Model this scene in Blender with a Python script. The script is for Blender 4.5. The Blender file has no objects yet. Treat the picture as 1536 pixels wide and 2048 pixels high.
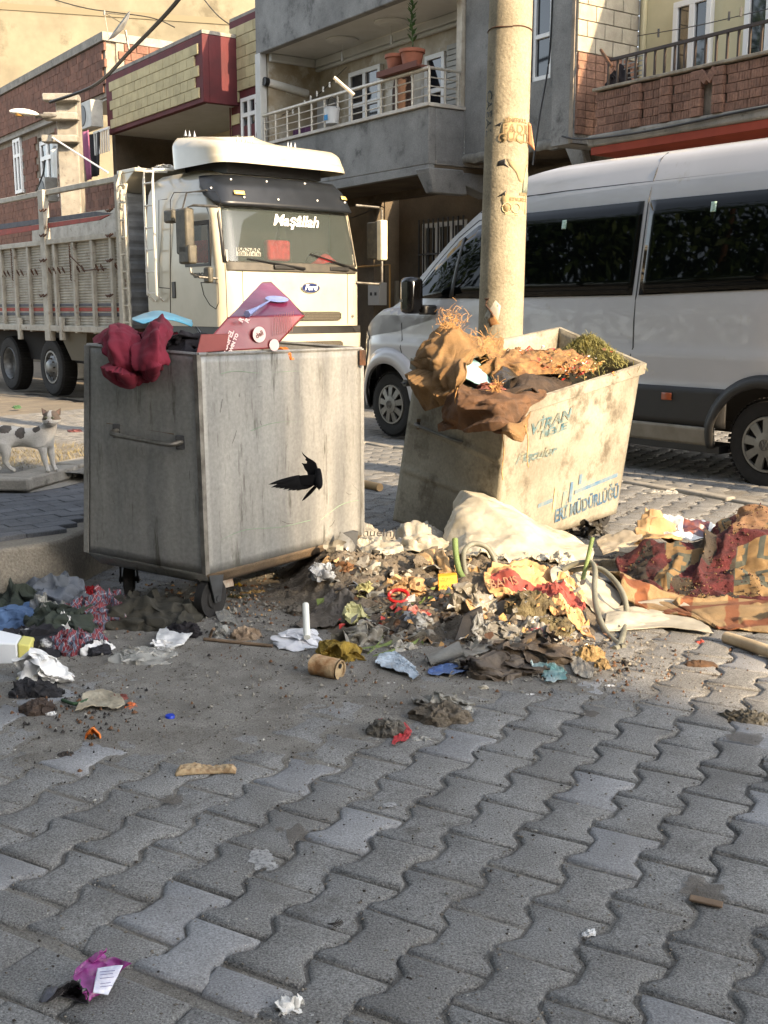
import bpy, bmesh, math, random
import numpy as np
from mathutils import Vector, Matrix, noise
rnd = random.Random(7)
sc = bpy.context.scene
col = sc.collection
R = math.radians
# ---------------------------------------------------------------- camera
F = 2200.; CAMH = 1.3; PIT = math.atan(405 / F); CP, SP = math.cos(PIT), math.sin(PIT)
cam = bpy.data.cameras.new('camera'); co = bpy.data.objects.new('camera', cam); col.objects.link(co)
co.location = (0, 0, CAMH); co.rotation_euler = (R(90) - PIT, 0, 0)
cam.sensor_fit = 'VERTICAL'; cam.sensor_height = 36; cam.lens = F / 2048 * 36
cam.clip_start = .05; cam.clip_end = 600
sc.camera = co
# ---------------------------------------------------------------- sky, sun, exposure
SUNAZ = (.70, -.714); SUNEL = R(23)
w = bpy.data.worlds.new('World'); sc.world = w; w.use_nodes = True
nt = w.node_tree; bg = nt.nodes['Background']
sky = nt.nodes.new('ShaderNodeTexSky'); sky.sky_type = 'NISHITA'; sky.sun_disc = False
sky.sun_elevation = SUNEL; sky.sun_rotation = math.atan2(SUNAZ[0], SUNAZ[1]); sky.dust_density = 2.0; sky.air_density = 1.0
hs = nt.nodes.new('ShaderNodeHueSaturation'); hs.inputs['Saturation'].default_value = .47
nt.links.new(sky.outputs[0], hs.inputs['Color']); nt.links.new(hs.outputs[0], bg.inputs[0]); bg.inputs[1].default_value = .135
sl = bpy.data.lights.new('sun', 'SUN'); sl.energy = 3.4; sl.angle = R(.6); sl.color = (1, .75, .47)
so = bpy.data.objects.new('sun', sl); col.objects.link(so)
so.rotation_euler = Vector((SUNAZ[0] * math.cos(SUNEL), SUNAZ[1] * math.cos(SUNEL), math.sin(SUNEL))).to_track_quat('Z', 'Y').to_euler()
sc.view_settings.view_transform = 'Standard'; sc.view_settings.look = 'None'
sc.view_settings.exposure = 1.95; sc.view_settings.gamma = 1; sc.view_settings.use_curve_mapping = False

# ---------------------------------------------------------------- measuring helpers: photo measurements -> metres
def ray(x, y):
    a = x - 768.; u = 1024. - y
    return (a / F, (F * CP + u * SP) / F, (-F * SP + u * CP) / F)
def G(x, y, z=0.):
    d = ray(x, y); t = (z - CAMH) / d[2]; return Vector((d[0] * t, d[1] * t, z))
def AT(x, y, Y):
    d = ray(x, y); t = Y / d[1]; return Vector((d[0] * t, Y, CAMH + d[2] * t))
class Fr:
    def __init__(s, ox, oy, yaw): s.o = (ox, oy); s.c = math.cos(yaw); s.s = math.sin(yaw); s.yaw = yaw
    def onY(q, x, y, ly):
        d = ray(x, y); nx, ny = -q.s, q.c
        t = (ly + nx * q.o[0] + ny * q.o[1]) / (d[0] * nx + d[1] * ny); X, Y = d[0] * t, d[1] * t
        return ((X - q.o[0]) * q.c + (Y - q.o[1]) * q.s, CAMH + d[2] * t)
    def onX(q, x, y, lx):
        d = ray(x, y); t = (lx + q.c * q.o[0] + q.s * q.o[1]) / (d[0] * q.c + d[1] * q.s); X, Y = d[0] * t, d[1] * t
        return (-(X - q.o[0]) * q.s + (Y - q.o[1]) * q.c, CAMH + d[2] * t)
def qn(X, Y): return .819 * X + .574 * Y          # distance across the street
def sst(a, b, x): t = min(1, max(0, (x - a) / (b - a))); return t * t * (3 - 2 * t)
def gz(X, Y): return -.018 * max(0, min(Y, 22) - 8.5) - .05 * sst(6.3, 6.5, qn(X, Y))
def N(x, y, z=0): return noise.noise(Vector((x, y, z)))
def FB(x, y, z=0, o=4): return noise.fractal(Vector((x, y, z)), .9, 2.1, o)

# ---------------------------------------------------------------- materials
def C(r, g, b):
    f = lambda v: (v / 255 / 12.92) if v / 255 < .04045 else ((v / 255 + .055) / 1.055) ** 2.4
    return (f(r), f(g), f(b), 1)
MATS = {}
def M(name, c1, c2=None, scale=6, rough=.8, bump=0, bscale=60, metal=0, streak=False, spot=None, spotamt=.6, spotscale=9,
      orand=0, alpha=1, trans=0, spec=.5, fine=0, finescale=90, coat=0, detail=5, local=False, emis=None, sub=0):
    if name in MATS: return MATS[name]
    m = bpy.data.materials.new(name); MATS[name] = m; m.use_nodes = True
    t = m.node_tree; L = t.links.new; b = t.nodes['Principled BSDF']
    def nd(k): return t.nodes.new('ShaderNode' + k)
    tc = nd('TexCoord') if local else nd('NewGeometry'); vec = tc.outputs['Object'] if local else tc.outputs['Position']
    oi = nd('ObjectInfo')
    if streak:
        mp = nd('Mapping'); mp.inputs['Scale'].default_value = (1, 1, .13); L(vec, mp.inputs[0]); svec = mp.outputs[0]
    else: svec = vec
    def noi(sca, det, v=None, ro=.6):
        n = nd('TexNoise'); n.inputs['Scale'].default_value = sca; n.inputs['Detail'].default_value = det; n.inputs['Roughness'].default_value = ro
        L(v or vec, n.inputs['Vector']); return n.outputs['Fac']
    def mapr(v, a, b_, c=0, d=1):
        n = nd('MapRange'); n.inputs[1].default_value = a; n.inputs[2].default_value = b_; n.inputs[3].default_value = c; n.inputs[4].default_value = d
        L(v, n.inputs[0]); return n.outputs[0]
    def mix(f, a, b_, mode='MIX'):
        n = nd('Mix'); n.data_type = 'RGBA'; n.blend_type = mode
        if isinstance(f, float): n.inputs[0].default_value = f
        else: L(f, n.inputs[0])
        for i, v in ((6, a), (7, b_)):
            if isinstance(v, tuple): n.inputs[i].default_value = v
            else: L(v, n.inputs[i])
        return n.outputs[2]
    cc = c1
    if c2: cc = mix(mapr(noi(scale, detail, svec), .35, .65), c1, c2)
    if fine: 
        v = mapr(noi(finescale, 3), .3, .7, 1 - fine, 1 + fine)
        cb = nd('CombineColor'); [L(v, cb.inputs[i]) for i in range(3)]
        cc = mix(1.0, cc, cb.outputs[0], 'MULTIPLY')
    if spot: 
        th = .5 + .28 * (.5 - spotamt)
        cc = mix(mapr(noi(spotscale, 8, svec, .7), th, th + .12), cc, spot)
    if orand:
        v = mapr(oi.outputs['Random'], 0, 1, 1 - orand, 1 + orand)
        cb = nd('CombineColor'); [L(v, cb.inputs[i]) for i in range(3)]
        cc = mix(1.0, cc, cb.outputs[0], 'MULTIPLY')
    if isinstance(cc, tuple): b.inputs['Base Color'].default_value = cc
    else: L(cc, b.inputs['Base Color'])
    b.inputs['Roughness'].default_value = rough; b.inputs['Metallic'].default_value = metal
    b.inputs['Specular IOR Level'].default_value = spec; b.inputs['Alpha'].default_value = alpha
    b.inputs['Transmission Weight'].default_value = trans; b.inputs['Coat Weight'].default_value = coat
    if sub: b.inputs['Subsurface Weight'].default_value = sub
    if bump:
        bn = nd('Bump'); bn.inputs['Strength'].default_value = bump; bn.inputs['Distance'].default_value = .01
        L(noi(bscale, 6, svec if streak else vec, .65), bn.inputs['Height']); L(bn.outputs[0], b.inputs['Normal'])
    m['r'] = 1
    return m

# ---------------------------------------------------------------- object helpers
def tag(o, label=None, cat=None, group=None, kind=None):
    if label: o['label'] = label
    if cat: o['category'] = cat
    if group: o['group'] = group
    if kind: o['kind'] = kind
    return o
def thing(name, label, cat, loc=(0, 0, 0), yaw=0, group=None):
    o = bpy.data.objects.new(name, None); col.objects.link(o); o.location = loc; o.rotation_euler = (0, 0, yaw); o.empty_display_size = .1
    return tag(o, label, cat, group)
def link(name, me, parent=None):
    o = bpy.data.objects.new(name, me); col.objects.link(o)
    if parent: o.parent = parent
    return o
class MB:
    def __init__(s): s.v = []; s.f = []; s.mi = []; s.cur = 0
    def add(s, vs, fs):
        n = len(s.v); s.v += [tuple(p) for p in vs]; s.f += [tuple(i + n for i in f) for f in fs]; s.mi += [s.cur] * len(fs); return s
    def m(s, i): s.cur = i; return s
    def box(s, x0, x1, y0, y1, z0, z1):
        return s.add([(x, y, z) for x in (x0, x1) for y in (y0, y1) for z in (z0, z1)],
                     [(0, 1, 3, 2), (4, 6, 7, 5), (0, 4, 5, 1), (2, 3, 7, 6), (0, 2, 6, 4), (1, 5, 7, 3)])
    def hexa(s, b, t):  # bottom 4, top 4
        return s.add(list(b) + list(t), [(3, 2, 1, 0), (4, 5, 6, 7), (0, 1, 5, 4), (1, 2, 6, 5), (2, 3, 7, 6), (3, 0, 4, 7)])
    def ext(s, poly, vec):  # extrude polygon (3d points) along vec
        n = len(poly); v = Vector(vec)
        return s.add([Vector(p) for p in poly] + [Vector(p) + v for p in poly],
                     [tuple(range(n - 1, -1, -1)), tuple(range(n, 2 * n))] + [(i, (i + 1) % n, n + (i + 1) % n, n + i) for i in range(n)])
    def tube(s, pts, r, n=8, r1=None, cap=True):
        pts = [Vector(p) for p in pts]; k = len(pts); vs = []; up = Vector((0, 0, 1)); 
        for i, p in enumerate(pts):
            d = (pts[min(i + 1, k - 1)] - pts[max(i - 1, 0)]).normalized()
            a = d.cross(up)
            if a.length < .1: a = d.cross(Vector((1, 0, 0)))
            a.normalize(); b = d.cross(a); rr = r if r1 is None else r + (r1 - r) * i / max(1, k - 1)
            if callable(r): rr = r(i / max(1, k - 1))
            vs += [p + a * math.cos(j * 2 * math.pi / n) * rr + b * math.sin(j * 2 * math.pi / n) * rr for j in range(n)]
        fs = [(i * n + j, i * n + (j + 1) % n, (i + 1) * n + (j + 1) % n, (i + 1) * n + j) for i in range(k - 1) for j in range(n)]
        if cap: fs += [tuple(range(n - 1, -1, -1)), tuple(range((k - 1) * n, k * n))]
        return s.add(vs, fs)
    def lathe(s, prof, n=32, mat=None):  # prof (r, h) revolved about local z (or matrix)
        vs = [(r * math.cos(j * 2 * math.pi / n), r * math.sin(j * 2 * math.pi / n), h) for r, h in prof for j in range(n)]
        if mat: vs = [mat @ Vector(v) for v in vs]
        return s.add(vs, [(i * n + j, i * n + (j + 1) % n, (i + 1) * n + (j + 1) % n, (i + 1) * n + j) for i in range(len(prof) - 1) for j in range(n)])
    def grid(s, fn, nu, nv, skip=None):
        vs = [fn(i / nu, j / nv) for i in range(nu + 1) for j in range(nv + 1)]
        fs = [(i * (nv + 1) + j, (i + 1) * (nv + 1) + j, (i + 1) * (nv + 1) + j + 1, i * (nv + 1) + j + 1)
              for i in range(nu) for j in range(nv) if not (skip and skip(i, j))]
        return s.add(vs, fs)
    def mesh(s, name, mats):
        me = bpy.data.meshes.new(name); me.from_pydata(s.v, [], s.f); 
        for m in (mats if isinstance(mats, (list, tuple)) else [mats]): me.materials.append(m)
        if any(s.mi): me.polygons.foreach_set('material_index', s.mi)
        me.update(); return me
    def build(s, name, mats, parent=None, smooth=False, bev=0, sub=0, solid=0, angle=40, fixn=True):
        me = s.mesh(name, mats)
        if fixn:
            bm = bmesh.new(); bm.from_mesh(me); bmesh.ops.recalc_face_normals(bm, faces=bm.faces); bm.to_mesh(me); bm.free()
        o = link(name, me, parent)
        if solid: md = o.modifiers.new('s', 'SOLIDIFY'); md.thickness = solid; md.offset = 0
        if bev: md = o.modifiers.new('b', 'BEVEL'); md.width = bev; md.segments = 2; md.limit_method = 'ANGLE'; md.angle_limit = R(35)
        if sub: md = o.modifiers.new('d', 'SUBSURF'); md.levels = sub; md.render_levels = sub
        if smooth or bev: 
            me.polygons.foreach_set('use_smooth', [True] * len(me.polygons)); me.set_sharp_from_angle(angle=R(angle))
        return o
def one(name, label, cat, mb, mat, group=None, **k): return tag(mb.build(name, mat, **k), label, cat, group)
def crom(p, t):
    n = len(p) - 1; x = t * n; i = min(int(x), n - 1); f = x - i
    a, b, c, d = p[max(i - 1, 0)], p[i], p[i + 1], p[min(i + 2, n)]
    return .5 * ((2 * b) + (-a + c) * f + (2 * a - 5 * b + 4 * c - d) * f * f + (-a + 3 * b - 3 * c + d) * f ** 3)
def curve(pts, n=24): pts = [Vector(p) for p in pts]; return [crom(pts, i / n) for i in range(n + 1)]
def facet(q):
    q = Vector((q.x * .8 + q.y * .6 + .3 * q.z, -q.x * .6 + q.y * .8 + .1 * q.z, q.z)) + Vector((noise.noise(q * .6), noise.noise(q * .6 + Vector((3, 3, 3))), 0)) * .5
    x, y, z = math.floor(q.x), math.floor(q.y), math.floor(q.z); a, b, c = q.x - x, q.y - y, q.z - z; f = lambda i, j, k: noise.cell(Vector((x + i + .5, y + j + .5, z + k + .5)))
    g = lambda k: (f(0, 0, k) * (1 - a - b) + f(1, 0, k) * a + f(0, 1, k) * b) if a + b < 1 else (f(1, 1, k) * (a + b - 1) + f(0, 1, k) * (1 - a) + f(1, 0, k) * (1 - b))
    return 2 * (g(0) * (1 - c) + g(1) * c) - 1
def crease(q):
    d = noise.voronoi(q + Vector((noise.noise(q * .8), noise.noise(q * .8 + Vector((7, 1, 4))), noise.noise(q * .8 + Vector((2, 9, 5))))) * .45)[0]; return 1 - 2.2 * (d[1] - d[0]) - .5 * d[0]
FLOOR = [lambda x, y: gz(x, y)]
def net(name, rows, mat, nu=30, nv=40, amp=.012, freq=7, seed=0, solid=.004, parent=None, ragged=0, fold=.5, amp2=None, sharp=32, wav=0, wk=5):
    """sheet through a net of control points, crumpled"""
    rows = [[Vector(p) for p in r] for r in rows]; mb = MB()
    def base(u, v): return crom([crom(r, v) for r in rows], u)
    def fn(u, v):
        if ragged:
            u2 = u + ragged * N(v * 9, seed, 3.3) * (abs(u - .5) * 2) ** 3; v2 = v + ragged * N(u * 9, seed, 7.7) * (abs(v - .5) * 2) ** 3
            u2 = min(1, max(0, u2)); v2 = min(1, max(0, v2))
        else: u2, v2 = u, v
        p = base(u2, v2); e = .01
        du = base(min(1, u2 + e), v2) - base(max(0, u2 - e), v2); dv = base(u2, min(1, v2 + e)) - base(u2, max(0, v2 - e))
        n = du.cross(dv); n = n.normalized() if n.length > 1e-9 else Vector((0, 0, 1))
        if n.y > 0 and abs(n.z) < .3: n = -n
        if n.z < -.3: n = -n
        q = p * freq
        q += Vector((seed * 3.3, 0, seed))
        a2_ = amp * .32 if amp2 is None else amp2; d = amp * (fold * (1.1 * facet(q * .8) + .35 * crease(q * .7)) + (1 - fold) * 1.6 * noise.noise(q * .6)) + a2_ * (facet(q * 2.3) + .35 * crease(q * 1.9)) + a2_ * .45 * facet(q * 5) + a2_ * .2 * facet(q * 11)
        if wav: d += wav * (1 - abs(math.sin(math.pi * wk * v + 5.5 * noise.noise(Vector((u * 1.9 + seed, v * 2.1, seed)))))) ** 1.6 * min(1, u * 3) * (.6 + 1.2 * noise.noise(Vector((u * 3 - seed, v * 4, 2))))
        p = p + n * d
        if p.z < .5 and -2 < p.x < 3.2 and p.y < 7:
            g_ = FLOOR[0](p.x, p.y) + .006
            if p.z < g_: p.z = g_ + .3 * min(.08, g_ - p.z)
        return p
    mb.grid(fn, int(nu * 1.3), int(nv * 1.3)); return mb.build(name, mat, parent, smooth=True, solid=solid, angle=sharp, fixn=False)
def heap(name, c, w, d, h, mat, rot=0, seed=0, nr=0, na=0, fold=.55, freq=6, power=2.0, parent=None, ragged=.18, base=None, st='bag'):
    """a crumpled lump lying on what is below it (garment, bag, soil)"""
    c = Vector(c); cr, sr = math.cos(rot), math.sin(rot); mb = MB(); bz = c.z if base is None else base
    big = max(w, d); nr = nr or (20 if big < .12 else 34 if big < .3 else 46); na = na or int(nr * 2.6); th = seed * 1.3; so_ = Vector((seed * 3.17, seed * 1.3, -seed * .7))
    A1 = Vector((math.cos(th), math.sin(th), .5)); A2 = Vector((math.cos(th + 1.1), math.sin(th + 1.1), -.4)); asp = max(w, d) / min(w, d)
    def fn(u, v):
        a = v * 2 * math.pi; ph = u * math.pi * .53; D = Vector((math.sin(ph) * math.cos(a), math.sin(ph) * math.sin(a), math.cos(ph)))
        out = 1 + ragged * 2 * N(math.cos(a) * 1.6 + seed, math.sin(a) * 1.6, seed * 1.7) * u + ragged * N(math.cos(a) * 5, math.sin(a) * 5, seed) * u
        q = Vector((D.x * (asp if w > d else 1), D.y * (asp if d > w else 1), D.z)) + so_
        if st == 'cloth':
            wq = noise.noise(q * 1.2) * 3; wr = noise.noise(q * 2.3 + Vector((5, 5, 5))) * 2.4; e1 = math.sin(3.1 * q.dot(A1) + wq); e2 = math.sin(5.7 * q.dot(A2) + wr + wq * .6)
            f = .9 * (1 - abs(e1)) ** 1.4 + .5 * (1 - abs(e2)) ** 1.5 - .5 + .22 * facet(q * 3.5) + .12 * facet(q * 8)
        elif st == 'soil': f = noise.fractal(q * 3.0, .8, 2.2, 6) * .8
        else: f = .55 * facet(q * 1.5) + .36 * facet(q * 3.3) + .2 * facet(q * 6.7) + .18 * crease(q * 1.8)
        p = Vector((D.x * w / 2 * out, D.y * d / 2 * out, D.z ** .8 * h if D.z > 0 else D.z * .05)); m3 = min(w, d, 2.2 * h); g_ = facet if st == 'bag' else noise.noise
        vx, vy = g_(q * 2.0 + Vector((11, 0, 3))) + .5 * g_(q * 4.4 + Vector((1, 8, 3))), g_(q * 2.0 + Vector((0, 13, 5))) + .5 * g_(q * 4.4 + Vector((6, 3, 9)))
        e_ = 1 if u < .85 else (1 - u) / .15
        p += Vector((vx, vy, 0)) * m3 * .14 * e_ + Vector((D.x * m3 * .12, D.y * m3 * .12, h * (.35 + .65 * D.z))) * fold * f * e_ * (.75 if st == 'bag' else .6)
        if u > .999: p.z = -.012
        x, y = p.x, p.y
        return Vector((c.x + x * cr - y * sr, c.y + x * sr + y * cr, bz + max(p.z, -.012)))
    mb.grid(fn, nr, na)
    return mb.build(name, mat, parent, smooth=True, angle=(34 if st == 'bag' else 75), fixn=False)
def text(name, s, size, mat, parent, loc, rot, ext=.002, shear=0, align='CENTER', bold=0, sx=1):
    cu = bpy.data.curves.new(name, 'FONT'); cu.body = s; cu.size = size; cu.extrude = ext; cu.shear = shear; cu.offset = bold; cu.resolution_u = 3
    cu.align_x = align; cu.align_y = 'CENTER'
    t = bpy.data.objects.new('t', cu); col.objects.link(t); dg = bpy.context.evaluated_depsgraph_get(); me = bpy.data.meshes.new_from_object(t.evaluated_get(dg))
    bpy.data.objects.remove(t); me.materials.clear(); me.materials.append(mat)
    o = link(name, me, parent); o.location = loc; o.rotation_euler = rot; o.scale = (sx, 1, 1); return o
def copy_tree(o, parent=None):
    c = o.copy(); col.objects.link(c); c.parent = parent
    for ch in list(o.children): copy_tree(ch, c)
    return c

# shared materials
concrete = M('concrete', C(150, 145, 135), C(120, 117, 110), 3, .9, .5, 60, fine=.12, spot=C(90, 86, 78), spotamt=.25)
paver_m = M('paver_concrete', C(136, 136, 134), C(116, 115, 112), 5, .94, 1.0, 230, orand=.08, fine=.6, finescale=210, spot=C(84, 80, 74), spotamt=.12, spotscale=3)
paver_s = M('smooth_paver_concrete', C(130, 131, 132), C(116, 116, 116), 5, .88, .5, 150, orand=.12, fine=.4, finescale=210, spot=C(92, 92, 92), spotamt=-.1, spotscale=14)
dirt_m = M('dusty_soil', C(132, 129, 122), C(108, 104, 97), 7, .97, 1.0, 200, fine=.45, finescale=200, spot=C(70, 65, 58), spotamt=.15, spotscale=5)
black_m = M('black_plastic', C(18, 18, 19), C(30, 30, 30), 8, .45, .2, 90)
rubber = M('tyre_rubber', C(24, 23, 22), C(34, 32, 30), 20, .85, .4, 120)
steel = M('bare_steel', C(120, 118, 112), C(80, 76, 70), 12, .5, .2, 80, metal=.7)
white_paint = M('white_paint', C(222, 220, 212), C(205, 202, 192), 4, .45, .05, 30)
rust = M('rusty_steel', C(96, 62, 40), C(60, 44, 34), 14, .85, .5, 90)
glass_dark = M('dark_tinted_glass', C(7, 9, 9), None, rough=.03, spec=.6)
pvc = M('white_window_frame', C(225, 224, 220), None, rough=.4)
winglass = M('window_glass', C(24, 30, 36), None, rough=.04, spec=.8)
# ================================================================ GROUND
PU = Vector((math.sin(R(29)), math.cos(R(29)))); PV = Vector((PU.y, -PU.x)); PL, PW = .209, .154
PO = G(823, 1905).xy
PLAT = [(-6.5, .2), (-1.50, 5.0), (-1.36, 5.75), (-1.05, 7.6), (-2.2, 8.9), (-7.5, 6.0)]
def inpoly(x, y, P):
    c = False; j = len(P) - 1
    for i in range(len(P)):
        if (P[i][1] > y) != (P[j][1] > y) and x < (P[j][0] - P[i][0]) * (y - P[i][1]) / (P[j][1] - P[i][1]) + P[i][0]: c = not c
        j = i
    return c
def cover(x, y):   # how far loose soil buries the pavers
    k = .95 * math.exp(-(((x + .9) / 1.15) ** 2 + ((y - 4.1) / 1.0) ** 2)) + 1.1 * math.exp(-(((x - .15) / .8) ** 2 + ((y - 4.9) / .9) ** 2)) \
        + .5 * math.exp(-(((x + .2) / .9) ** 2 + ((y - 3.5) / .45) ** 2)) + .3 * math.exp(-(((x - .9) / .5) ** 2 + ((y - 4.1) / .3) ** 2)) + .35 * sst(5, 6.5, y)
    return k + .35 * FB(x * 1.7, y * 1.7, 3)
def dirtz(x, y):
    c = cover(x, y); return gz(x, y) - .0115 + .0145 * max(0, min(1.15, c * 1.25)) + .0022 * N(x * 22, y * 22) + .0014 * N(x * 60, y * 60, 5)
gm = MB(); NX, NY = 500, 500
gm.grid(lambda u, v: ((lambda x, y: (x, y, dirtz(x, y)))(-3.6 + 8.2 * u, 1.1 + 7.8 * v)), NX, NY)
ground = tag(gm.build('ground', dirt_m, smooth=True, fixn=False, angle=180), kind='structure')
sm = MB(); sm.grid(lambda u, v: ((lambda x, y: (x, y, gz(x, y) - .024))(-80 + 160 * u, -60 + 160 * v)), 320, 320)
street = tag(sm.build('street', M('street_soil', C(128, 119, 104), C(104, 97, 86), 3, .95, .8, 120, fine=.3, finescale=120), smooth=True, fixn=False), kind='structure')

def paver_mesh(seed, outline, hgt=.055, edge=.009):
    r = random.Random(seed); mb = MB(); P = []
    n = len(outline)
    for i, (a, b) in enumerate(outline): P.append(Vector((a + r.uniform(-.003, .003), b + r.uniform(-.003, .003))))
    cen = sum(P, Vector((0, 0))) / n
    def inset(p, i, e):
        a, b = P[i - 1], P[(i + 1) % n]; t = (b - a).normalized(); nn = Vector((-t.y, t.x)); return p + nn * e
    vs = [(p.x, p.y, -hgt) for p in P] + [(p.x, p.y, -edge * .9 - r.uniform(0, .002)) for p in P]
    q1 = [inset(p, i, edge * .45) for i, p in enumerate(P)]; vs += [(p.x, p.y, -edge * .25) for p in q1]
    q2 = [inset(p, i, edge * 1.5) for i, p in enumerate(P)]; vs += [(p.x, p.y, 0 + r.uniform(-.0006, .0008)) for p in q2]
    fs = []
    for l in range(3): fs += [(l * n + i, l * n + (i + 1) % n, (l + 1) * n + (i + 1) % n, (l + 1) * n + i) for i in range(n)]
    fs.append(tuple(3 * n + i for i in range(n)))
    mb.add(vs, fs); me = mb.mesh('paver', paver_s if seed in (2, 61) else paver_m)
    me.polygons.foreach_set('use_smooth', [True] * len(me.polygons)); me.set_sharp_from_angle(angle=R(50)); return me
W1, W2, H2 = PW * .5 + .0095 - .0025, PW * .5 - .0095 - .0025, PL / 2 - .0038
t1, t2 = .070, .036
W1, W2 = (PW + .030) / 2 - .0036, (PW - .030) / 2 - .0036
bone = [(-W1, -H2), (W1, -H2), (W1, -t1), (W2, -t2), (W2, t2), (W1, t1), (W1, H2), (-W1, H2), (-W1, t1), (-W2, t2), (-W2, -t2), (-W1, -t1)]
rect = [(-.099, -.077), (0, -.078), (.099, -.077), (.1, 0), (.099, .077), (0, .078), (-.099, .077), (-.1, 0)]
half = [(-W1, -.05), (W1, -.05), (W1, 0), (W2 + .004, .045), (0, .047), (-W2 - .004, .045), (-W1, 0), (-W1, -.02)]
bones = [paver_mesh(i, bone) for i in range(8)]; rects = [paver_mesh(30 + i, rect) for i in range(5)]
bone_data = [([tuple(v.co) for v in m.vertices], [tuple(p.vertices) for p in m.polygons]) for m in bones]
yaw0 = math.atan2(PV.y, PV.x)
spots = []
for k in range(-70, 70):
    off = 0 if k % 2 == 0 else .5
    for n in range(-30, 110):
        c = PO + PV * (PW * (k + .5)) + PU * (PL * (n + off - .5))
        if c.y < 1.7 or c.y > 19 or abs(c.x) > .385 * c.y + (1.6 if c.y < 9 else .5): continue
        if c.dot(PU) < 1.49 + .10: continue
        if inpoly(c.x, c.y, PLAT): continue
        if 6.3 < qn(c.x, c.y) < 6.62: continue
        spots.append((c.x, c.y))
spots.sort(key=lambda p: p[1] + 20 * (abs(p[0]) > .37 * p[1] + .1))
mbf = MB()
for i, (x, y) in enumerate(spots):
    z = gz(x, y) + rnd.uniform(-.003, .003) + .004 * N(x * 1.2, y * 1.2, 8); tx, ty = rnd.uniform(-.009, .009), rnd.uniform(-.009, .009)
    ya = yaw0 + rnd.uniform(-.012, .012); x += rnd.uniform(-.0015, .0015)
    if i < 268:
        o = link('paver', bones[i % 8], ground); o.location = (x, y, z); o.rotation_euler = (tx, ty, ya + (math.pi if rnd.random() < .5 else 0))
    else:
        vs, fs = bone_data[i % 8]; mt = Matrix.Translation((x, y, z)) @ Matrix.Rotation(ya, 4, 'Z') @ Matrix.Rotation(tx, 4, 'X')
        mbf.add([mt @ Vector(v) for v in vs], fs)
me = mbf.mesh('paver_field', paver_m); me.polygons.foreach_set('use_smooth', [True] * len(me.polygons)); me.set_sharp_from_angle(angle=R(50))
tag(link('paver_field', me, ground), kind='stuff')
for a in range(-9, 3):      # straight-edged border stones in the near corner
    for b in range(3):
        c = PV * (.203 * (a + (.5 if b % 2 else .1)) - .95) + PU * (1.49 - .085 - .161 * b)
        if c.y < 1.6 or c.dot(PU) > 1.5: continue
        o = link('paver', rects[(a * 3 + b) % 5], ground); o.location = (c.x, c.y, rnd.uniform(-.004, .002)); o.rotation_euler = (rnd.uniform(-.01, .01), rnd.uniform(-.01, .01), yaw0 + rnd.uniform(-.015, .015))
halves = [paver_mesh(60 + i, half) for i in range(3)]
for k in range(-12, 14):      # half stones closing the rows against the border
    if k % 2: continue
    c = PO + PV * (PW * (k + .5)); c = c + PU * (1.556 - c.dot(PU))
    if c.y < 1.6 or abs(c.x) > 1.2: continue
    o = link('paver', halves[k % 3], ground); o.location = (c.x, c.y, rnd.uniform(-.003, .002)); o.rotation_euler = (0, 0, yaw0 + math.pi)
# gutter: wet channel with kerb stones between paving and street
gd = Vector((.574, -.819)); gn = Vector((.819, .574)); gut_m = M('wet_gutter_mud', C(26, 24, 22), C(44, 40, 34), 9, .35, .8, 70)
gt = MB()
def gpt(t, q, z): p = gn * q + gd * t; return (p.x, p.y, z)
for i in range(60):
    t = -22 + i * .5; j1, j2 = .02 * N(t, 1), .02 * N(t + .5, 1); k0 = gpt(t, 6.3, 0); z = -.018 * max(0, k0[1] - 8.5)
    gt.add([gpt(t, 6.34 + j1, z - .045), gpt(t + .5, 6.34 + j2, z - .045), gpt(t + .5, 6.60 + j2, z - .05), gpt(t, 6.60 + j1, z - .05)], [(0, 1, 2, 3)])
tag(gt.build('gutter', gut_m, fixn=False), kind='structure')
kb = MB(); kmesh = None
kerb = thing('gutter_kerb', 'low concrete kerb stones edging the wet gutter by the white van', 'kerb')
for i in range(24):
    t = -9.5 + i * .5; p = gn * 6.28 + gd * t
    if kmesh is None:
        b = MB(); b.box(-.235, .235, -.05, .05, -.12, .012); o = b.build('kerb_stone', concrete, kerb, bev=.012); kmesh = o
    else: o = kmesh.copy(); col.objects.link(o)
    o.location = (p.x, p.y, gz(p.x, p.y) + .01 + rnd.uniform(-.012, .006)); o.rotation_euler = (rnd.uniform(-.03, .03), 0, math.atan2(gd.y, gd.x) + rnd.uniform(-.03, .03))

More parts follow.
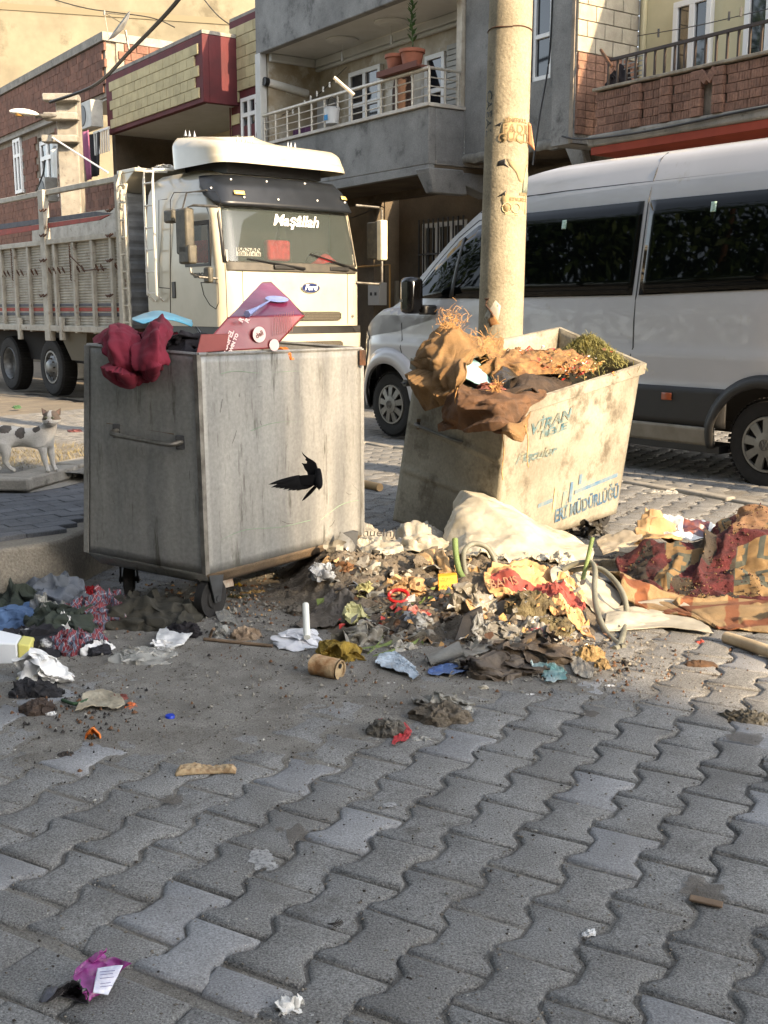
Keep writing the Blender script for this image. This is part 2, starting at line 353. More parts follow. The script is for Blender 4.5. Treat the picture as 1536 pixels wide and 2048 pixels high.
# loose grains, chips and straw bits on the paving
gr = {0: MB(), 1: MB(), 2: MB()}
def grain(mb, x, y, z, s):
    a = rnd.random() * 6.28; mt = Matrix.Rotation(a, 3, 'Z') @ Matrix.Rotation(rnd.uniform(-.6, .6), 3, 'X')
    vs = [Vector((s * rnd.uniform(.6, 1.3) * i, s * rnd.uniform(.5, 1) * j, s * rnd.uniform(.3, .7) * k)) for i, j, k in ((1, 0, 0), (-1, 0, 0), (0, 1, 0), (0, -1, 0), (0, 0, 1), (0, 0, -1))]
    mb.add([mt @ v + Vector((x, y, z)) for v in vs], [(0, 2, 4), (2, 1, 4), (1, 3, 4), (3, 0, 4), (2, 0, 5), (1, 2, 5), (3, 1, 5), (0, 3, 5)])
n = 0
while n < 22000:
    y = 1.8 + 6.0 * rnd.random() ** 1.25; x = rnd.uniform(-.38, .38) * y
    if inpoly(x, y, PLAT): continue
    if n % 3 == 0:   # in the joints
        k_ = Vector((x, y)) - PO; t_ = k_.dot(PV) / PW; s_ = round(t_) * PW - t_ * PW; x += PV.x * s_; y += PV.y * s_; x += rnd.uniform(-.012, .012)
    c = cover(x, y)
    if rnd.random() > .16 + .8 * max(0, c): continue
    n += 1; k = rnd.random() ** .8; s = .0009 + .0042 * rnd.random() ** 5 + .0004 * y
    grain(gr[0 if k < .8 else (1 if k < .85 else 2)], x, y, max(dirtz(x, y), 0 + gz(x, y)) + s * .2, s)
tag(gr[0].build('gravel', M('grit', C(110, 105, 96), C(88, 82, 74), 60, .95), fixn=False), kind='stuff')
tag(gr[1].build('white_grit', M('white_grit', C(168, 166, 158), None, rough=.9), fixn=False), kind='stuff')
tag(gr[2].build('dark_crumbs', M('dark_crumbs', C(52, 44, 36), C(34, 30, 26), 50, .95), fixn=False), kind='stuff')
# stains on the paving (thin dried smears)
def smear(x, y, w, d, seed, mat):
    mb = MB(); c = G(x, y); vs = [(c.x, c.y, .0045)]; n = 22
    for i in range(n):
        a = i / n * 6.283; r = 1 + .7 * N(math.cos(a) * 2 + seed, math.sin(a) * 2, seed); vs.append((c.x + math.cos(a) * w * r, c.y + math.sin(a) * d * r, .0035))
    mb.add(vs, [(0, 1 + i, 1 + (i + 1) % n) for i in range(n)]); return mb
st = MB()
for k, (x, y, w_, d_) in enumerate([(595, 1668, .028, .05), (345, 1600, .03, .03), (1405, 1780, .05, .06), (1490, 1478, .06, .05), (560, 1660, .012, .012), (1180, 1430, .03, .03)]):
    q = smear(x, y, w_, d_, k, None); st.add(q.v, q.f)
tag(st.build('stains', M('stain', C(84, 78, 70), C(104, 98, 90), 60, .9, alpha=.55), fixn=False), kind='stuff')
st = MB()
for k, (x, y, w_, d_) in enumerate([(525, 1720, .03, .05), (545, 1735, .015, .02), (780, 1612, .02, .014)]):
    q = smear(x, y, w_, d_, k + 9, None); st.add(q.v, q.f)
tag(st.build('lime_stains', M('lime_stain', C(190, 190, 188), C(128, 128, 128), 120, .95, alpha=.5), fixn=False), kind='stuff')

# ================================================================ RAISED PLATFORM AT LEFT
plat = tag(MB().ext([(x, y, -.05) for x, y in PLAT], (0, 0, .295)).build('pavement_platform', M('platform_concrete', C(134, 128, 116), C(112, 106, 96), 4, .92, .8, 90, fine=.25, spot=C(78, 70, 58), spotamt=.3, spotscale=6), bev=.018), kind='structure')
ptm = M('platform_paver', C(104, 106, 110), C(84, 86, 90), 6, .92, .8, 140, orand=.12, fine=.3, finescale=200)
b = MB(); b.box(-.098, .098, -.048, .048, 0, .03); p0 = b.build('paver', ptm, plat, bev=.005); first = True
for i in range(-40, 40):
    for j in range(-40, 60):
        c = Vector((-1.50, 5.0)) + Vector((-.77, -.64)) * (.2 * i + (.1 if j % 2 else 0)) + Vector((-.64, .77)) * (.1 * j)
        ins = all(inpoly(c.x + dx, c.y + dy, PLAT) for dx, dy in ((.13, 0), (-.1, 0), (0, -.15), (.1, -.1), (0, .1)))
        if not ins or c.y < 4.6 or c.y > 7.0 or c.x < -.42 * c.y: continue
        if first: o = p0; first = False
        else: o = p0.copy(); col.objects.link(o)
        o.location = (c.x, c.y, .236 + rnd.uniform(0, .004)); o.rotation_euler = (rnd.uniform(-.01, .01), 0, math.atan2(-.64, -.77) + rnd.uniform(-.01, .01))
# planting strip kerb and dry grass where the cat stands
strip = [G(-260, 960, .35), G(60, 958, .35), G(100, 945, .35), G(230, 915, .35), G(230, 893, .35), G(-260, 893, .35)]
strip = [(p.x, p.y) for p in strip]
bedk = thing('planter_kerb', 'worn concrete slab kerb that the spotted cat stands on', 'kerb')
slabs = [(G(-260, 960, .35), G(-90, 957, .35)), (G(-90, 957, .35), G(58, 959, .35)), (G(60, 957, .35), G(146, 936, .35)), (G(148, 934, .35), G(158, 929, .35)), (G(160, 929, .35), G(300, 898, .35))]
for a_, c__ in slabs:
    a, c_ = a_, c__
    a = a.copy(); c_ = c_.copy(); a.z += .004 * (slabs.index((a_, c__)) % 3); c_.z = a.z; d = (c_ - a).normalized(); nn = Vector((-d.y, d.x, 0)) * .2; b = MB(); a = a + d * .004; c_ = c_ - d * .004
    b.hexa([a - Vector((0, 0, .075)), c_ - Vector((0, 0, .075)), c_ + nn - Vector((0, 0, .075)), a + nn - Vector((0, 0, .075))], [a, c_, c_ + nn, a + nn])
    b.build('kerb_slab', concrete, bedk, bev=.014)
mb = MB(); bt = [G(-260, 985, .27), G(62, 985, .27), G(120, 975, .27), G(230, 948, .27)]; tp = [G(-260, 958, .30), G(60, 960, .30), G(102, 950, .30), G(232, 922, .30)]
mb.add(bt + tp, [(i, i + 1, i + 5, i + 4) for i in range(3)]); mb.build('mortar_bed', concrete, bedk, smooth=True)
bed = MB(); gA, gB = G(-260, 950, .33), G(260, 880, .33)
bed.grid(lambda u, v: (lambda x, y: (x, y, .325 + .02 * N(x * 6, y * 6)))(-4.4 + 3.2 * u, 6.35 + .25 * u + (1.6) * v), 40, 30)
tag(bed.build('planting_soil', dirt_m, smooth=True, fixn=False), kind='structure')
gs = MB()
for i in range(5200):
    u, v = rnd.random(), rnd.random(); x, y = -4.2 + 2.8 * u, 6.55 + .25 * u + 1.35 * v; a = rnd.random() * 6.28; l = rnd.uniform(.015, .05); h = rnd.uniform(.003, .035); dx, dy = math.cos(a) * l, math.sin(a) * l; w_ = .0025
    gs.add([(x - dy / l * w_, y + dx / l * w_, .325), (x + dy / l * w_, y - dx / l * w_, .325), (x + dx, y + dy, .33 + h)], [(0, 1, 2)])
tag(gs.build('dry_grass', M('dry_grass', C(140, 128, 90), C(108, 100, 70), 40, .9), fixn=False), kind='stuff')

# ================================================================ BUILDINGS  (x along the facade to the right, y into the building)
o_ = AT(858, 205, 18.); B = Fr(o_.x, o_.y, R(-55))
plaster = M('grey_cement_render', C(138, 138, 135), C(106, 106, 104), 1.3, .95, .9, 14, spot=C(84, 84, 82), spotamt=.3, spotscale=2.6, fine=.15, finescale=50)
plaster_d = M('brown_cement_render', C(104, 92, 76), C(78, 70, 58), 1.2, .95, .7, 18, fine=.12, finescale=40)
brick_m = M('hollow_brick', C(142, 108, 90), C(118, 90, 76), 14, .92, .5, 50, orand=.16, fine=.2, finescale=30, spot=C(165, 135, 115), spotamt=.12)
mortar = M('mortar', C(146, 136, 122), C(116, 108, 96), 5, .95, .8, 30)
cream = M('cream_wall_paint', C(206, 196, 160), C(196, 186, 150), 2, .9, .2, 20)
whitec = M('white_ceiling', C(196, 196, 192), C(186, 186, 180), 3, .9)
maroon = M('maroon_paint', C(92, 34, 38), C(78, 30, 34), 3, .8, .3, 20)
tile_m = M('cream_split_tile', C(184, 172, 132), C(166, 154, 118), 4, .85, .4, 40, orand=.08)
marble = M('marbled_tile', C(176, 164, 142), C(150, 134, 108), 3.5, .4, 0, detail=9, spot=C(196, 190, 176), spotamt=.4, spotscale=2)
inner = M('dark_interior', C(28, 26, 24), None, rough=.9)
def bld(name, label): return thing(name, label, 'building', (o_.x, o_.y, 0), B.yaw)
def P(b, name, mat, *bx, bev=0, **k):
    m_ = MB()
    for q in bx: m_.box(*q)
    return m_.build(name, mat, b, bev=bev, **k)
def window(b, x0, x1, z0, z1, y, panes=2, fw=.07, frame=pvc, transom=None):
    f = MB(); fy = (y - .05, y + .03)
    f.box(x0, x1, *fy, z0, z0 + fw).box(x0, x1, *fy, z1 - fw, z1).box(x0, x0 + fw, *fy, z0 + fw, z1 - fw).box(x1 - fw, x1, *fy, z0 + fw, z1 - fw)
    for i in range(1, panes): xc = x0 + (x1 - x0) * i / panes; f.box(xc - fw * .6, xc + fw * .6, *fy, z0 + fw, z1 - fw)
    if transom: f.box(x0 + fw, x1 - fw, fy[0] - .004, fy[1], transom - fw * .5, transom + fw * .5)
    w_ = f.build('window', frame, b, bev=.004)
    for i in range(panes):
        a = x0 + (x1 - x0) * i / panes; c_ = x0 + (x1 - x0) * (i + 1) / panes
        MB().box(a + fw * .7, c_ - fw * .7, y - .012, y + .004, z0 + fw * .8, z1 - fw * .8).build('pane', winglass, w_)
    return w_

# --- grey rendered house with the balcony
b1 = bld('rendered_house', 'grey cement rendered house with a white railed balcony above the truck')
XL = -5.42
P(b1, 'balcony_parapet', plaster, (XL, 0, 0, .14, 3.55, 4.42), (-.14, 0, .14, .72, 3.55, 4.42), bev=.02)
P(b1, 'parapet_coping', M('marble_coping', C(188, 182, 170), C(165, 158, 146), 5, .6), (XL, .03, -.05, .17, 4.42, 4.475), (-.16, .03, .17, .72, 4.42, 4.475), bev=.006)
P(b1, 'balcony_slab', M('rough_slab', C(96, 84, 66), C(72, 62, 50), 2, .95, .8, 22), (XL, -.01, .02, 1.3, 3.42, 3.548))
m_ = MB(); m_.ext([(XL, .0, 3.55), (XL, .0, 3.38), (0, 0, 3.42), (0, 0, 3.55)], (0, .12, 0)); m_.build('slab_edge', plaster, b1, bev=.01)
m_ = MB(); m_.ext([(.02, .02, 3.47), (.02, 1.3, 3.1), (.02, 1.3, 3.46)][:3], (-.35, 0, 0)); m_.ext([(-.34, -.02, 3.5), (.04, -.02, 3.5), (.0, .1, 3.12), (-.2, .1, 3.12)], (0, .7, 0)); m_.build('bracket', plaster, b1, bev=.02)
P(b1, 'upper_parapet', plaster, (XL - .1, 0, -.02, .14, 6.14, 7.6), bev=.02)
P(b1, 'ceiling', whitec, (XL, .02, .0, 1.3, 6.15, 6.3))
P(b1, 'cornice', whitec, (XL + .1, 0, 1.16, 1.28, 6.0, 6.148), (XL + .1, XL + .2, .15, 1.16, 6.0, 6.148), (XL + .1, 0, 1.2, 1.282, 5.93, 5.998), bev=.02)
P(b1, 'back_wall', marble, (XL, .72, 1.3, 1.5, 4.2, 6.15))
P(b1, 'side_wall', marble, (XL - .12, XL + .1, .14, 1.3, 3.4, 6.15))
P(b1, 'side_pillar', whitec, (XL - .13, XL + .06, -.02, .12, 4.475, 6.15))
P(b1, 'balcony_floor', concrete, (XL, 0, .14, 1.3, 3.56, 3.62))
P(b1, 'party_pillar', M('cream_marble', C(190, 182, 164), C(160, 148, 130), 6, .5), (-.16, -.03, .66, .78, 4.476, 6.15))
P(b1, 'front_wall', plaster, (.0, 1.52, .72, .95, 3.62, 7.5), (1.52, 1.95, .72, .95, 3.62, 4.60), (1.52, 1.95, .72, .95, 5.95, 7.5), (1.95, 2.74, .72, .95, 3.62, 7.5))
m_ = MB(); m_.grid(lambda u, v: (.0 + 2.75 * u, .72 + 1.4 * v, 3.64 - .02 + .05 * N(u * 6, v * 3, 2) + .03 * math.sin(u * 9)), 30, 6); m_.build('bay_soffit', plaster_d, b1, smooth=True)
m_ = MB(); m_.grid(lambda u, v: (.0 + 2.75 * u, .70 - .03 * math.sin(v * 3.14), 3.6 + .14 * v + .035 * N(u * 14, v * 3)), 60, 5); m_.build('rough_edge', M('light_render', C(140, 138, 130), C(108, 106, 100), 8, .95, .9, 25), b1, smooth=True)
window(b1, 1.53, 1.94, 4.61, 5.94, .80, 1, .06, transom=5.22)
m_ = MB(); m_.ext([(2.35, .6, 3.66), (2.72, .6, 3.66), (2.86, .6, 3.25), (2.62, .6, 3.2)], (0, .9, 0)); m_.build('bay_bracket', plaster, b1, bev=.03)
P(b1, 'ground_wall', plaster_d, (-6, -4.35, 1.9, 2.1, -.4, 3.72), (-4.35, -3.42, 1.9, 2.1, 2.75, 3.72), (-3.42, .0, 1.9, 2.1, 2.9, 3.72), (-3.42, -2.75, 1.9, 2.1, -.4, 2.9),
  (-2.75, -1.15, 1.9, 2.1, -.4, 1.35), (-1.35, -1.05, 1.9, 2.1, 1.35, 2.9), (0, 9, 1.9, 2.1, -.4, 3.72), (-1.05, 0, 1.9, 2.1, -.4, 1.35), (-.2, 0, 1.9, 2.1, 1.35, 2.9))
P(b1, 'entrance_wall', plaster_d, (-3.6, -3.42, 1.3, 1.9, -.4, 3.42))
P(b1, 'lintel_beam', plaster_d, (-6, 3, 1.3, 1.5, 3.3, 3.46))
for (x0, x1) in ((-2.72, -1.4), (-1.0, -.22)):
    wd = window(b1, x0, x1, 1.4, 2.88, 1.98, 3, .08)
    g_ = MB(); nb = int((x1 - x0) / .14)
    for i in range(nb + 1): xx = x0 + (x1 - x0) * i / nb; g_.box(xx - .012, xx + .012, 1.84, 1.864, 1.3, 2.95)
    g_.box(x0, x1, 1.835, 1.869, 2.3, 2.33).box(x0, x1, 1.835, 1.869, 1.5, 1.53); g_.build('window_bars', black_m, b1)
# ground floor left : small window with rough white surround, door, meter box, pipes
P(b1, 'window_surround', white_paint, (-4.32, -3.62, 1.86, 1.898, 2.70, 2.82), (-3.72, -3.5, 1.86, 1.898, 1.98, 2.70), (-4.3, -3.5, 1.8, 1.93, 1.93, 1.98), bev=.01)
window(b1, -4.3, -3.72, 1.99, 2.69, 1.96, 2, .07)
dr = P(b1, 'door', M('brown_steel_door', C(66, 48, 38), C(54, 40, 34), 6, .5, .2, 40, spot=C(120, 100, 84), spotamt=.05), (-4.15, -3.45, 1.80, 1.86, -.3, 1.78), bev=.01)
P(dr, 'door_frame', M('pale_frame', C(130, 124, 110), None, rough=.7), (-4.22, -4.15, 1.79, 1.88, -.3, 1.85), (-3.45, -3.38, 1.79, 1.88, -.3, 1.85), (-4.15, -3.45, 1.79, 1.88, 1.785, 1.85), bev=.005)
m_ = MB()
for zz in (.55, 1.2): m_.ext([(-3.8 + .24 * math.cos(a) * (1 + .15 * math.cos(4 * a)), 1.785, zz + (.42 if zz > 1 else .2) * math.sin(a)) for a in [i / 24 * 6.283 for i in range(24)]], (0, .014, 0))
m_.build('door_panel', M('door_panel_bronze', C(84, 62, 50), C(64, 48, 40), 30, .5), dr, bev=.006)
bx = P(b1, 'meter_box', M('meter_box_grey', C(168, 166, 160), None, rough=.6), (-3.36, -2.98, 1.12, 1.3, 1.38, 1.80), bev=.01)
P(bx, 'box_hole', black_m, (-3.28, -3.22, 1.112, 1.121, 1.56, 1.62), (-3.13, -3.07, 1.112, 1.121, 1.56, 1.62))
m_ = MB(); m_.tube([(-4.3, 1.2, 2.1), (-3.0, 1.2, 2.12), (-2.75, 1.2, 2.12), (-2.75, 1.2, 1.2)], .018, 8); m_.build('gas_pipe', M('yellow_gas_pipe', C(150, 112, 48), None, rough=.5), b1, smooth=True)
m_ = MB(); m_.tube([(-3.02, 1.27, 3.3), (-3.02, 1.27, 1.4)], .01, 6); m_.tube(curve([(-5, 1.2, 3.1), (-4, 1.2, 3.05), (-3.1, 1.25, 3.2), (-3.02, 1.27, 3.0)], 12), .009, 6); m_.build('cable', black_m, b1, smooth=True)
P(b1, 'notice', M('red_white_notice', C(180, 170, 155), C(130, 50, 40), 40, .8), (-4.15, -3.85, 1.87, 1.89, 2.88, 3.1))
# balcony door, window and shutters on the back wall
window(b1, -4.15, -3.1, 3.95, 5.72, 1.27, 2, .08, transom=5.1)
window(b1, -1.75, -1.2, 3.7, 5.6, 1.27, 1, .08, transom=5.0)
sh = MB(); [sh.box(-1.15, -.5, 1.24, 1.29, 3.8 + i * .09, 3.8 + i * .09 + .075) for i in range(21)]; sh.build('roller_shutter', M('shutter_grey', C(150, 148, 140), None, rough=.5), b1)
# railing
rl = M('railing_white', C(196, 190, 176), C(168, 160, 146), 20, .4, metal=.3)
rail = MB(); rail.tube([(XL + .05, .04, 5.0), (-.05, .04, 5.0)], .032, 10).tube([(-.05, .04, 5.0), (-.05, .70, 5.0)], .022, 8); rail.build('handrail', rl, b1, smooth=True)
for i in range(13):
    x = XL + .1 + (5.27) * i / 12; MB().tube([(x, .04, 4.475), (x, .04, 4.99)], .021, 8).build('railing_post', rl, b1, smooth=True)
for y in (.35, .62): MB().tube([(-.05, y, 4.475), (-.05, y, 4.99)], .018, 8).build('railing_post', rl, b1, smooth=True)
for z in (4.60, 4.73, 4.86): 
    MB().tube([(XL + .05, .04, z), (-.05, .04, z), (-.05, .70, z)], .011, 6).build('railing_bar', rl, b1, smooth=True)
for x in (-3.55, -2.0):      # ceiling roses with bare bulb holders
    r_ = MB(); r_.lathe([(.0, 6.148), (.30, 6.145), (.30, 6.12), (.22, 6.11), (.2, 6.09), (.06, 6.08), (0, 6.08)], 28, Matrix.Translation((x, .7, 0))); ob = r_.build('ceiling_rose', whitec, b1, smooth=True)
    r_ = MB(); r_.tube([(x, .7, 6.08), (x, .7, 5.93)], .006, 6).lathe([(0, 5.93), (.02, 5.92), (.022, 5.86), (.03, 5.82), (.02, 5.78), (0, 5.77)], 12, Matrix.Translation((x, .7, 0))); r_.build('lamp_holder', M('bulb_grey', C(170, 170, 165), None, rough=.4), ob, smooth=True)
m_ = MB(); m_.tube([(XL + .12, .1, 5.62), (XL + .12, 1.0, 5.5)], .075, 14); m_.build('flue_pipe', white_paint, b1, smooth=True)
m_ = MB(); m_.tube([(XL + .12, .03, 5.625), (XL + .12, .12, 5.62)], .082, 14); m_.build('flue_cap', black_m, b1, smooth=True)
m_ = MB(); m_.tube([(-3.3, -.12, 7.02), (-2.2, -.12, 7.0)], .035, 10); m_.build('rain_spout', pvc, b1, smooth=True)
P(b1, 'boiler', M('boiler_white', C(140, 138, 132), None, rough=.4), (-4.95, -4.62, 1.0, 1.26, 4.6, 5.35), bev=.02)

# --- right-hand house with hollow-brick balcony
b2 = bld('cream_house', 'cream painted house with hollow brick balcony above the white van')
X0 = 3.58
P(b2, 'balcony_core', mortar, (X0, 12, .06, .2, 3.55, 4.08))
P(b2, 'slab_edge', concrete, (X0 - .1, 12, -.03, .22, 3.40, 3.55), bev=.03)
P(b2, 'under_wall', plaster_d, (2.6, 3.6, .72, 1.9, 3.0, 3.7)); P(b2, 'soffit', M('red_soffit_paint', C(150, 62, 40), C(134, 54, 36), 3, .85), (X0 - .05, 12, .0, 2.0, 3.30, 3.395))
P(b2, 'coping', M('dirty_coping', C(160, 150, 132), C(120, 110, 96), 9, .9, .8, 40), (X0 - .03, 12, -.04, .24, 4.085, 4.125), bev=.01)
P(b2, 'balcony_floor', concrete, (X0, 12, .2, 1.2, 3.5, 3.6))
P(b2, 'back_wall', cream, (3.18, 12, 1.2, 1.4, 3.4, 7.2))
P(b2, 'downpipe', cream, (3.26, 3.33, 1.13, 1.2, 3.6, 7.2), bev=.02)
window(b2, 3.84, 4.46, 4.2, 5.28, 1.17, 2, .075); window(b2, 4.98, 5.7, 4.25, 5.35, 1.17, 2, .075)
bw, bh = .158, .1035; bk = [None] * 4
def brick(parent, x, z, y=0, w_=.15, h_=.096, d_=.07, yaw=0):
    i = rnd.randrange(4)
    if bk[i] is None:
        m_ = MB(); m_.box(-w_ / 2, w_ / 2, 0, d_, -h_ / 2, h_ / 2)
        for q in range(4): xx = -w_ / 2 + w_ * (q + .7) / 4.4; m_.box(xx, xx + .014, -.003 - .001 * i, .001, -h_ / 2 + .004, h_ / 2 - .004)
        bk[i] = m_.mesh('brick', brick_m)
    o = link('brick', bk[i], parent); o.location = (x, y + rnd.uniform(-.004, .004), z); o.rotation_euler = (0, 0, yaw); return o
for r_ in range(5):
    for i in range(17):
        pil = i in (4, 7, 10, 12); x = X0 + .09 + bw * i + (.03 if r_ % 2 and not pil else 0)
        if i == 11 and r_ < 4: continue
        brick(b2, x, 3.60 + bh * r_, -.045 if pil else 0)
for i, dx in enumerate((-.06, .06)):
    o = brick(b2, X0 + .09 + bw * 11 + dx, 3.60 + bh * 4 - .03, -.05, ); o.rotation_euler = (0, .8 if dx < 0 else -.8, 0)
# party wall: light blocks above hollow brick
P(b2, 'party_wall', mortar, (3.10, 3.16, .0, 1.2, 3.5, 7.2))
blk = M('aerated_block', C(176, 168, 150), C(156, 148, 132), 6, .95, .6, 50, orand=.06)
bm0 = None
for r_ in range(9):
    for i in range(4):
        y0_ = .02 + .33 * i - (.16 if r_ % 2 else 0); y1_ = y0_ + .32; y0_ = max(y0_, .02); y1_ = min(y1_, 1.17)
        if y1_ - y0_ < .05: continue
        z = 4.66 + .2 * r_ if r_ < 9 else 0
        MB().box(3.16, 3.21, y0_, y1_, z, z + .19).build('block', blk, b2, bev=.006)
hb = MB()
for r_ in range(10):
    for i in range(7): hb.box(3.16, 3.215 + rnd.uniform(0, .004), .03 + .165 * i, .03 + .165 * i + .155, 3.62 + r_ * .103, 3.62 + r_ * .103 + .096)
tag(hb.build('brick_courses', brick_m, b2), kind='stuff')
P(b2, 'corner_render', plaster, (2.74, 3.18, .02, .72, 3.5, 7.4))
m_ = MB(); gr_ = M('railing_brown', C(62, 48, 40), C(50, 40, 34), 10, .6)
m_.box(X0 + .1, 12, .06, .1, 4.44, 4.475); m_.build('handrail', gr_, b2)
for i in range(30): x = X0 + .14 + i * .155; MB().box(x - .012, x + .012, .068, .092, 4.125, 4.44).build('railing_bar', gr_, b2)
MB().tube([(3.55, .1, 4.62), (3.85, .0, 4.35)], .02, 6).build('leaning_rod', rust, b2)
m_ = MB(); m_.tube(curve([(3.0, -.02, 3.6), (3.5, -.06, 3.50), (4.6, -.06, 3.47), (6.5, -.05, 3.52), (9, -.05, 3.5)], 40), .014, 6); m_.build('cable', black_m, b2, smooth=True)

# --- maroon house with split-tile parapet
b3 = bld('maroon_house', 'maroon trimmed house with cream tile cladding between brick house and balcony')
P(b3, 'parapet_body', maroon, (-12.05, -6.85, -.5, -.36, 5.42, 6.72), (-6.99, -6.85, -.36, .3, 5.42, 6.72), bev=.01)
P(b3, 'wall', maroon, (-7.2, XL - .13, .3, .5, 3.0, 5.0), (-7.2, -6.75, .3, .5, 5.0, 7.1), (-6.75, XL - .13, .3, .5, 5.55, 7.1), (-6.05, XL - .13, .3, .5, 5.0, 5.55))
window(b3, -6.74, -6.06, 4.4, 5.54, .32, 2, .08, transom=5.2)
P(b3, 'soffit', whitec, (-12.0, -7.0, -.36, 1.6, 5.43, 5.5))
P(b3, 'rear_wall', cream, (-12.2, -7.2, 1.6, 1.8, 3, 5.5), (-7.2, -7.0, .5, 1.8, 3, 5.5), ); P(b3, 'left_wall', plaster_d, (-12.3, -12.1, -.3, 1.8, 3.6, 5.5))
window(b3, -8.2, -7.3, 4.3, 5.2, 1.55, 2, .09)
P(b3, 'roof_slab', concrete, (-12.05, -6.85, -.5, 3, 6.73, 6.8), (-7.2, XL - .13, .3, 3, 7.1, 7.16))
tl = None
def tile(x, z, y, w_=.34, h_=.2):
    global tl
    if tl is None: tl = MB().box(-.165, .165, 0, .04, -.1, .1).build('tile', tile_m, b3, bev=.006); o = tl
    else: o = tl.copy(); col.objects.link(o)
    o.location = (x, y + rnd.uniform(0, .004), z); o.scale = (w_ / .34, 1, h_ / .2); return o
for r_ in range(5):
    for i in range(14):
        x = -11.62 + .342 * i + (.17 if r_ % 2 else 0)
        if x < -7.15: tile(x, 5.62 + .21 * r_, -.535)
for r_ in range(11):
    for i in range(5):
        x = -6.98 + .34 * i + (.17 if r_ % 2 else 0); z = 4.75 + .21 * r_
        if x > -5.65 or (z < 5.75 and x > -6.9): continue
        tile(x, z, .262)
m_ = MB(); m_.tube(curve([(-5.75, .1, 5.3), (-5.65, .1, 5.0), (-5.78, .1, 4.6), (-5.66, .1, 4.2)], 12), .02, 6); m_.build('awning_bracket', maroon, b3, smooth=True)
m_ = MB(); m_.tube([(-7.18, .26, 6.6), (-7.18, .26, 4.5)], .015, 6); m_.build('cable', maroon, b3)

# --- brick house at the far left
b4 = bld('brick_house', 'unrendered brick house with air conditioners and laundry at far left')
brk = M('brick_house_wall', C(134, 84, 64), C(110, 70, 56), 2.5, .92, .5, 40, fine=.15, finescale=10, spot=C(150, 118, 96), spotamt=.15)
P(b4, 'wall', mortar, (-24, -18.9, .04, .3, 2, 6.55), (-18.9, -17.2, .04, .3, 2, 4.4), (-18.9, -17.2, .04, .3, 6.2, 6.55), (-17.2, -15.7, .04, .3, 2, 6.55), (-24, -13.35, .04, .3, 6.55, 7.85), (-15.7, -12.2, .04, .3, 2, 4.55), (-13.6, -13.3, .3, 9, 5.6, 7.85), (-24, -18, .3, .5, 2, 6.4))
P(b4, 'roof_coping', concrete, (-24, -13.25, -.06, .32, 7.85, 8.05), (-13.65, -13.25, .32, 9, 7.85, 8.05), (-24, -16, -.1, .3, 6.42, 6.5))
P(b4, 'balcony_ceiling', whitec, (-15.7, -12.2, .1, 1.8, 6.5, 6.55)); P(b4, 'balcony_back', inner, (-15.7, -12.2, 1.8, 1.9, 4, 6.55))
P(b4, 'ceiling_lamp', whitec, (-13.4, -13.1, .8, 1.1, 6.42, 6.5))
bmesh_b = MB().box(-.155, .155, -.012, .05, -.095, .095).mesh('brick', M('house_brick', C(122, 86, 70), C(98, 70, 58), 3, .92, .5, 60, orand=.2, fine=.2, finescale=16)); stuffb = MB(); nb = 0; cells = []
for r_ in range(28):
    z = 2.65 + .21 * r_ * .93
    for i in range(36):
        x = -23.7 + .33 * i + (.16 if r_ % 2 else 0)
        if x > -12.4: continue
        if z > 6.5 and z > 7.75: continue
        if -15.8 < x and 4.5 < z < 6.65: continue
        if z > 6.3 and z < 6.6: continue
        if z > 6.5 and x > -13.4: continue
        if (-21.1 < x < -20.2 and 4.75 < z < 6.5) or (-19.0 < x < -17.1 and 4.35 < z < 6.3): continue
        cells.append((x, z))
cells.sort(key=lambda c_: -c_[0])
for k, (x, z) in enumerate(cells):
    if k < 290: o = link('brick', bmesh_b, b4); o.location = (x, .0 + rnd.uniform(0, .01), z)
    else: stuffb.box(x - .155, x + .155, -.012 + rnd.uniform(0, .01), .05, z - .095, z + .095)
tag(stuffb.build('brick_courses', bmesh_b.materials[0], b4), kind='stuff')
sb = MB()
for r_ in range(10):
    for i in range(22): sb.box(-13.3, -13.262 + rnd.uniform(0, .008), .35 + .33 * i + (.16 if r_ % 2 else 0), .66 + .33 * i + (.16 if r_ % 2 else 0), 5.9 + .195 * r_, 5.9 + .195 * r_ + .18)
tag(sb.build('side_bricks', bmesh_b.materials[0], b4), kind='stuff')
window(b4, -21.0, -20.3, 4.8, 6.4, .0, 2, .1, transom=5.9); window(b4, -18.85, -17.6, 4.45, 6.1, .12, 2, .12, transom=5.6)

# --- tall yellow rendered wall far behind
far = thing('tall_building', 'tall windowless pale yellow rendered building catching sun, far behind the brick house', 'building')
fa = AT(-400, 300, 46); fb = AT(700, 300, 52)
mb = MB(); dd = (fb - fa); dd.z = 0; dd.normalize(); nn = Vector((-dd.y, dd.x, 0)) * 12
a = Vector((fa.x, fa.y, 0)); b_ = Vector((fb.x, fb.y, 0))
mb.hexa([a, b_, b_ + nn, a + nn], [q + Vector((0, 0, 24)) for q in (a, b_, b_ + nn, a + nn)])
mb.build('wall', M('yellow_render', C(122, 115, 96), C(102, 96, 80), .5, .95, .3, 5, detail=8, spot=C(90, 84, 68), spotamt=.3, spotscale=.6, fine=.05, finescale=3), far)
for i in range(3): 
    z = 10 + 3.4 * i; m_ = MB(); m_.hexa([a - nn * .004 + Vector((0, 0, z)), b_ - nn * .004 + Vector((0, 0, z)), b_ + Vector((0, 0, z)), a + Vector((0, 0, z))], [a - nn * .004 + Vector((0, 0, z + .25)), b_ - nn * .004 + Vector((0, 0, z + .25)), b_ + Vector((0, 0, z + .25)), a + Vector((0, 0, z + .25))]); m_.build('floor_band', M('yellow_band', C(108, 100, 80), None, rough=.95), far)

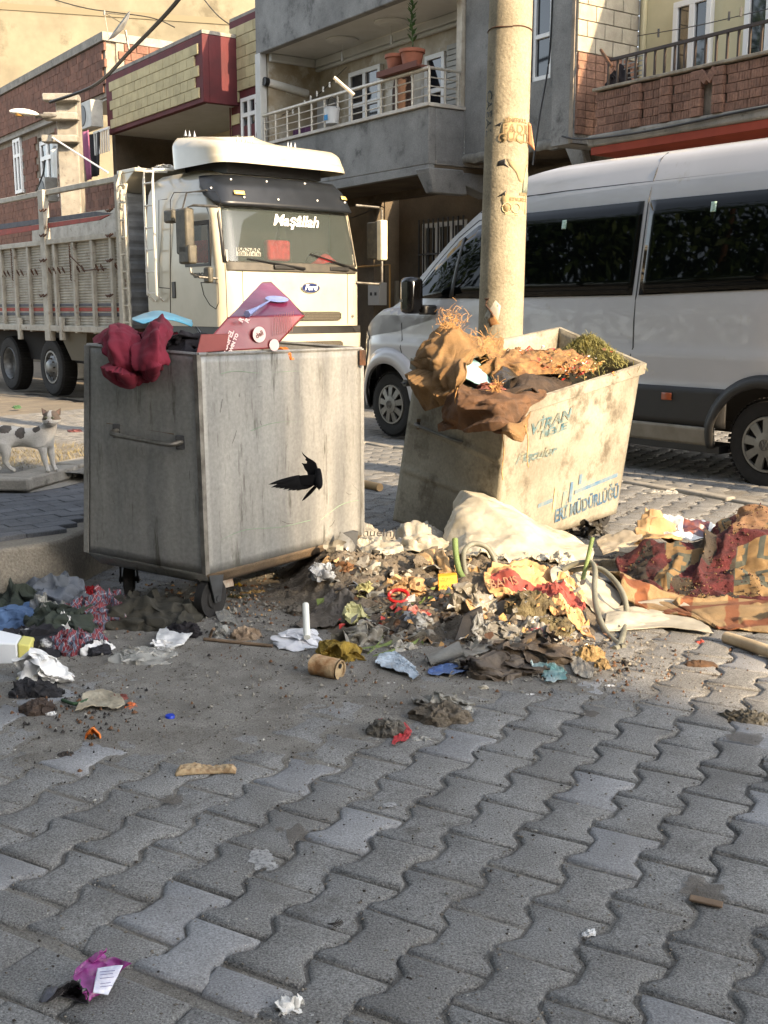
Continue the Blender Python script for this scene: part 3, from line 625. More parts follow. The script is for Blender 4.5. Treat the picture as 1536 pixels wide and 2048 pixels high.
# --- building across the street behind the viewer (shades the foreground), then an added blocker
EDGE = 3.22; q0 = Vector((.714, .70)) * EDGE + Vector((.70, -.714)) * 26
op = thing('opposite_building', 'plain rendered apartment block across the street behind the viewer', 'building')
e1 = Vector((-.819, -.574)); e2 = Vector((.574, -.819)); pts = [q0, q0 + e1 * 28, q0 + e1 * 28 + e2 * 12, q0 + e2 * 12]
mb = MB(); mb.ext([(p.x, p.y, -.3) for p in pts], (0, 0, 17)); mb.build('wall', M('opposite_render', C(150, 138, 112), C(132, 122, 102), .6, .95), op)
mb = MB()
for i in range(8):
    for j in range(4):
        p = q0 + e1 * (1.5 + 3.2 * i); z = 2 + 3.6 * j; nrm = Vector((-.574, .819)) * .03
        v = [(p.x + nrm.x, p.y + nrm.y, z), (p.x + e1.x * 1.5 + nrm.x, p.y + e1.y * 1.5 + nrm.y, z)]
        mb.add(v + [(v[1][0], v[1][1], z + 1.6), (v[0][0], v[0][1], z + 1.6)], [(0, 1, 2, 3)])
mb.build('windows', winglass, op)
c0_ = Vector((3.2, -9.5)); e3 = Vector((-.93, .37)); e4 = Vector((-.37, -.93)); pts = [c0_, c0_ + e3 * 22, c0_ + e3 * 22 + e4 * 10, c0_ + e4 * 10]
ob_ = thing('added_sky_blocker', 'tall brown block added unseen close behind the viewer to hold back sky light', 'building'); MB().ext([(p.x, p.y, -.3) for p in pts], (0, 0, 13)).build('wall', M('corner_render', C(104, 96, 84), C(86, 80, 72), .6, .95), ob_)  # unseen block added to darken the left bin's end face
# trees at left outside the view, mirrored in the van windows
def tree(x, y, h, r, seed):
    t = thing('street_tree', ['', 'leafy street tree opposite the truck, farthest along the left side', 'leafy street tree beside the platform beyond the left edge', 'leafy street tree left of the foreground beyond the edge', 'tallest leafy street tree in the second row at left', 'leafy street tree level with the viewer at far left'][seed], 'tree', (x, y, 0), 0, 'street trees beyond the left edge'); q = random.Random(seed)
    MB().tube(curve([(0, 0, -.3), (.05, 0, 1), (.1, .1, 2.2), (0, .1, h * .7)], 10), lambda u: .14 - .09 * u, 8).build('trunk', rust, t, smooth=True)
    m_ = MB(); cl = [(q.gauss(0, r * .5), q.gauss(0, r * .5), h * .6 + q.gauss(0, h * .2), r * q.uniform(.35, .6)) for _ in range(22)]
    for _ in range(8000):
        cx, cy, cz, cr = q.choice(cl); v = Vector((q.gauss(0, 1), q.gauss(0, 1), q.gauss(0, 1))).normalized() * cr * q.uniform(.6, 1.05); p = Vector((cx, cy, cz)) + v
        a1 = Vector((q.gauss(0, 1), q.gauss(0, 1), q.gauss(0, 1))).normalized() * .14; a2 = a1.cross(Vector((q.gauss(0, 1), q.gauss(0, 1), 1))).normalized() * .055
        m_.add([p - a1, p - a2, p + a1, p + a2], [(0, 1, 2, 3)])
    m_.build('crown', M('leaves', C(70, 90, 40), C(44, 66, 28), 3, .7), t, fixn=False)
for q in ((-9.5, 13.5, 9, 3.2, 1), (-8.6, 8.6, 8.5, 3.0, 2), (-10, 4.4, 9, 3.2, 3), (-12.5, 11, 10, 3.6, 4), (-9, 0, 8, 3, 5)): tree(*q)
# ground floors behind the vehicles
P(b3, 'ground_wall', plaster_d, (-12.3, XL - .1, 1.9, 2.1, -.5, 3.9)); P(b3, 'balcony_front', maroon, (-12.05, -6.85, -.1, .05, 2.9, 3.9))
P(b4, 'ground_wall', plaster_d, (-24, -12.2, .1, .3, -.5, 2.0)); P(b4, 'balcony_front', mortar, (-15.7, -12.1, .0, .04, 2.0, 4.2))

# ================================================================ TRUCK
T0 = AT(455, 800, 15.5); TF = Fr(T0.x, T0.y, R(-50)); TG = -.26
truck = thing('cargo_truck', 'cream cargo truck with dark sun visor and slatted high-sided bed, facing right', 'truck', (T0.x, T0.y, 0), R(-50))
cabm = M('cream_cab_paint', C(180, 174, 156), C(168, 162, 144), 2, .28, .03, 10, coat=.4, spot=C(176, 164, 134), spotamt=.1, spotscale=2)
bedm = M('worn_bed_paint', C(182, 178, 166), C(154, 149, 137), 5, .75, .3, 40, spot=C(96, 72, 50), spotamt=.18, spotscale=7, fine=.1)
darkv = M('dark_visor', C(26, 30, 36), C(34, 38, 44), 5, .35, .1, 60, spot=C(150, 150, 145), spotamt=-.75, spotscale=26)
def S(x, y, ly=0): return TF.onY(x, y, ly)
def Ff(x, y, lx=0): return TF.onX(x, y, lx)
def lerp_tab(t, z):
    for i in range(len(t) - 1):
        if z <= t[i + 1][0]: a, b = t[i], t[i + 1]; k = max(0, (z - a[0]) / (b[0] - a[0])); return tuple(p + (q - p) * k for p, q in zip(a[1:], b[1:]))
    return t[-1][1:]
#      z     xf    inset r
CT = [(.25, .02, .0, .2), (.95, .04, .0, .2), (1.06, .0, .0, .22), (1.83, .0, .0, .22), (1.95, -.02, .0, .2), (2.70, -.19, .03, .2), (3.0, -.34, .07, .26), (3.18, -.5, .16, .32), (3.28, -.8, .32, .4)]
def cabpt(t, z, off=0):   # t in 0..1 along near side back -> front -> far side back
    xf, ins, r = lerp_tab(CT, z); y0, y1 = ins, 2.5 - ins; xb = -2.2
    L1 = xf - r - xb; Lc = r * math.pi / 2; Lf = y1 - y0 - 2 * r; tot = 2 * L1 + 2 * Lc + Lf; s = t * tot
    if s < L1: p = (xb + s, y0); n = (0, -1)
    elif s < L1 + Lc: a = (s - L1) / r; p = (xf - r + r * math.sin(a), y0 + r - r * math.cos(a)); n = (math.sin(a), -math.cos(a))
    elif s < L1 + Lc + Lf: p = (xf, y0 + r + s - L1 - Lc); n = (1, 0)
    elif s < L1 + 2 * Lc + Lf: a = (s - L1 - Lc - Lf) / r; p = (xf - r + r * math.cos(a), y1 - r + r * math.sin(a)); n = (math.cos(a), math.sin(a))
    else: p = (xf - r - (s - L1 - 2 * Lc - Lf), y1); n = (0, 1)
    bul = -.10 * ((p[1] - 1.25) / 1.25) ** 2 * max(0, n[0])
    return (p[0] + bul + n[0] * off, p[1] + n[1] * off, z)
def fpt(y, z, off=0):     # point on the front at sideways y
    xf, ins, r = lerp_tab(CT, z); y0, y1 = ins, 2.5 - ins; x = xf
    if y < y0 + r: k = min(1, (y0 + r - y) / r); x = xf - r + r * math.sqrt(max(0, 1 - k * k))
    if y > y1 - r: k = min(1, (y - y1 + r) / r); x = xf - r + r * math.sqrt(max(0, 1 - k * k))
    return (x - .10 * ((y - 1.25) / 1.25) ** 2 + off, y, z)
def fpatch(name, y0, y1, z0, z1, off, mat, parent=truck, solid=.012, ny=24, nz=6, ztop=None, smooth=True, corner=0):
    def f(u, v):
        a = y0 + (y1 - y0) * u
        lo, hi = z0, z1
        if corner: e = min(a - y0, y1 - a); k = max(0, 1 - e / corner); dz = corner * (1 - math.sqrt(max(0, 1 - k * k))); lo += dz; hi -= dz
        return fpt(a, lo + (hi - lo) * v, off)
    m_ = MB(); m_.grid(f, ny, nz); return m_.build(name, mat, parent, smooth=smooth, solid=solid, angle=50)
def ringloft(zs, off, n, skip=None):
    m_ = MB()
    return m_.grid(lambda u, v: cabpt(u, zs[int(round(v * (len(zs) - 1)))], off), n, len(zs) - 1, skip)
zs = [1.06, 1.3, 1.55, 1.83, 1.95, 2.12, 2.3, 2.48, 2.6, 2.70, 2.84, 3.0, 3.1, 3.18, 3.24, 3.28]; NN = 120
def sk(i, j):
    z = (zs[j] + zs[j + 1]) / 2; p = cabpt((i + .5) / NN, z)
    if 1.95 < z < 2.70 and .13 < p[1] < 2.37 and p[0] > -.6: return True
    if 1.95 < z < 2.48 and p[1] < .04 and -1.0 < p[0] < -.38: return True
    return False
cb = ringloft(zs, 0, NN, sk); n0 = len(cb.v); top = [cabpt(i / 40, 3.28) for i in range(41)]; cb.add(top, [tuple(range(41))]); 
cab = cb.build('cab', cabm, truck, smooth=True, angle=35)
lin = MB(); lin.box(-2.1, -.75, .1, 2.4, 1.1, 3.05); lin.build('cab_interior', inner, cab)
MB().box(-.75, -.22, .12, 2.38, 1.1, 1.9).build('dashboard', M('dash_grey', C(40, 40, 40), None, rough=.7), cab)
ws = M('windscreen_glass', C(84, 92, 90), None, rough=.03, alpha=.45, spec=.9)
fpatch('windscreen', .1, 2.4, 1.94, 2.74, .012, ws, corner=.08, solid=0, nz=8)
fpatch('wiper_panel', .02, 2.48, 1.83, 1.96, .014, M('grey_cowl', C(52, 50, 46), C(70, 66, 58), 8, .6), solid=.01)
for y0, y1 in ((.03, .115), (2.385, 2.47)): fpatch('screen_seal', y0, y1, 1.94, 2.74, .016, black_m, ny=4)
sv = fpatch('sun_visor', .0, 2.5, 2.73, 3.14, .12, darkv, corner=.14, solid=.05, nz=10, ny=40)
for px, py in ((479, 385), (694, 396)):
    y, z = Ff(px, py, -.15); fpatch('marker_lamp', y - .08, y + .08, z - .025, z + .025, .185, M('amber_lens', C(226, 196, 120), None, rough=.25), sv, ny=4, nz=2)
for px, py in ((440, 373), (472, 357), (540, 362), (618, 366), (485, 395), (550, 400), (630, 402), (690, 405), (700, 372)):
    y, z = Ff(px, py, -.18); p = fpt(y, z, .165); MB().lathe([(0, .014), (.012, .01), (.016, 0)], 8, Matrix.Translation(p) @ Matrix.Rotation(R(90), 4, 'Y')).build('screw', pvc, sv, smooth=True)
# nose: panel seams, grilles, bumper
bp = MB(); bz = [.25, .35, .6, .85, .95]; bp.grid(lambda u, v: cabpt(u, bz[int(round(v * 4))], .015), 100, 4); bp.build('bumper', cabm, truck, smooth=True)
MB().grid(lambda u, v: cabpt(.02 + .96 * u, .94 + .13 * v, -.03), 60, 1).build('bumper_gap', black_m, truck)
gm_ = M('grille_black', C(22, 22, 22), C(60, 56, 48), 70, .6)
for (z0, z1) in ((1.14, 1.27), (.72, .84)):
    g_ = fpatch('grille', .35, 2.05, z0, z1, .016, gm_, corner=.03); hx = MB()
    for i in range(34):
        for j in range(3):
            y = .4 + 1.6 * (i + .5 * (j % 2)) / 33; z = z0 + .022 + j * (z1 - z0 - .044) / 2; p = fpt(y, z, .024)
            hx.lathe([(.012, .004), (.021, .004), (.021, 0), (.012, 0), (.012, .004)], 6, Matrix.Translation(p) @ Matrix.Rotation(R(90), 4, 'Y'))
    tag(hx.build('mesh_rings', M('grille_grey', C(96, 90, 78), None, rough=.5), g_), kind='stuff')
for y in (.33, 2.2): MB().tube([fpt(y, 1.08, .004), fpt(y, 1.83, .004)], .004, 4).build('panel_seam', black_m, truck)
p = fpt(2.3, 1.2, .01); MB().lathe([(0, .01), (.02, .008), (.022, 0)], 10, Matrix.Translation(p) @ Matrix.Rotation(R(90), 4, 'Y')).build('tow_cap', steel, truck)
for px in (568, 680):
    y, z = Ff(px, 540, 0); p = fpt(y, 1.89, .03); m_ = MB(); m_.box(p[0] - .02, p[0] + .02, y - .18, y + .18, 1.865, 1.925); m_.build('cowl_grip', black_m, truck, bev=.008)
for (a, b_) in (((490, 517), (607, 538)), ((613, 508), (722, 541))):
    pa, pb = Ff(*a, -.1), Ff(*b_, 0); q = [fpt(pa[0] + (pb[0] - pa[0]) * k, pa[1] + (pb[1] - pa[1]) * k, .045) for k in (0, .25, .5, .75, 1)]; MB().tube(q, lambda u: .008 + .014 * u, 6).build('wiper', black_m, truck, smooth=True)
# badge oval with lettering, slogan on the glass
y, z = Ff(620, 576, 0); p = fpt(y, z, .01); m_ = MB(); ov = [(p[0], y + .17 * math.cos(i / 28 * 6.283), z + .075 * math.sin(i / 28 * 6.283)) for i in range(28)]; m_.ext(ov, (.012, 0, 0))
bd = m_.build('badge', M('chrome', C(190, 190, 188), None, rough=.2, metal=.8), truck, bev=.004)
m_ = MB(); m_.ext([(p[0] + .011, y + .152 * math.cos(i / 28 * 6.283), z + .06 * math.sin(i / 28 * 6.283)) for i in range(28)], (.003, 0, 0)); m_.build('badge_field', M('badge_blue', C(20, 36, 84), None, rough=.3), bd)
text('badge_lettering', 'Ford', .115, pvc, bd, (p[0] + .0155, y, z + .005), (R(90), 0, R(90)), .001, .35, bold=.003)
y, z = Ff(588, 437, -.16); p = fpt(y, z - .045, .03); text('slogan', 'Maşâllah', .23, M('sticker_white', C(240, 240, 236), None, rough=.5), truck, p, (R(76), 0, R(90)), .001, .4, bold=.004, sx=1.0)
y, z = S(400, 551, 0); text('model_lettering', 'CARGO', .10, black_m, truck, (y, -.004, z), (R(90), 0, 0), .003, 0, bold=.002)
# things behind the screen
def pl(name, a, b_, lx, mat, dz=.02):
    ya, za = Ff(*a, lx); yb, zb = Ff(*b_, lx); return MB().box(lx - .02, lx, ya, yb, zb, za).build(name, mat, truck, bev=.003)
signm = M('dash_sign', C(225, 220, 205), None, rough=.6); sg = pl('dash_sign', (473, 495), (522, 513), -.16, signm)
y, z = Ff(498, 499.5, -.16); text('sign_lettering', 'BAŞAN', .1, M('sign_black', C(30, 26, 26), None), sg, (-.157, y, z), (R(90), 0, R(90)), .001, bold=.002, sx=1.25)
y, z = Ff(498, 508.5, -.16); text('sign_lettering', '0530 731 41 96', .06, MATS['sign_black'], sg, (-.157, y, z), (R(90), 0, R(90)), .001, bold=.001, sx=1)
redc = M('red_dash_cloth', C(178, 40, 44), C(140, 26, 32), 12, .9, .3, 40)
m_ = MB(); m_.grid(lambda u, v: (-.30 + .16 * v, .16 + 2.2 * u, 1.93 + .035 * math.sin(u * 9) * (1 - v) + (.16 * math.exp(-((u - .82) / .09) ** 2) + .05 * math.exp(-((u - .5) / .2) ** 2)) * (1 - v * .6)), 60, 5); m_.build('dashboard_cloth', redc, cab, smooth=True, solid=.006)
yy, zz = Ff(556, 500, -.5); MB().box(-.6, -.45, yy - .2, yy + .2, zz - .16, zz + .14).build('seat_cushion', redc, cab, bev=.04)
m_ = MB(); m_.tube([(-.45 + .06 * math.sin(a), 1.95 + .22 * math.cos(a), 2.03 + .13 * math.sin(a)) for a in [i / 24 * 6.283 for i in range(25)]], .014, 6); m_.build('steering_wheel', black_m, cab, smooth=True)
# side: door, window, seams, handle, mirror, ladder
m_ = MB()
def sline(pts, r=.006): m_.tube([(S(*p)[0], -.002, S(*p)[1]) for p in pts], r, 4)
sline([(341, 640), (341, 500), (341, 400), (348, 385), (432, 383), (441, 400)]); sline([(318, 575), (318, 400), (335, 398)]); sline([(318, 575), (341, 577)]); sline([(402, 565), (436, 566), (438, 605), (432, 618), (420, 610), (408, 590), (402, 565)]); sline([(441, 400), (452, 560), (455, 640)])
m_.build('door_seams', black_m, truck)
side_y = lambda px, py: S(px, py)
w0, w1 = S(392, 432), S(431, 530); wg = MB().box(-1.02, -.34, .0, .012, 1.93, 2.5).build('door_window', M('side_glass', C(20, 26, 26), None, rough=.05, alpha=.3), truck, bev=0)
MB().box(-1.0, -.36, .02, .03, 1.94, 2.26).build('curtain', M('red_curtain', C(196, 40, 32), C(120, 26, 26), 26, .85, spot=C(40, 20, 20), spotamt=.1, spotscale=20), cab)
fr = MB(); fr.box(-1.05, -.98, -.008, .02, 1.9, 2.53).box(-.40, -.34, -.008, .02, 1.9, 2.53).box(-.98, -.40, -.008, .02, 1.9, 1.94).box(-.98, -.40, -.008, .02, 2.47, 2.53); fr.build('window_frame', black_m, truck, bev=.004)
x, z = S(348, 580); MB().box(x - .055, x + .055, -.012, .01, z - .12, z + .12).build('door_handle', black_m, truck, bev=.03)
def mirror(xa, ya, za, w_, h_, d_, mat): return MB().box(xa - w_ / 2, xa + w_ / 2, ya - d_ / 2, ya + d_ / 2, za - h_ / 2, za + h_ / 2).build('mirror', mat, truck, bev=.03)
mm = M('mirror_grey', C(58, 56, 50), C(84, 80, 68), 12, .6)
x, z = TF.onY(370, 463, -.28); xa = x; mirror(x, -.28, z, .3, .62, .14, mm); mirror(x + .06, -.28, TF.onY(375, 509, -.28)[1], .3, .26, .14, mm); mirror(TF.onY(345, 433, -.2)[0], -.2, TF.onY(345, 433, -.2)[1], .26, .18, .16, mm)
ar = MB(); z1_ = TF.onY(370, 415, -.28)[1]; z2_ = TF.onY(380, 540, -.28)[1]
ar.tube([(xa + .1, -.28, z - .3), (xa + .1, -.28, z1_), (xa + .2, -.25, z1_ + .02), (-.12, .0, z1_)], .018, 8); ar.tube([(xa + .12, -.28, z - .5), (xa + .14, -.28, z2_ - .05), (xa + .3, -.25, z2_ - .1), (-.18, 0, z2_ - .12)], .018, 8); ar.tube([(xa - .25, -.2, z1_ - .1), (xa - .15, -.15, z1_ + .22), (xa + .15, .0, z1_ + .24)], .012, 6); ar.build('mirror_arm', steel, truck, smooth=True)
x, z = TF.onY(417, 550, -.1); mirror(x, -.1, z, .17, .22, .08, mm)
y, z = Ff(762, 480, .05); fm = MB(); fm.box(-.06, .06, y - .0, y + .13, z - .3, z + .3).build('mirror', M('spotted_mirror_back', C(214, 206, 180), C(200, 190, 160), 10, .5, spot=C(90, 80, 60), spotamt=-.2, spotscale=30), truck, bev=.02)
MB().box(-.30, -.06, y - .0, y + .12, z - .28, z + .28).build('mirror', mm, truck, bev=.02)
ar = MB(); ar.tube([(-.1, 2.4, z + .5), (0, y, z + .48), (0, y + .06, z + .44), (0, y + .06, z - .62), (0, y, z - .66), (-.1, 2.4, z - .64)], .02, 8); ar.build('mirror_arm', steel, truck, smooth=True)
ld = MB(); xl0, xl1 = S(303, 400)[0], S(321, 400)[0]; zt, zb = S(305, 343)[1], S(310, 603)[1]
for x in (xl0, xl1): ld.tube([(x + .05, .25, zt + .02), (x, -.1, zt), (x, -.12, zt - .15), (x, -.12, zb + .1), (x + .02, -.02, zb)], .02, 8)
ld.build('ladder_rail', white_paint, truck, smooth=True)
for i in range(6): z = zb + .12 + (zt - zb - .3) * i / 5; MB().tube([(xl0, -.12, z), (xl1, -.12, z)], .013, 6).build('ladder_rung', white_paint, truck, smooth=True)
MB().lathe([(.78, -.02), (.80, .0), (.80, .2), (.74, .2), (.74, -.02)], 32, Matrix.Translation((-1.25, .03, .42)) @ Matrix.Rotation(R(-90), 4, 'X')).build('wheel_arch', M('arch_grey', C(150, 156, 160), None, rough=.5), truck, smooth=True)
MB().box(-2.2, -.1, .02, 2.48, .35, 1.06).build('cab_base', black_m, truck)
# roof fairing with spikes
fa_ = MB(); zr = 3.30
def fair(u, v):
    a = u * 2 * math.pi; ex = .3
    cx, sy = math.copysign(abs(math.cos(a)) ** ex, math.cos(a)), math.copysign(abs(math.sin(a)) ** ex, math.sin(a))
    s = 1 if v < .35 else max(0.0, 1 - ((v - .35) / .65) ** 3); z = zr + min(v / .8, 1) * (.42 - .10 * cx * (v > .2)) + .02 * (1 - abs(sy)) * v
    wv = (1 - .04 * v) * (s if v > .8 else 1 - .10 * max(0, (v - .5) / .3) ** 2)
    return (-.98 + cx * .78 * wv + (.1 - .16 * v), 1.22 + sy * 1.14 * wv, z)
vv = 16; fa_.grid(fair, 64, vv); fairing = fa_.build('roof_fairing', cabm, truck, smooth=True, angle=60)
MB().box(-1.7, -.5, .4, 2.05, 3.2, 3.37).build('fairing_gap', black_m, truck)
for px, py in ((371, 266), (379, 266), (389, 266), (475, 275), (485, 277), (493, 278), (502, 278), (576, 285), (582, 286), (590, 288)):
    y, z = Ff(px, py, -.9); MB().lathe([(.028, 0), (.02, .02), (0, .09)], 8, Matrix.Translation((-.9, y, 3.70))).build('spike', MATS['chrome'], fairing)
# cargo bed
XB = -2.96
bedw = [S(px, 560)[0] for px in (6, 32, 60, 95, 113, 151, 188, 226)]; zt, zm, zb = 3.33, 2.42, 1.0
cr_ = MB()
def corr(x0, x1, z0, z1, pitch, dep, y=.04):
    n = int((z1 - z0) / pitch); pts = []
    for i in range(n): z = z0 + i * pitch; pts += [(y, z), (y - dep, z + pitch * .25), (y - dep, z + pitch * .6), (y, z + pitch * .8)]
    pts.append((y, z1)); v = [(x, a, b_) for x in (x0, x1) for a, b_ in pts]; k = len(pts); return v, [(i, i + 1, k + i + 1, k + i) for i in range(k - 1)]
edges = [-12.2] + [-11.2 + .62 * i for i in range(5)] + bedw
edges = sorted(set(round(e, 2) for e in edges)); edges.append(XB)
for a, b_ in zip(edges, edges[1:]): m_ = MB(); m_.add(*corr(a, b_, zb, zm, .047, .018)); m_.build('side_panel', bedm, truck, fixn=False)
for x in edges:
    big = abs(x - bedw[3]) < .02 or x in (-12.2, XB); ww = .11 if big else .045
    MB().box(x - ww, x + ww, -.035 if not big else -.06, .05, .9 if not big else .75, zm if not big else zt + .03).build('bed_post', bedm, truck, bev=.008)
for z0, z1 in ((zm, zm + .09), (zb - .08, zb + .02)): MB().box(-12.3, XB + .05, -.045, .05, z0, z1).build('bed_rail', bedm, truck, bev=.008)
for i in range(4):
    z = zm + .1 + i * .2; MB().add(*(lambda q: (q[0], q[1]))(corr(-12.2, XB, z, z + .198, .198, .03, .05))).build('top_board', bedm, truck, fixn=False)
MB().box(-12.2, XB, .0, .08, zt - .06, zt + .03).build('top_rail', bedm, truck, bev=.01)
def sp(name, pts, mat, y=-.0): 
    m_ = MB(); m_.ext([(S(*p)[0], y, S(*p)[1]) for p in pts], (0, .03, 0)); return m_.build(name, mat, truck)
navy = M('navy_stripe', C(60, 62, 74), C(84, 84, 88), 9, .7); reds = M('red_stripe', C(160, 62, 48), C(130, 58, 46), 9, .7)
sp('navy_stripe', [(-60, 456), (190, 423), (222, 427), (-60, 467)], navy, .012); sp('red_stripe', [(-60, 468), (218, 429), (196, 440), (-60, 480)], reds, .012)
for (a, b_, m0) in ((1.35, 1.40, navy), (1.27, 1.33, reds), (1.19, 1.245, navy)): MB().box(-12.2, XB - .05, .018, .03, a, b_).build('navy_stripe' if m0 is navy else 'red_stripe', m0, truck)
MB().box(-12.2, XB, .06, 2.45, zb - .1, zb).build('bed_floor', rust, truck); MB().box(-12.2, XB, 2.4, 2.45, zb, zt).build('far_side', bedm, truck)
m_ = MB(); v, f = corr(.1, 2.45, zb, 3.2, .22, .02, 0); m_.add([(XB - q[1], q[0], q[2]) for q in v], f); m_.build('headboard', M('headboard_grey', C(150, 152, 152), C(128, 130, 130), 4, .6), truck, fixn=False)
MB().box(XB - .05, XB + .55, -.03, 2.45, 3.36, 3.42).add(*(lambda q: (q.v, q.f))(MB().hexa([(XB, -.03, 3.1), (XB + .06, -.03, 3.1), (XB + .06, 2.4, 3.1), (XB, 2.4, 3.1)], [(XB, -.03, 3.36), (XB + .5, -.03, 3.36), (XB + .5, 2.4, 3.36), (XB, 2.4, 3.36)]))).build('canopy', cabm, truck, bev=.01)
m_ = MB(); m_.tube([(XB + .12, -.05, 3.4), (XB + .10, -.1, 3.2), (XB + .16, -.1, .9)], .028, 8); m_.tube([(XB + .3, -.05, 3.2), (XB + .3, -.1, 3.0), (XB + .34, -.1, .9)], .02, 8); m_.build('headboard_post', M('chipped_white', C(206, 202, 188), C(180, 174, 156), 10, .6, spot=C(70, 56, 44), spotamt=.1, spotscale=16), truck, smooth=True)
for i in range(9): z = 1.1 + i * .26; MB().tube([(XB + .15, -.1, z), (XB + .33, -.1, z)], .014, 6).build('step_rung', MATS['chipped_white'], truck)
m_ = MB()
for a in [e for e in edges if e > -9]:
    for k in (.18, .36):
        x = a + k
        if x > XB - .1: continue
        m_.tube([(x, -.0, 1.92), (x - .01, -.04, 1.98), (x + .03, -.06, 2.02), (x + .07, -.05, 1.98), (x + .075, -.03, 1.91)], .009, 5)
tag(m_.build('rope_hooks', rust, truck), kind='stuff'); ch = MB()
for px, y0, y1 in ((145, 488, 560), (28, 497, 560)):
    x, z = S(px, y0); zz = S(px, y1)[1]; n = 14
    for i in range(n): q = z + (zz - z) * i / n; ch.tube([(x + (.02 if i % 2 else 0), -.06, q), (x - .015, -.06, q - .03), (x + (.02 if i % 2 else 0), -.06, q - .055)], .010, 5)
ch.tube([(S(145, 510)[0], -.06, S(145, 510)[1]), (S(176, 541)[0], -.06, S(176, 541)[1]), (S(218, 537)[0], -.05, S(218, 537)[1])], .010, 5); ch.build('chain', rust, truck)
m_ = MB()
for px in (92, 98, 230, 226):
    for py in (420, 470, 520, 590): x, z = S(px, py); m_.tube([(x - .09, -.08, z), (x, -.1, z - .03), (x + .09, -.08, z + .01)], .014, 5)
m_.build('hinges', rust, truck)
for px in (128, 44): x, z = S(px, 655); MB().box(x - .06, x + .06, -.07, .0, z - .22, z + .18).build('bed_bracket', bedm, truck, bev=.01)
m_ = MB(); m_.ext([(S(112, 665)[0], .05, .93), (S(168, 665)[0], .05, .93), (S(160, 720)[0], .1, .42), (S(133, 720)[0], .1, .42)], (0, .5, 0)); m_.build('mudflap', M('flap_grey', C(96, 90, 76), None, rough=.9), truck)
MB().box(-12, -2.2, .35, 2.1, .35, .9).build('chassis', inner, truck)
for px in (30, 60): pass
def wheel(parent, cx, cz, y, r, hub, deep=0, name='wheel', w_=.26):
    mt = Matrix.Translation((cx, y, cz)) @ Matrix.Rotation(R(90), 4, 'X')
    tr_ = MB(); tr_.lathe([(r * .60, -.02), (r * .64, .0), (r * .80, .012), (r * .93, .0), (r * .985, -.03), (r, -.06), (r, -w_ + .03), (r * .97, -w_), (r * .6, -w_)], 56, mt)
    for i in range(56):
        a = i / 56 * 6.283; q = mt @ Matrix.Rotation(a, 4, 'Z') @ Matrix.Translation((r, 0, -w_ * .5)); v = MB().box(-.004, .010, -.012, .012, -w_ * .46, w_ * .42).v
        tr_.add([q @ Vector(p) for p in v], [(0, 1, 3, 2), (4, 6, 7, 5), (0, 4, 5, 1), (2, 3, 7, 6), (0, 2, 6, 4), (1, 5, 7, 3)])
    wo = tr_.build(name, rubber, parent, smooth=True, angle=30); 
    return wo, mt
truck_rim = M('truck_rim', C(132, 134, 134), C(96, 96, 94), 9, .4, .1, 40, metal=.5)
for px in (20, 103):
    x = S(px, 740, .12)[0]; wo, mt = wheel(truck, x, TG + .52, .12, .52, None, w_=.28)
    if px == 103:
        rm = MB(); rm.lathe([(.31, -.03), (.30, .0), (.27, .0), (.25, -.05), (.2, -.03), (.13, .03), (.11, .06), (.06, .075), (0, .075)], 40, mt); rim = rm.build('rim', truck_rim, wo, smooth=True)
        for i in range(10): a = i / 10 * 6.283; q = mt @ Matrix.Translation((.165 * math.cos(a), .165 * math.sin(a), .005)); MB().lathe([(.014, .03), (.016, 0)], 8, q).build('wheel_nut', steel, rim)
        for i in range(10): a = (i + .5) / 10 * 6.283; q = mt @ Matrix.Translation((.225 * math.cos(a), .225 * math.sin(a), -.03)); MB().lathe([(0, .012), (.02, .012), (.02, 0)], 10, q).build('rim_hole', black_m, rim)
    else:
        rm = MB(); rm.lathe([(.31, -.01), (.30, .0), (.28, -.02), (.26, -.16), (.15, -.2), (0, -.2)], 40, mt); rm.build('rim', truck_rim, wo, smooth=True)
x = -1.35; wo, mt = wheel(truck, x, TG + .52, .06, .52, None); rm = MB(); rm.lathe([(.31, -.03), (.27, .0), (.2, -.03), (.11, .06), (0, .075)], 40, mt); rm.build('rim', truck_rim, wo, smooth=True)
for x in (-5.95, -7.4, -1.35):
    mt = Matrix.Translation((x, 2.4, TG + .52)) @ Matrix.Rotation(R(90), 4, 'X'); MB().lathe([(0, -.02), (.5, 0), (.52, .03), (.52, .24), (.3, .26), (0, .26)], 32, mt).build('wheel', rubber, truck, smooth=True)
# sacks on the bed top
for i, (px, py, w_, c_) in enumerate(((285, 277, .9, 'pale rolled tarpaulin lying over the truck bed headboard'), (338, 283, .6, 'folded whitish sheet beside the roof fairing on the truck bed'))):
    x, z = TF.onY(px, py + 6, .6); wx, wy = T0.x + x * TF.c - .6 * TF.s, T0.y + x * TF.s + .6 * TF.c
    tag(heap('tarpaulin', (wx, wy, 3.42), w_, .4, .14, M('tarp_pale', C(190, 186, 176), C(150, 146, 136), 7, .7), R(-50), 50 + i), c_, 'tarpaulin')

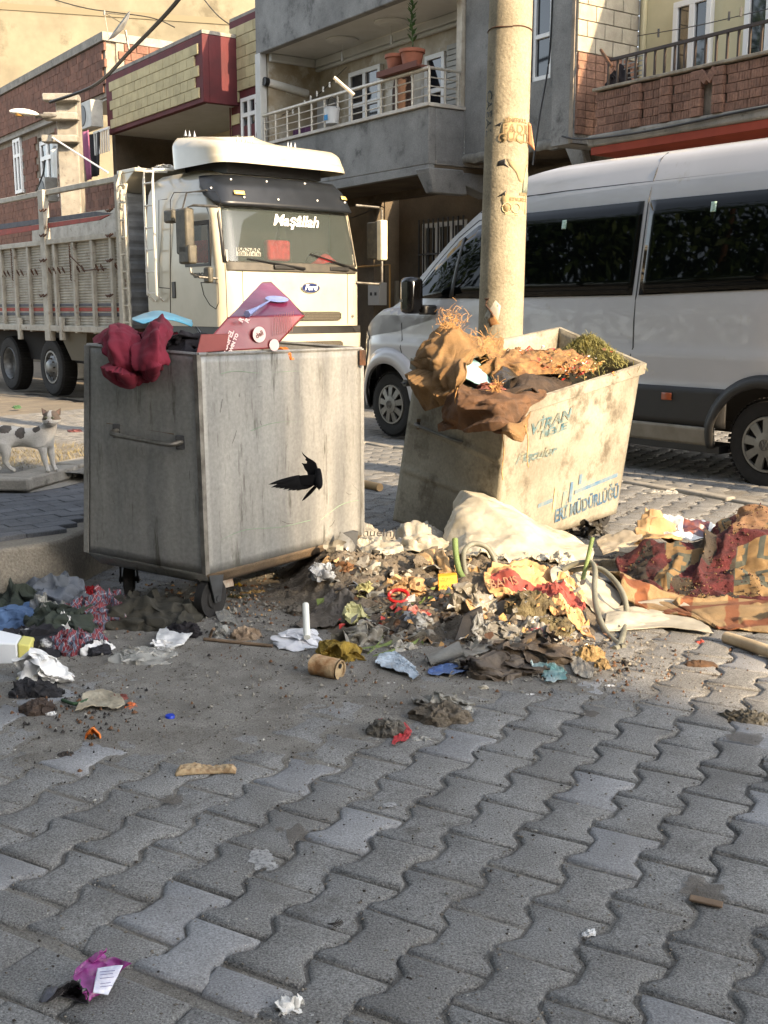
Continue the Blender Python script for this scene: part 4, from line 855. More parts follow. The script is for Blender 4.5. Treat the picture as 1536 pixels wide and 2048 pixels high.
# ================================================================ VAN
V0 = G(775, 876, -.1); V1 = G(1520, 978, -.07); VY = math.atan2(V1.y - V0.y, V1.x - V0.x); VF = Fr(V0.x, V0.y, VY); WB = (V1 - V0).length
van = thing('white_van', 'white high-roof minibus van with tinted windows parked behind the pole', 'van', (V0.x, V0.y, 0), VY)
vanm = M('van_white', C(178, 178, 180), C(172, 172, 174), 1.5, .3, .02, 6, coat=.6, spot=C(150, 142, 128), spotamt=.02, spotscale=2)
VH = [(-1.0, .95), (-.9, 1.0), (-.5, 1.12), (-.1, 1.30), (.18, 1.43), (.35, 1.62), (.8, 2.0), (1.2, 2.26), (1.5, 2.43), (1.8, 2.54), (2.2, 2.61), (3.4, 2.64), (7, 2.66)]
YP = [(.0, .10), (.25, .03), (.38, .0), (.67, -.0), (.70, .006), (.95, .0), (.98, .012), (1.38, .03), (1.46, .045), (2.2, .15), (2.35, .19), (2.36, .20), (2.5, .25), (2.57, .30), (2.62, .40), (2.64, .52), (2.66, .62)]
def vh(x): return lerp_tab(VH, x)[0]
def vy(z): return lerp_tab(YP, z)[0]
def vpt(x, z, off=0):
    y = vy(z) - off; nose = max(0, (-.1 - x) / .9); y += .62 * nose ** 2.2
    if x < 1.8 and z > 1.3: y += .08 * sst(.6, 0, (vh(x) - z))
    return (x, y, z)
# arches
def arch(x, z, cx, cz, r):
    dx, dz = x - cx, z - cz; d = math.hypot(dx, dz)
    return d < r
AZ = .27
zl = [.30, .38, .5, .6, .67, .70, .76, .83, .90, .95, .98, 1.05, 1.14, 1.24, 1.38, 1.46, 1.6, 1.8, 2.0, 2.2, 2.35, 2.36, 2.42, 2.5, 2.54, 2.57, 2.6, 2.62, 2.64, 2.66]
xs = [-1 + .06 * i for i in range(134)]
def vside(u, v):
    x = xs[int(round(u * (len(xs) - 1)))]; z = zl[int(round(v * (len(zl) - 1)))]; h = vh(x)
    z = min(z, h) if z < 1.3 else .95 + (z - .95) * min(1, (h - .95) / 1.71); z = min(z, h)
    for cx in (0, WB):
        dx, dz = x - cx, z - AZ; d = math.hypot(dx, dz)
        if d < .46 and d > .28: x = cx + dx / d * .46; z = AZ + dz / d * .46; z = max(z, .25)
    return vpt(x, z)
def vskip(i, j):
    c_ = [vside((i + a) / (len(xs) - 1), (j + b_) / (len(zl) - 1)) for a in (0, 1) for b_ in (0, 1)]
    x = sum(p[0] for p in c_) / 4; z = sum(p[2] for p in c_) / 4
    return any(math.hypot(x - cx, z - AZ) < .455 for cx in (0, WB))
vb = MB(); vb.grid(vside, len(xs) - 1, len(zl) - 1, vskip)
# roof and far side as a mirrored shell
def vroof(u, v):
    x = xs[int(round(u * (len(xs) - 1)))]; h = vh(x); p = vpt(x, h); y0 = p[1]; y1 = 2.0 - y0; return (x, y0 + (y1 - y0) * v, h + .05 * math.sin(v * math.pi) * (1 if x > 1.5 else .8))
vb.grid(vroof, len(xs) - 1, 10)
vb.grid(lambda u, v: (lambda p: (p[0], 2.0 - p[1], p[2]))(vside(u, v)), len(xs) - 1, len(zl) - 1, vskip)
vb.grid(lambda u, v: (lambda p: (p[0], p[1] + (2 - 2 * p[1]) * v, p[2]))(vpt(-1.0, .3 + .65 * u)), 4, 6)
vbody = vb.build('body', vanm, van, smooth=True, angle=28, fixn=False)
MB().box(-.8, 6.9, .22, 1.78, .32, .4).build('floor_pan', inner, van); MB().box(-.5, 6.8, .3, 1.7, .4, 1.0).build('wheelhouse', inner, van)
# windows: polygons following the side
def vpoly(name, pts, off, mat, parent=van, dens=24, thick=.006, bev=0):
    """fill a side-view polygon by vertical slices so that it follows the curved side"""
    m_ = MB(); xs_ = sorted(set([p[0] for p in pts] + [min(p[0] for p in pts) + (max(p[0] for p in pts) - min(p[0] for p in pts)) * i / dens for i in range(dens + 1)]))
    def span(x):
        z_ = []
        for (a, b_) in zip(pts, pts[1:] + pts[:1]):
            if abs(a[0] - b_[0]) > 1e-6 and min(a[0], b_[0]) - 1e-6 <= x <= max(a[0], b_[0]) + 1e-6: z_.append(a[1] + (b_[1] - a[1]) * (x - a[0]) / (b_[0] - a[0]))
        return (min(z_), max(z_)) if z_ else (pts[0][1],) * 2
    n = 6
    sl_ = [[vpt(x, lo + (hi - lo) * k / n, off) for k in range(n + 1)] for x in xs_ for lo, hi in [span(x)]]
    vs = [p for s_ in sl_ for p in s_]; m_.add(vs, [(i * (n + 1) + k, (i + 1) * (n + 1) + k, (i + 1) * (n + 1) + k + 1, i * (n + 1) + k + 1) for i in range(len(sl_) - 1) for k in range(n)])
    return m_.build(name, mat, parent, smooth=True, solid=thick, angle=60)
vg = M('van_glass', C(5, 7, 7), None, rough=.02, spec=.2, alpha=.98)
vpoly('front_door_window', [(.30, 1.42), (.62, 1.72), (.95, 1.98), (1.22, 2.12), (1.5, 2.17), (1.62, 2.175), (1.62, 1.40), (1.2, 1.41)], .006, vg)
vpoly('window_pillar', [(1.6, 1.41), (1.6, 2.17), (1.78, 2.18), (1.78, 1.41)], .009, black_m, dens=3)
vpoly('quarter_pillar', [(.98, 1.42), (1.0, 2.0), (1.04, 2.02), (1.04, 1.42)], .010, black_m, dens=3)
vpoly('sliding_door_window', [(1.78, 1.41), (1.78, 2.19), (3.33, 2.2), (3.33, 1.42)], .006, vg)
vpoly('rear_side_window', [(3.40, 1.42), (3.40, 2.2), (5.0, 2.2), (5.0, 1.46)], .006, vg)
vpoly('rear_side_window', [(5.06, 1.46), (5.06, 2.2), (6.7, 2.2), (6.7, 1.46)], .006, vg)
for px, py in ((1424, 413), (1126, 449)):
    x, z = VF.onY(px, py, .1); vpoly('window_sticker', [(x - .025, z - .04), (x - .025, z + .04), (x + .025, z + .04), (x + .025, z - .04)], .014, M('sticker_green', C(190, 210, 200), C(110, 150, 130), 60, .5), dens=2)
trm = M('van_trim', C(30, 30, 31), C(38, 37, 36), 6, .55, .1, 80)
vpoly('door_trim', [(.5, .37), (.5, .68), (4.35, .68), (4.35, .37)], .014, trm, dens=30, thick=.02)
vpoly('rear_trim', [(5.2, .37), (5.2, .68), (6.9, .68), (6.9, .37)], .014, trm, dens=10, thick=.02)
m_ = MB()   # dark flares round the arches
for cx, a0, a1 in ((WB, -8, 188),):
    n = 40; m_.grid(lambda u, v: (lambda a, r_: vpt(cx + r_ * math.cos(a), AZ + r_ * math.sin(a), (.05, .05, .02)[int(round(v * 2))]))(R(a0 + (a1 - a0) * u), (.44, .49, .535)[int(round(v * 2))]), n, 2)
m_.build('arch_flare', trm, van, smooth=True, solid=.02)
m_ = MB(); m_.grid(lambda u, v: (lambda a, r_: vpt(r_ * math.cos(a), AZ + r_ * math.sin(a), (.045, .045, .0)[int(round(v * 2))]))(R(-5 + 190 * u), (.45, .54, .62)[int(round(v * 2))]), 40, 2); m_.build('front_arch_lip', vanm, van, smooth=True, solid=.01)
vpoly('sill', [(.45, .22), (.45, .365), (4.25, .365), (4.25, .22)], .03, M('sill_silver', C(140, 136, 126), C(118, 112, 100), 5, .5), dens=20, thick=.02)
MB().box(.5, 4.3, .0, .3, .16, .22).build('running_board', black_m, van)
vpoly('front_bumper', [(-.98, .2), (-.98, .62), (-.44, .62), (-.46, .2)], .012, trm, dens=8, thick=.02)
MB().box(-.95, -.4, .3, 1.7, .15, .5).build('bumper_core', trm, van)
x, z = VF.onY(1338, 792, 0); vpoly('side_marker', [(x - .05, z - .03), (x - .05, z + .03), (x + .05, z + .03), (x + .05, z - .03)], .034, M('orange_reflector', C(150, 74, 40), None, rough=.3), dens=2)
def vseam(name, pts, r=.007): MB().tube([vpt(x, z, -.001) for x, z in pts], r, 5).build(name, black_m, van, smooth=True)
vseam('door_seam', [(3.365, .36), (3.365, .67), (3.36, .9), (3.38, .98), (3.37, 1.2), (3.37, 1.41), (3.37, 2.2), (3.37, 2.36), (3.375, 2.45), (3.38, 2.55), (3.385, 2.6)])
vseam('door_seam', [(.32, .5), (.30, .7), (.22, .9), (.24, .98), (.22, 1.15), (.26, 1.38)])
vseam('door_seam', [(1.7, .36), (1.7, .67), (1.7, 1.0), (1.7, 1.41)])
vseam('roof_gutter', [(1.2, 2.25), (1.5, 2.31), (1.8, 2.35), (2.4, 2.36), (4, 2.36), (6.8, 2.36)], .006)
vseam('window_line', [(.26, 1.43), (.6, 1.755), (.93, 2.02), (1.2, 2.17), (1.5, 2.215), (1.9, 2.23)], .006)
x, z = VF.onY(985, 652, -.02); MB().box(x - .12, x + .04, -.05, .0, z - .03, z + .03).build('door_handle', black_m, van, bev=.015)
vpoly('headlight', [(-.9, .93), (-.55, 1.06), (-.42, 1.0), (-.5, .8), (-.62, .72)], .01, M('headlight_lens', C(130, 130, 126), C(60, 58, 54), 14, .1, spec=.9), dens=10)
mo = MB(); cxm, czm = VF.onY(826, 590, -.2); mo.box(cxm - .10, cxm + .09, -.31, -.12, czm - .19, czm + .18); mir = mo.build('mirror', M('gloss_black', C(6, 6, 7), None, rough=.12), van, bev=.05)
MB().box(cxm, cxm + .12, -.14, .03, czm - .2, czm - .1).build('mirror_arm', black_m, mir, bev=.02)
MB().box(cxm - .103, cxm - .03, -.313, -.25, czm - .07, czm - .045).build('mirror_strip', steel, mir)
capm = M('hubcap_silver', C(128, 126, 120), C(106, 104, 98), 8, .4, metal=.3)
for cx in (0, WB):
    wo, mt = wheel(van, cx, .27, .055, .355, None, w_=.22)
    hc = MB(); n = 9
    hc.lathe([(.222, -.01), (.215, .012), (.197, .012), (.196, -.02)], 48, mt)
    for i in range(n):
        a = i / n * 6.283 + .2; q = mt @ Matrix.Rotation(a, 4, 'Z')
        v = [(.08, -.026, .022), (.205, -.036, .008), (.205, .036, .008), (.08, .026, .022)]; hc.ext([q @ Vector(p) for p in v], (mt.to_3x3() @ Vector((0, 0, -.02))))
    hc.lathe([(.10, .0), (.095, .026), (.05, .034), (0, .034)], 36, mt); ho = hc.build('hubcap', capm, wo, smooth=True, angle=30, fixn=False)
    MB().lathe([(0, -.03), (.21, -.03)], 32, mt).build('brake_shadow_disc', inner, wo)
    lg = MB(); ring = [mt @ Vector((.042 * math.cos(i / 24 * 6.283), .042 * math.sin(i / 24 * 6.283), .038)) for i in range(25)]; lg.tube(ring, .003, 5)
    for pts in ([(-.018, .036), (0, .004), (.018, .036)], [(-.034, .022), (-.018, -.034), (0, .0), (.018, -.034), (.034, .022)]): lg.tube([mt @ Vector((a, b_, .038)) for a, b_ in pts], .003, 5)
    lg.build('wheel_emblem', steel, ho)
    mtf = Matrix.Translation((cx, 1.95, .27)) @ Matrix.Rotation(R(90), 4, 'X'); MB().lathe([(0, 0), (.33, 0), (.35, .03), (.35, .2), (.2, .22), (0, .22)], 28, mtf).build('wheel', rubber, van, smooth=True)
# seats dimly seen through the tint
for x in (.9, 2.3, 3.1, 3.9, 4.7): MB().box(x, x + .14, .35, .85, 1.0, 1.85).build('seat', M('seat_grey', C(60, 60, 60), None), van, bev=.05)

# ================================================================ CONCRETE POLE
pb = AT(1001, 655, 8.3); pt_ = AT(1027, -260, 8.3); pb.z = 0
pole = thing('concrete_pole', 'round concrete utility pole with torn posters behind the right bin', 'utility pole', (0, 0, 0))
polem = M('pole_concrete', C(148, 139, 118), C(130, 121, 101), 4, .9, .6, 40, fine=.2, finescale=60, spot=C(104, 95, 78), spotamt=.2, spotscale=7)
pz0 = Vector((AT(993, 960, 8.3).x, 8.3, -.12)); axis = lambda z: Vector((AT(1001, 655, 8.3).x + (z - AT(1001, 655, 8.3).z) * .0138, 8.3, z)); prad = lambda z: .1655 - (z - 1.2) * .0055
def ppt(a, z, off=0): c_ = axis(z); r_ = prad(z) + off; return Vector((c_.x + r_ * math.sin(a), c_.y - r_ * math.cos(a), z))
m_ = MB(); m_.grid(lambda u, v: ppt(u * 2 * math.pi, -.1 + 6.6 * v), 48, 40); m_.build('shaft', polem, pole, smooth=True)
def pz(px, py):   # photo point on the pole -> (angle, height)
    z = AT(px, py, 8.15).z; c_ = axis(z); return (math.asin(max(-.98, min(.98, (AT(px, py, 8.2).x - c_.x) / prad(z)))), z)
def ppatch(name, pts, mat, off, parent=pole, curl=0, n=10):
    q = [pz(*p) for p in pts]; ca = sum(a for a, _ in q) / len(q); cz = sum(z for _, z in q) / len(q); m_ = MB(); k = len(q)
    vs = [ppt(ca, cz, off)]
    for s_ in (.5, 1): vs += [ppt(ca + (a - ca) * s_, cz + (z - cz) * s_, off + (curl * s_ if s_ == 1 and i in (0,) else 0)) for i, (a, z) in enumerate(q)]
    m_.add(vs, [(0, 1 + i, 1 + (i + 1) % k) for i in range(k)] + [(1 + i, 1 + k + i, 1 + k + (i + 1) % k, 1 + (i + 1) % k) for i in range(k)])
    return m_.build(name, mat, parent, smooth=True, solid=.0012)
post1 = M('faded_poster', C(170, 152, 112), C(158, 138, 100), 14, .8); post2 = M('faded_poster_shade', C(152, 138, 106), C(142, 128, 96), 12, .85)
ppatch('torn_poster', [(1003, 285), (1000, 262), (1004, 245), (1014, 235), (1035, 231), (1052, 235), (1058, 246), (1058, 292), (1040, 287), (1022, 281), (1012, 280)], post1, .003, curl=.006)
ppatch('torn_poster', [(1012, 318), (1035, 322), (1056, 312), (1054, 390), (1036, 360), (1030, 345), (1018, 332)], post2, .003)
ppatch('torn_poster', [(1006, 385), (1030, 383), (1052, 388), (1051, 430), (1008, 428), (1000, 400)], post1, .002)
ppatch('blue_poster', [(1053, 326), (1050, 340), (1046, 358), (1043, 384), (1054, 386), (1057, 350)], M('poster_blue', C(110, 120, 110), C(130, 132, 112), 20, .8), .006)
m_ = MB(); m_.grid(lambda u, v: ppt(*(lambda q: (q[0] - .0, q[1]))(pz(1056, 240 + 44 * u)), .004) + Vector((v * (.02 + .03 * u), -.01 * v, -.02 * v - .03 * v * u)), 8, 3); m_.build('poster_flap', M('poster_back', C(196, 140, 104), None), pole, smooth=True, solid=.001)
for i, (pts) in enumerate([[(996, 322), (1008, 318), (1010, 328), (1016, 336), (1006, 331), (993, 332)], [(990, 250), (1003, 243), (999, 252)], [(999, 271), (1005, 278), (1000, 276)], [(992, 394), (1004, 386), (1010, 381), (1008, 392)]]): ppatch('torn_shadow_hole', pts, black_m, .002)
ptx = M('poster_lettering', C(116, 98, 70), C(140, 120, 88), 30, .85)
def ptext(s_, px, py, size, sx=1, mat=ptx, off=.006):
    a, z = pz(px, py); cu = text('poster_lettering', s_, size, mat, pole, (0, 0, 0), (0, 0, 0), 0, bold=.001)
    r_ = prad(z) + off
    for v in cu.data.vertices: aa = a + v.co.x * sx / r_; p_ = ppt(aa, z + v.co.y, off); v.co = p_
    cu.scale = (1, 1, 1)
ptext('SİMERKUL', 1032, 241, .04); ptext('FADIL', 1034, 258, .085, 1.05); ptext('GÜCLÜ', 1034, 276, .085, 1.05); ptext('FAHRİ', 1046, 388, .03); ptext('ETNURİCİ', 1038, 399, .035)
for px in (1012, 1030):
    a, z = pz(px, 416); m_ = MB(); m_.tube([ppt(a + .034 / .165 * math.cos(t_), z + .034 * math.sin(t_), .004) for t_ in [i / 18 * 6.283 for i in range(19)]], .004, 5); m_.build('poster_emblem', M('poster_pale', C(180, 164, 126), None), pole)
m_ = MB(); m_.tube([ppt(*pz(x, y), .003) for x, y in ((1008, 428), (1030, 429), (1050, 431))], .004, 5); m_.build('poster_edge', MATS['poster_pale'], pole)
m_ = MB(); m_.tube([ppt(*pz(x, y), .004) for x, y in ((971, 598), (977, 597), (973, 604), (972, 610), (977, 617), (983, 626), (986, 634))], .007, 6); m_.build('steel_hook', rust, pole)
ppatch('rust_stain', [(975, 640), (983, 625), (990, 634), (998, 648), (985, 650), (980, 655)], M('rust_stain', C(128, 84, 46), C(150, 112, 72), 12, .9), .0015)
ppatch('cement_patch', [(968, 634), (975, 620), (990, 600), (1000, 612), (995, 640), (975, 646)], M('pale_cement', C(170, 164, 150), C(150, 144, 130), 10, .9), .001)
for z in (2.9, 5.05 - 2.0): 
    zz = AT(1000, 50, 8.15).z if z > 2.95 else None
m_ = MB(); z = AT(1020, 52, 8.15).z; m_.tube([ppt(a / 24 * 6.283, z + .004 * math.sin(a), .004) for a in range(25)], .004, 5); m_.build('wire_band', rust, pole)
for k, (dz, s_) in enumerate(((0, 'ELTEM'),)): 
    a, z = pz(968, 240)
    for i, ch_ in enumerate('CAEAL'): 
        zz = AT(970, 186 + i * 19, 8.15).z; q = text('stencil_lettering', ch_, .10, black_m, pole, (0, 0, 0), (0, 0, 0), 0, bold=.002)
        for v in q.data.vertices: aa = -1.12 + v.co.y / .165; v.co = ppt(aa, zz - v.co.x, .002)
# ================================================================ BINS
def facemat(o, ex, up):     # matrix: x along ex, y up, z outward
    ex = Vector(ex).normalized(); up = Vector(up); up = (up - ex * up.dot(ex)).normalized(); n = ex.cross(up)
    return Matrix(((ex.x, up.x, n.x, o[0]), (ex.y, up.y, n.y, o[1]), (ex.z, up.z, n.z, o[2]), (0, 0, 0, 1)))
binm = M('galvanised_bin_steel', C(150, 149, 144), C(118, 119, 118), 6, .45, .2, 24, streak=True, spot=C(80, 78, 70), spotamt=.26, spotscale=20, metal=.45, fine=.14, finescale=60)
binm2 = M('dirty_bin_steel', C(146, 141, 126), C(118, 112, 98), 3, .75, .3, 24, spot=C(86, 78, 64), spotamt=.4, spotscale=4, fine=.15, finescale=60)
bin_in = M('bin_inside', C(60, 54, 46), C(40, 36, 30), 6, .9)
edge_rust = M('bin_rust', C(104, 86, 64), C(78, 66, 52), 9, .85, .4, 60)
def panel(name, a, b_, c_, d, mat, parent, dent=.004, thick=.006, nu=24, nv=24, seed=0, ridges=()):
    """four corners a b (bottom) c d (top, c above b); bumpy sheet metal"""
    a, b_, c_, d = map(Vector, (a, b_, c_, d)); n = (b_ - a).cross(d - a).normalized(); m_ = MB()
    def f(u, v):
        p = (a * (1 - u) + b_ * u) * (1 - v) + (d * (1 - u) + c_ * u) * v; e = min(u, 1 - u, v, 1 - v); w_ = min(1, e * 8)
        k = dent * w_ * (noise.noise(p * 3.5 + Vector((seed, 0, 0))) * 1.6 + noise.noise(p * 9) * .5)
        for rv, rh in ridges: k += rh * math.exp(-((v - rv) / .018) ** 2) * min(1, min(u, 1 - u) * 14)
        return p + n * k
    m_.grid(f, nu, nv); return m_.build(name, mat, parent, smooth=True, solid=thick, angle=60, fixn=False)
def bin_body(t, T_, Bt, mat, dent, ridL=(), ridR=(), seed=0):
    # T_ top corners: L (far left), N (near), Rr (right), K (back) ; Bt same bottoms
    names = ['end_panel', 'long_panel', 'end_panel', 'long_panel']
    for i in range(4):
        j = (i + 1) % 4; panel(names[i], Bt[i], Bt[j], T_[j], T_[i], mat, t, dent, seed=seed + i * 5, ridges=(ridL if i == 0 else ridR if i == 1 else ()), nv=60 if (ridL and i == 0) else 24)
    m_ = MB(); m_.add(Bt, [(0, 1, 2, 3)]); m_.build('floor_panel', edge_rust, t, solid=.006)
castm = M('caster_steel', C(66, 68, 70), C(48, 48, 48), 12, .6, metal=.3)
# ---- left bin
T1 = [AT(175, 690, 4.76), AT(395, 709, 4.5), AT(722, 697, 5.43)]; T1.append(T1[2] + T1[0] - T1[1])
B1 = [AT(174, 1103, 4.78), AT(413, 1149, 4.50), AT(724, 1069, 5.43)]; B1.append(B1[2] + B1[0] - B1[1]); B1[3].z = (B1[0].z + B1[2].z) / 2
bin1 = thing('rubbish_container', 'tall flat-sided galvanised waste container on casters, left of the concrete pole', 'waste container', (0, 0, 0))
bin_body(bin1, T1, B1, binm, .004, seed=1)
# rolled rim and corner flanges
m_ = MB(); 
for i in range(4): m_.tube([T1[i], T1[(i + 1) % 4]], .009, 6)
m_.build('rim', binm, bin1, smooth=True)
for i in (0, 1, 2):
    dl = (T1[(i + 1) % 4] - T1[i]).normalized() * .02; dr = (T1[i - 1] - T1[i]).normalized() * .02; o = ((T1[i] * 4 - sum(T1, Vector())) * .003); o.z = 0
    m_ = MB(); m_.add([T1[i] + dr + o, T1[i] + o * 1.6, T1[i] + dl + o, B1[i] + dr + o, B1[i] + o * 1.6, B1[i] + dl + o], [(0, 1, 4, 3), (1, 2, 5, 4)]); m_.build('corner_flange', binm if i != 1 else M('flange_dirty', C(120, 116, 108), C(78, 74, 66), 14, .7, .3, 40), bin1, solid=.004)
# tapering underside skirts
U1 = [p + ((B1[0] + B1[2]) / 2 - p) * .09 - Vector((0, 0, .055)) for p in B1]
for i in range(4): j = (i + 1) % 4; panel('skirt', U1[i], U1[j], B1[j], B1[i], edge_rust if i == 1 else binm, bin1, .001, nu=6, nv=3)
m_ = MB(); m_.add(U1, [(0, 1, 2, 3)]); m_.build('underside', edge_rust, bin1)
def handle(t, p0, p1, out, drop, r=.011):
    pts = [p0, p0 + out * .75 + drop * .3, p0 + out + drop * .8 + (p1 - p0) * .08, p0 + out + drop + (p1 - p0) * .5, p0 + out + drop * .8 + (p1 - p0) * .92, p1 + out * .4, p1]
    m_ = MB(); m_.tube(curve(pts, 40), lambda u: r * (1 + .10 * math.sin(u * 260)), 8); h_ = m_.build('handle', steel, t, smooth=True)
    for p in (p0, p1): MB().box(p.x - .025, p.x + .025, p.y - .012, p.y + .012, p.z - .03, p.z + .03).build('handle_bracket', castm if t is bin1 else edge_rust, h_, bev=.004)
nl = Vector((-.43, -.9, 0))
def onpanel(px, py, A, Bq, Cq, Dq):   # pixel onto plane through corners
    A, Bq, Dq = Vector(A), Vector(Bq), Vector(Dq); n = (Bq - A).cross(Dq - A); d = Vector(ray(px, py)); o = Vector((0, 0, CAMH)); t = (A - o).dot(n) / d.dot(n); return o + d * t
q1 = lambda x, y: onpanel(x, y, B1[0], B1[1], T1[1], T1[0]); q2 = lambda x, y: onpanel(x, y, B1[1], B1[2], T1[2], T1[1])
handle(bin1, q1(238, 861), q1(364, 884), nl * .06, Vector((0, 0, -.01)))
for a, b_ in (((215, 846), (350, 868)),): MB().tube([q1(*a) + nl * .003, q1(*b_) + nl * .003], .005, 5).build('weld_seam', edge_rust, bin1)
nr_ = Vector((.83, -.56, 0))
sc_ = MB(); q_ = random.Random(5)   # scratches and felt-pen scribbles
for i in range(34):
    fn_ = q2 if q_.random() < .6 else q1; 
    x = q_.uniform(430, 715) if fn_ is q2 else q_.uniform(190, 390); y = q_.uniform(740, 1060); l = q_.uniform(8, 30); a = q_.uniform(1.2, 1.9) if q_.random() < .6 else q_.uniform(0, 3)
    nn_ = nr_ if fn_ is q2 else nl; sc_.tube([fn_(x + math.cos(a) * l * k, y + math.sin(a) * l * k + 2 * math.sin(k * 5)) + nn_ * .0045 for k in (0, .5, 1)], .0009, 3)
tag(sc_.build('scratches', M('scratch', C(70, 68, 62), None, rough=.8), bin1), kind='stuff')
sc_ = MB()
for pts in ([(440, 748), (470, 742), (520, 746), (600, 742), (660, 748)], [(500, 862), (530, 850), (560, 844), (600, 842)], [(440, 1080), (470, 1066), (500, 1058), (560, 1054), (620, 1040)], [(640, 1040), (680, 1010), (716, 1000)]): sc_.tube(curve([q2(*p) + nr_ * .0045 for p in pts], 20), .0013, 3)
sc_.build('pen_scribbles', M('green_pen', C(120, 146, 118), None), bin1)
# casters
def caster(t, c_, yaw, r=.085, hgt=.2):
    f = thing('x', 'x', 'x'); bpy.data.objects.remove(f)
    mt = Matrix.Translation(c_) @ Matrix.Rotation(yaw, 4, 'Z')
    m_ = MB(); m_.lathe([(0, -.026), (r * .5, -.026), (r * .55, -.018), (r * .8, -.018), (r, -.02), (r * 1.0, .02), (r * .8, .018), (r * .55, .018), (r * .5, .026), (0, .026)], 28, mt @ Matrix.Rotation(R(90), 4, 'X')); w_ = m_.build('caster_wheel', rubber, t, smooth=True, angle=40)
    m_ = MB()
    for s_ in (-1, 1): v = [(-.05, .032 * s_, hgt - r - .02), (.05, .032 * s_, hgt - r - .02), (.018, .036 * s_, -.015), (-.018, .036 * s_, -.015)]; m_.ext([mt @ Vector(p) for p in v], mt.to_3x3() @ Vector((0, .005 * s_, 0)))
    m_.add([mt @ Vector(p) for p in [(-.05, -.037, hgt - r - .02), (.05, -.037, hgt - r - .02), (.05, .037, hgt - r - .02), (-.05, .037, hgt - r - .02)]], [(0, 1, 2, 3)]); m_.tube([mt @ Vector((0, -.045, 0)), mt @ Vector((0, .045, 0))], .012, 8)
    m_.build('caster_fork', castm, t, smooth=True, angle=30, solid=.003)
g1 = G(405, 1238); caster(bin1, (g1.x + .03, g1.y + .04, .085), R(60), .085, .22)
g1 = G(252, 1203); caster(bin1, (g1.x, g1.y + .08, .085), R(100), .09, .24)
g1 = G(692, 1150); caster(bin1, (g1.x, g1.y, .085), R(40), .085, .24); g1 = (U1[3] + Vector((.05, -.1, 0))); caster(bin1, (g1.x, g1.y, .085), R(20), .085, .24)
# hanging bracket plate under near corner, twisted steel tab at right
m_ = MB(); p0 = AT(420, 1155, 4.6); m_.hexa([AT(420, 1184, 4.60), AT(468, 1172, 4.72), AT(468, 1170, 4.76), AT(420, 1182, 4.64)], [AT(417, 1160, 4.60), AT(464, 1148, 4.72), AT(464, 1146, 4.76), AT(417, 1158, 4.64)]); m_.build('caster_plate', M('plate_pale', C(170, 164, 150), C(130, 100, 76), 14, .7), bin1, bev=.003)
net('bent_tab', [[AT(680, 1062, 5.2), AT(702, 1078, 5.15), AT(712, 1092, 5.2)], [AT(672, 1085, 5.15), AT(692, 1098, 5.08), AT(704, 1106, 5.12)], [AT(668, 1102, 5.2), AT(680, 1108, 5.2), AT(690, 1108, 5.22)]], binm, 8, 8, .004, 12, 3, .003, bin1)
m_ = MB(); p = AT(722, 700, 5.4); m_.box(p.x - .008, p.x + .022, p.y - .01, p.y + .01, p.z - .075, p.z + .0).build('rim_clip', rust, bin1, bev=.003)

# ---- right bin, leaning towards the camera
T2 = [AT(822, 716, 6.25), AT(1010, 818, 5.55), AT(1293, 727, 6.6), AT(1120, 654, 7.25)]
B2 = [AT(786, 1040, 6.35), AT(990, 1115, 5.72), AT(1232, 1026, 6.55), AT(1100, 985, 7.0)]
for p in B2: p.z = max(p.z, .03)
bin2 = thing('rubbish_container', 'battered dirty waste container with blue stencilled lettering, leaning beside the concrete pole', 'waste container', (0, 0, 0))
t2i = [T2[i] + (sum(T2, Vector()) / 4 - T2[i]) * .05 for i in range(4)]
bin_body(bin2, t2i, B2, binm2, .003, ridL=[(.62, .012), (.60, -.006), (.33, .012), (.31, -.006)], ridR=(), seed=11)
t2l = [p - (T2[i] - B2[i]).normalized() * .06 for i, p in enumerate(T2)]
for i in range(4): j = (i + 1) % 4; m_ = MB(); m_.add([T2[i], T2[j], t2l[j], t2l[i], t2i[j], t2i[i]], [(0, 1, 2, 3), (0, 1, 4, 5)]); m_.build('rim', binm2, bin2, solid=.005)
p1 = lambda x, y: onpanel(x, y, B2[0], B2[1], t2i[1], t2i[0]); p2 = lambda x, y: onpanel(x, y, B2[1], B2[2], t2i[2], t2i[1])
nlf = (B2[1] - B2[0]).cross(t2i[0] - B2[0]).normalized(); nrf = (B2[2] - B2[1]).cross(t2i[1] - B2[1]).normalized()
handle(bin2, p1(842, 848), p1(938, 884), nlf * .05, Vector((0, 0, -.005)), .01)
MB().tube([p1(822, 766), p1(822, 766) + nlf * .05], .02, 10).build('lifting_pin', steel, bin2, smooth=True)
MB().lathe([(.022, 0), (.013, .004), (0, -.01)], 10, Matrix.Translation(p1(822, 766) + nlf * .05)).build('pin_end', black_m, bin2)
blue = M('faded_blue_stencil', C(66, 112, 126), C(150, 146, 124), 16, .8, alpha=.85); blue2 = M('blue_stencil', C(58, 100, 134), C(118, 130, 130), 14, .8, alpha=.85)
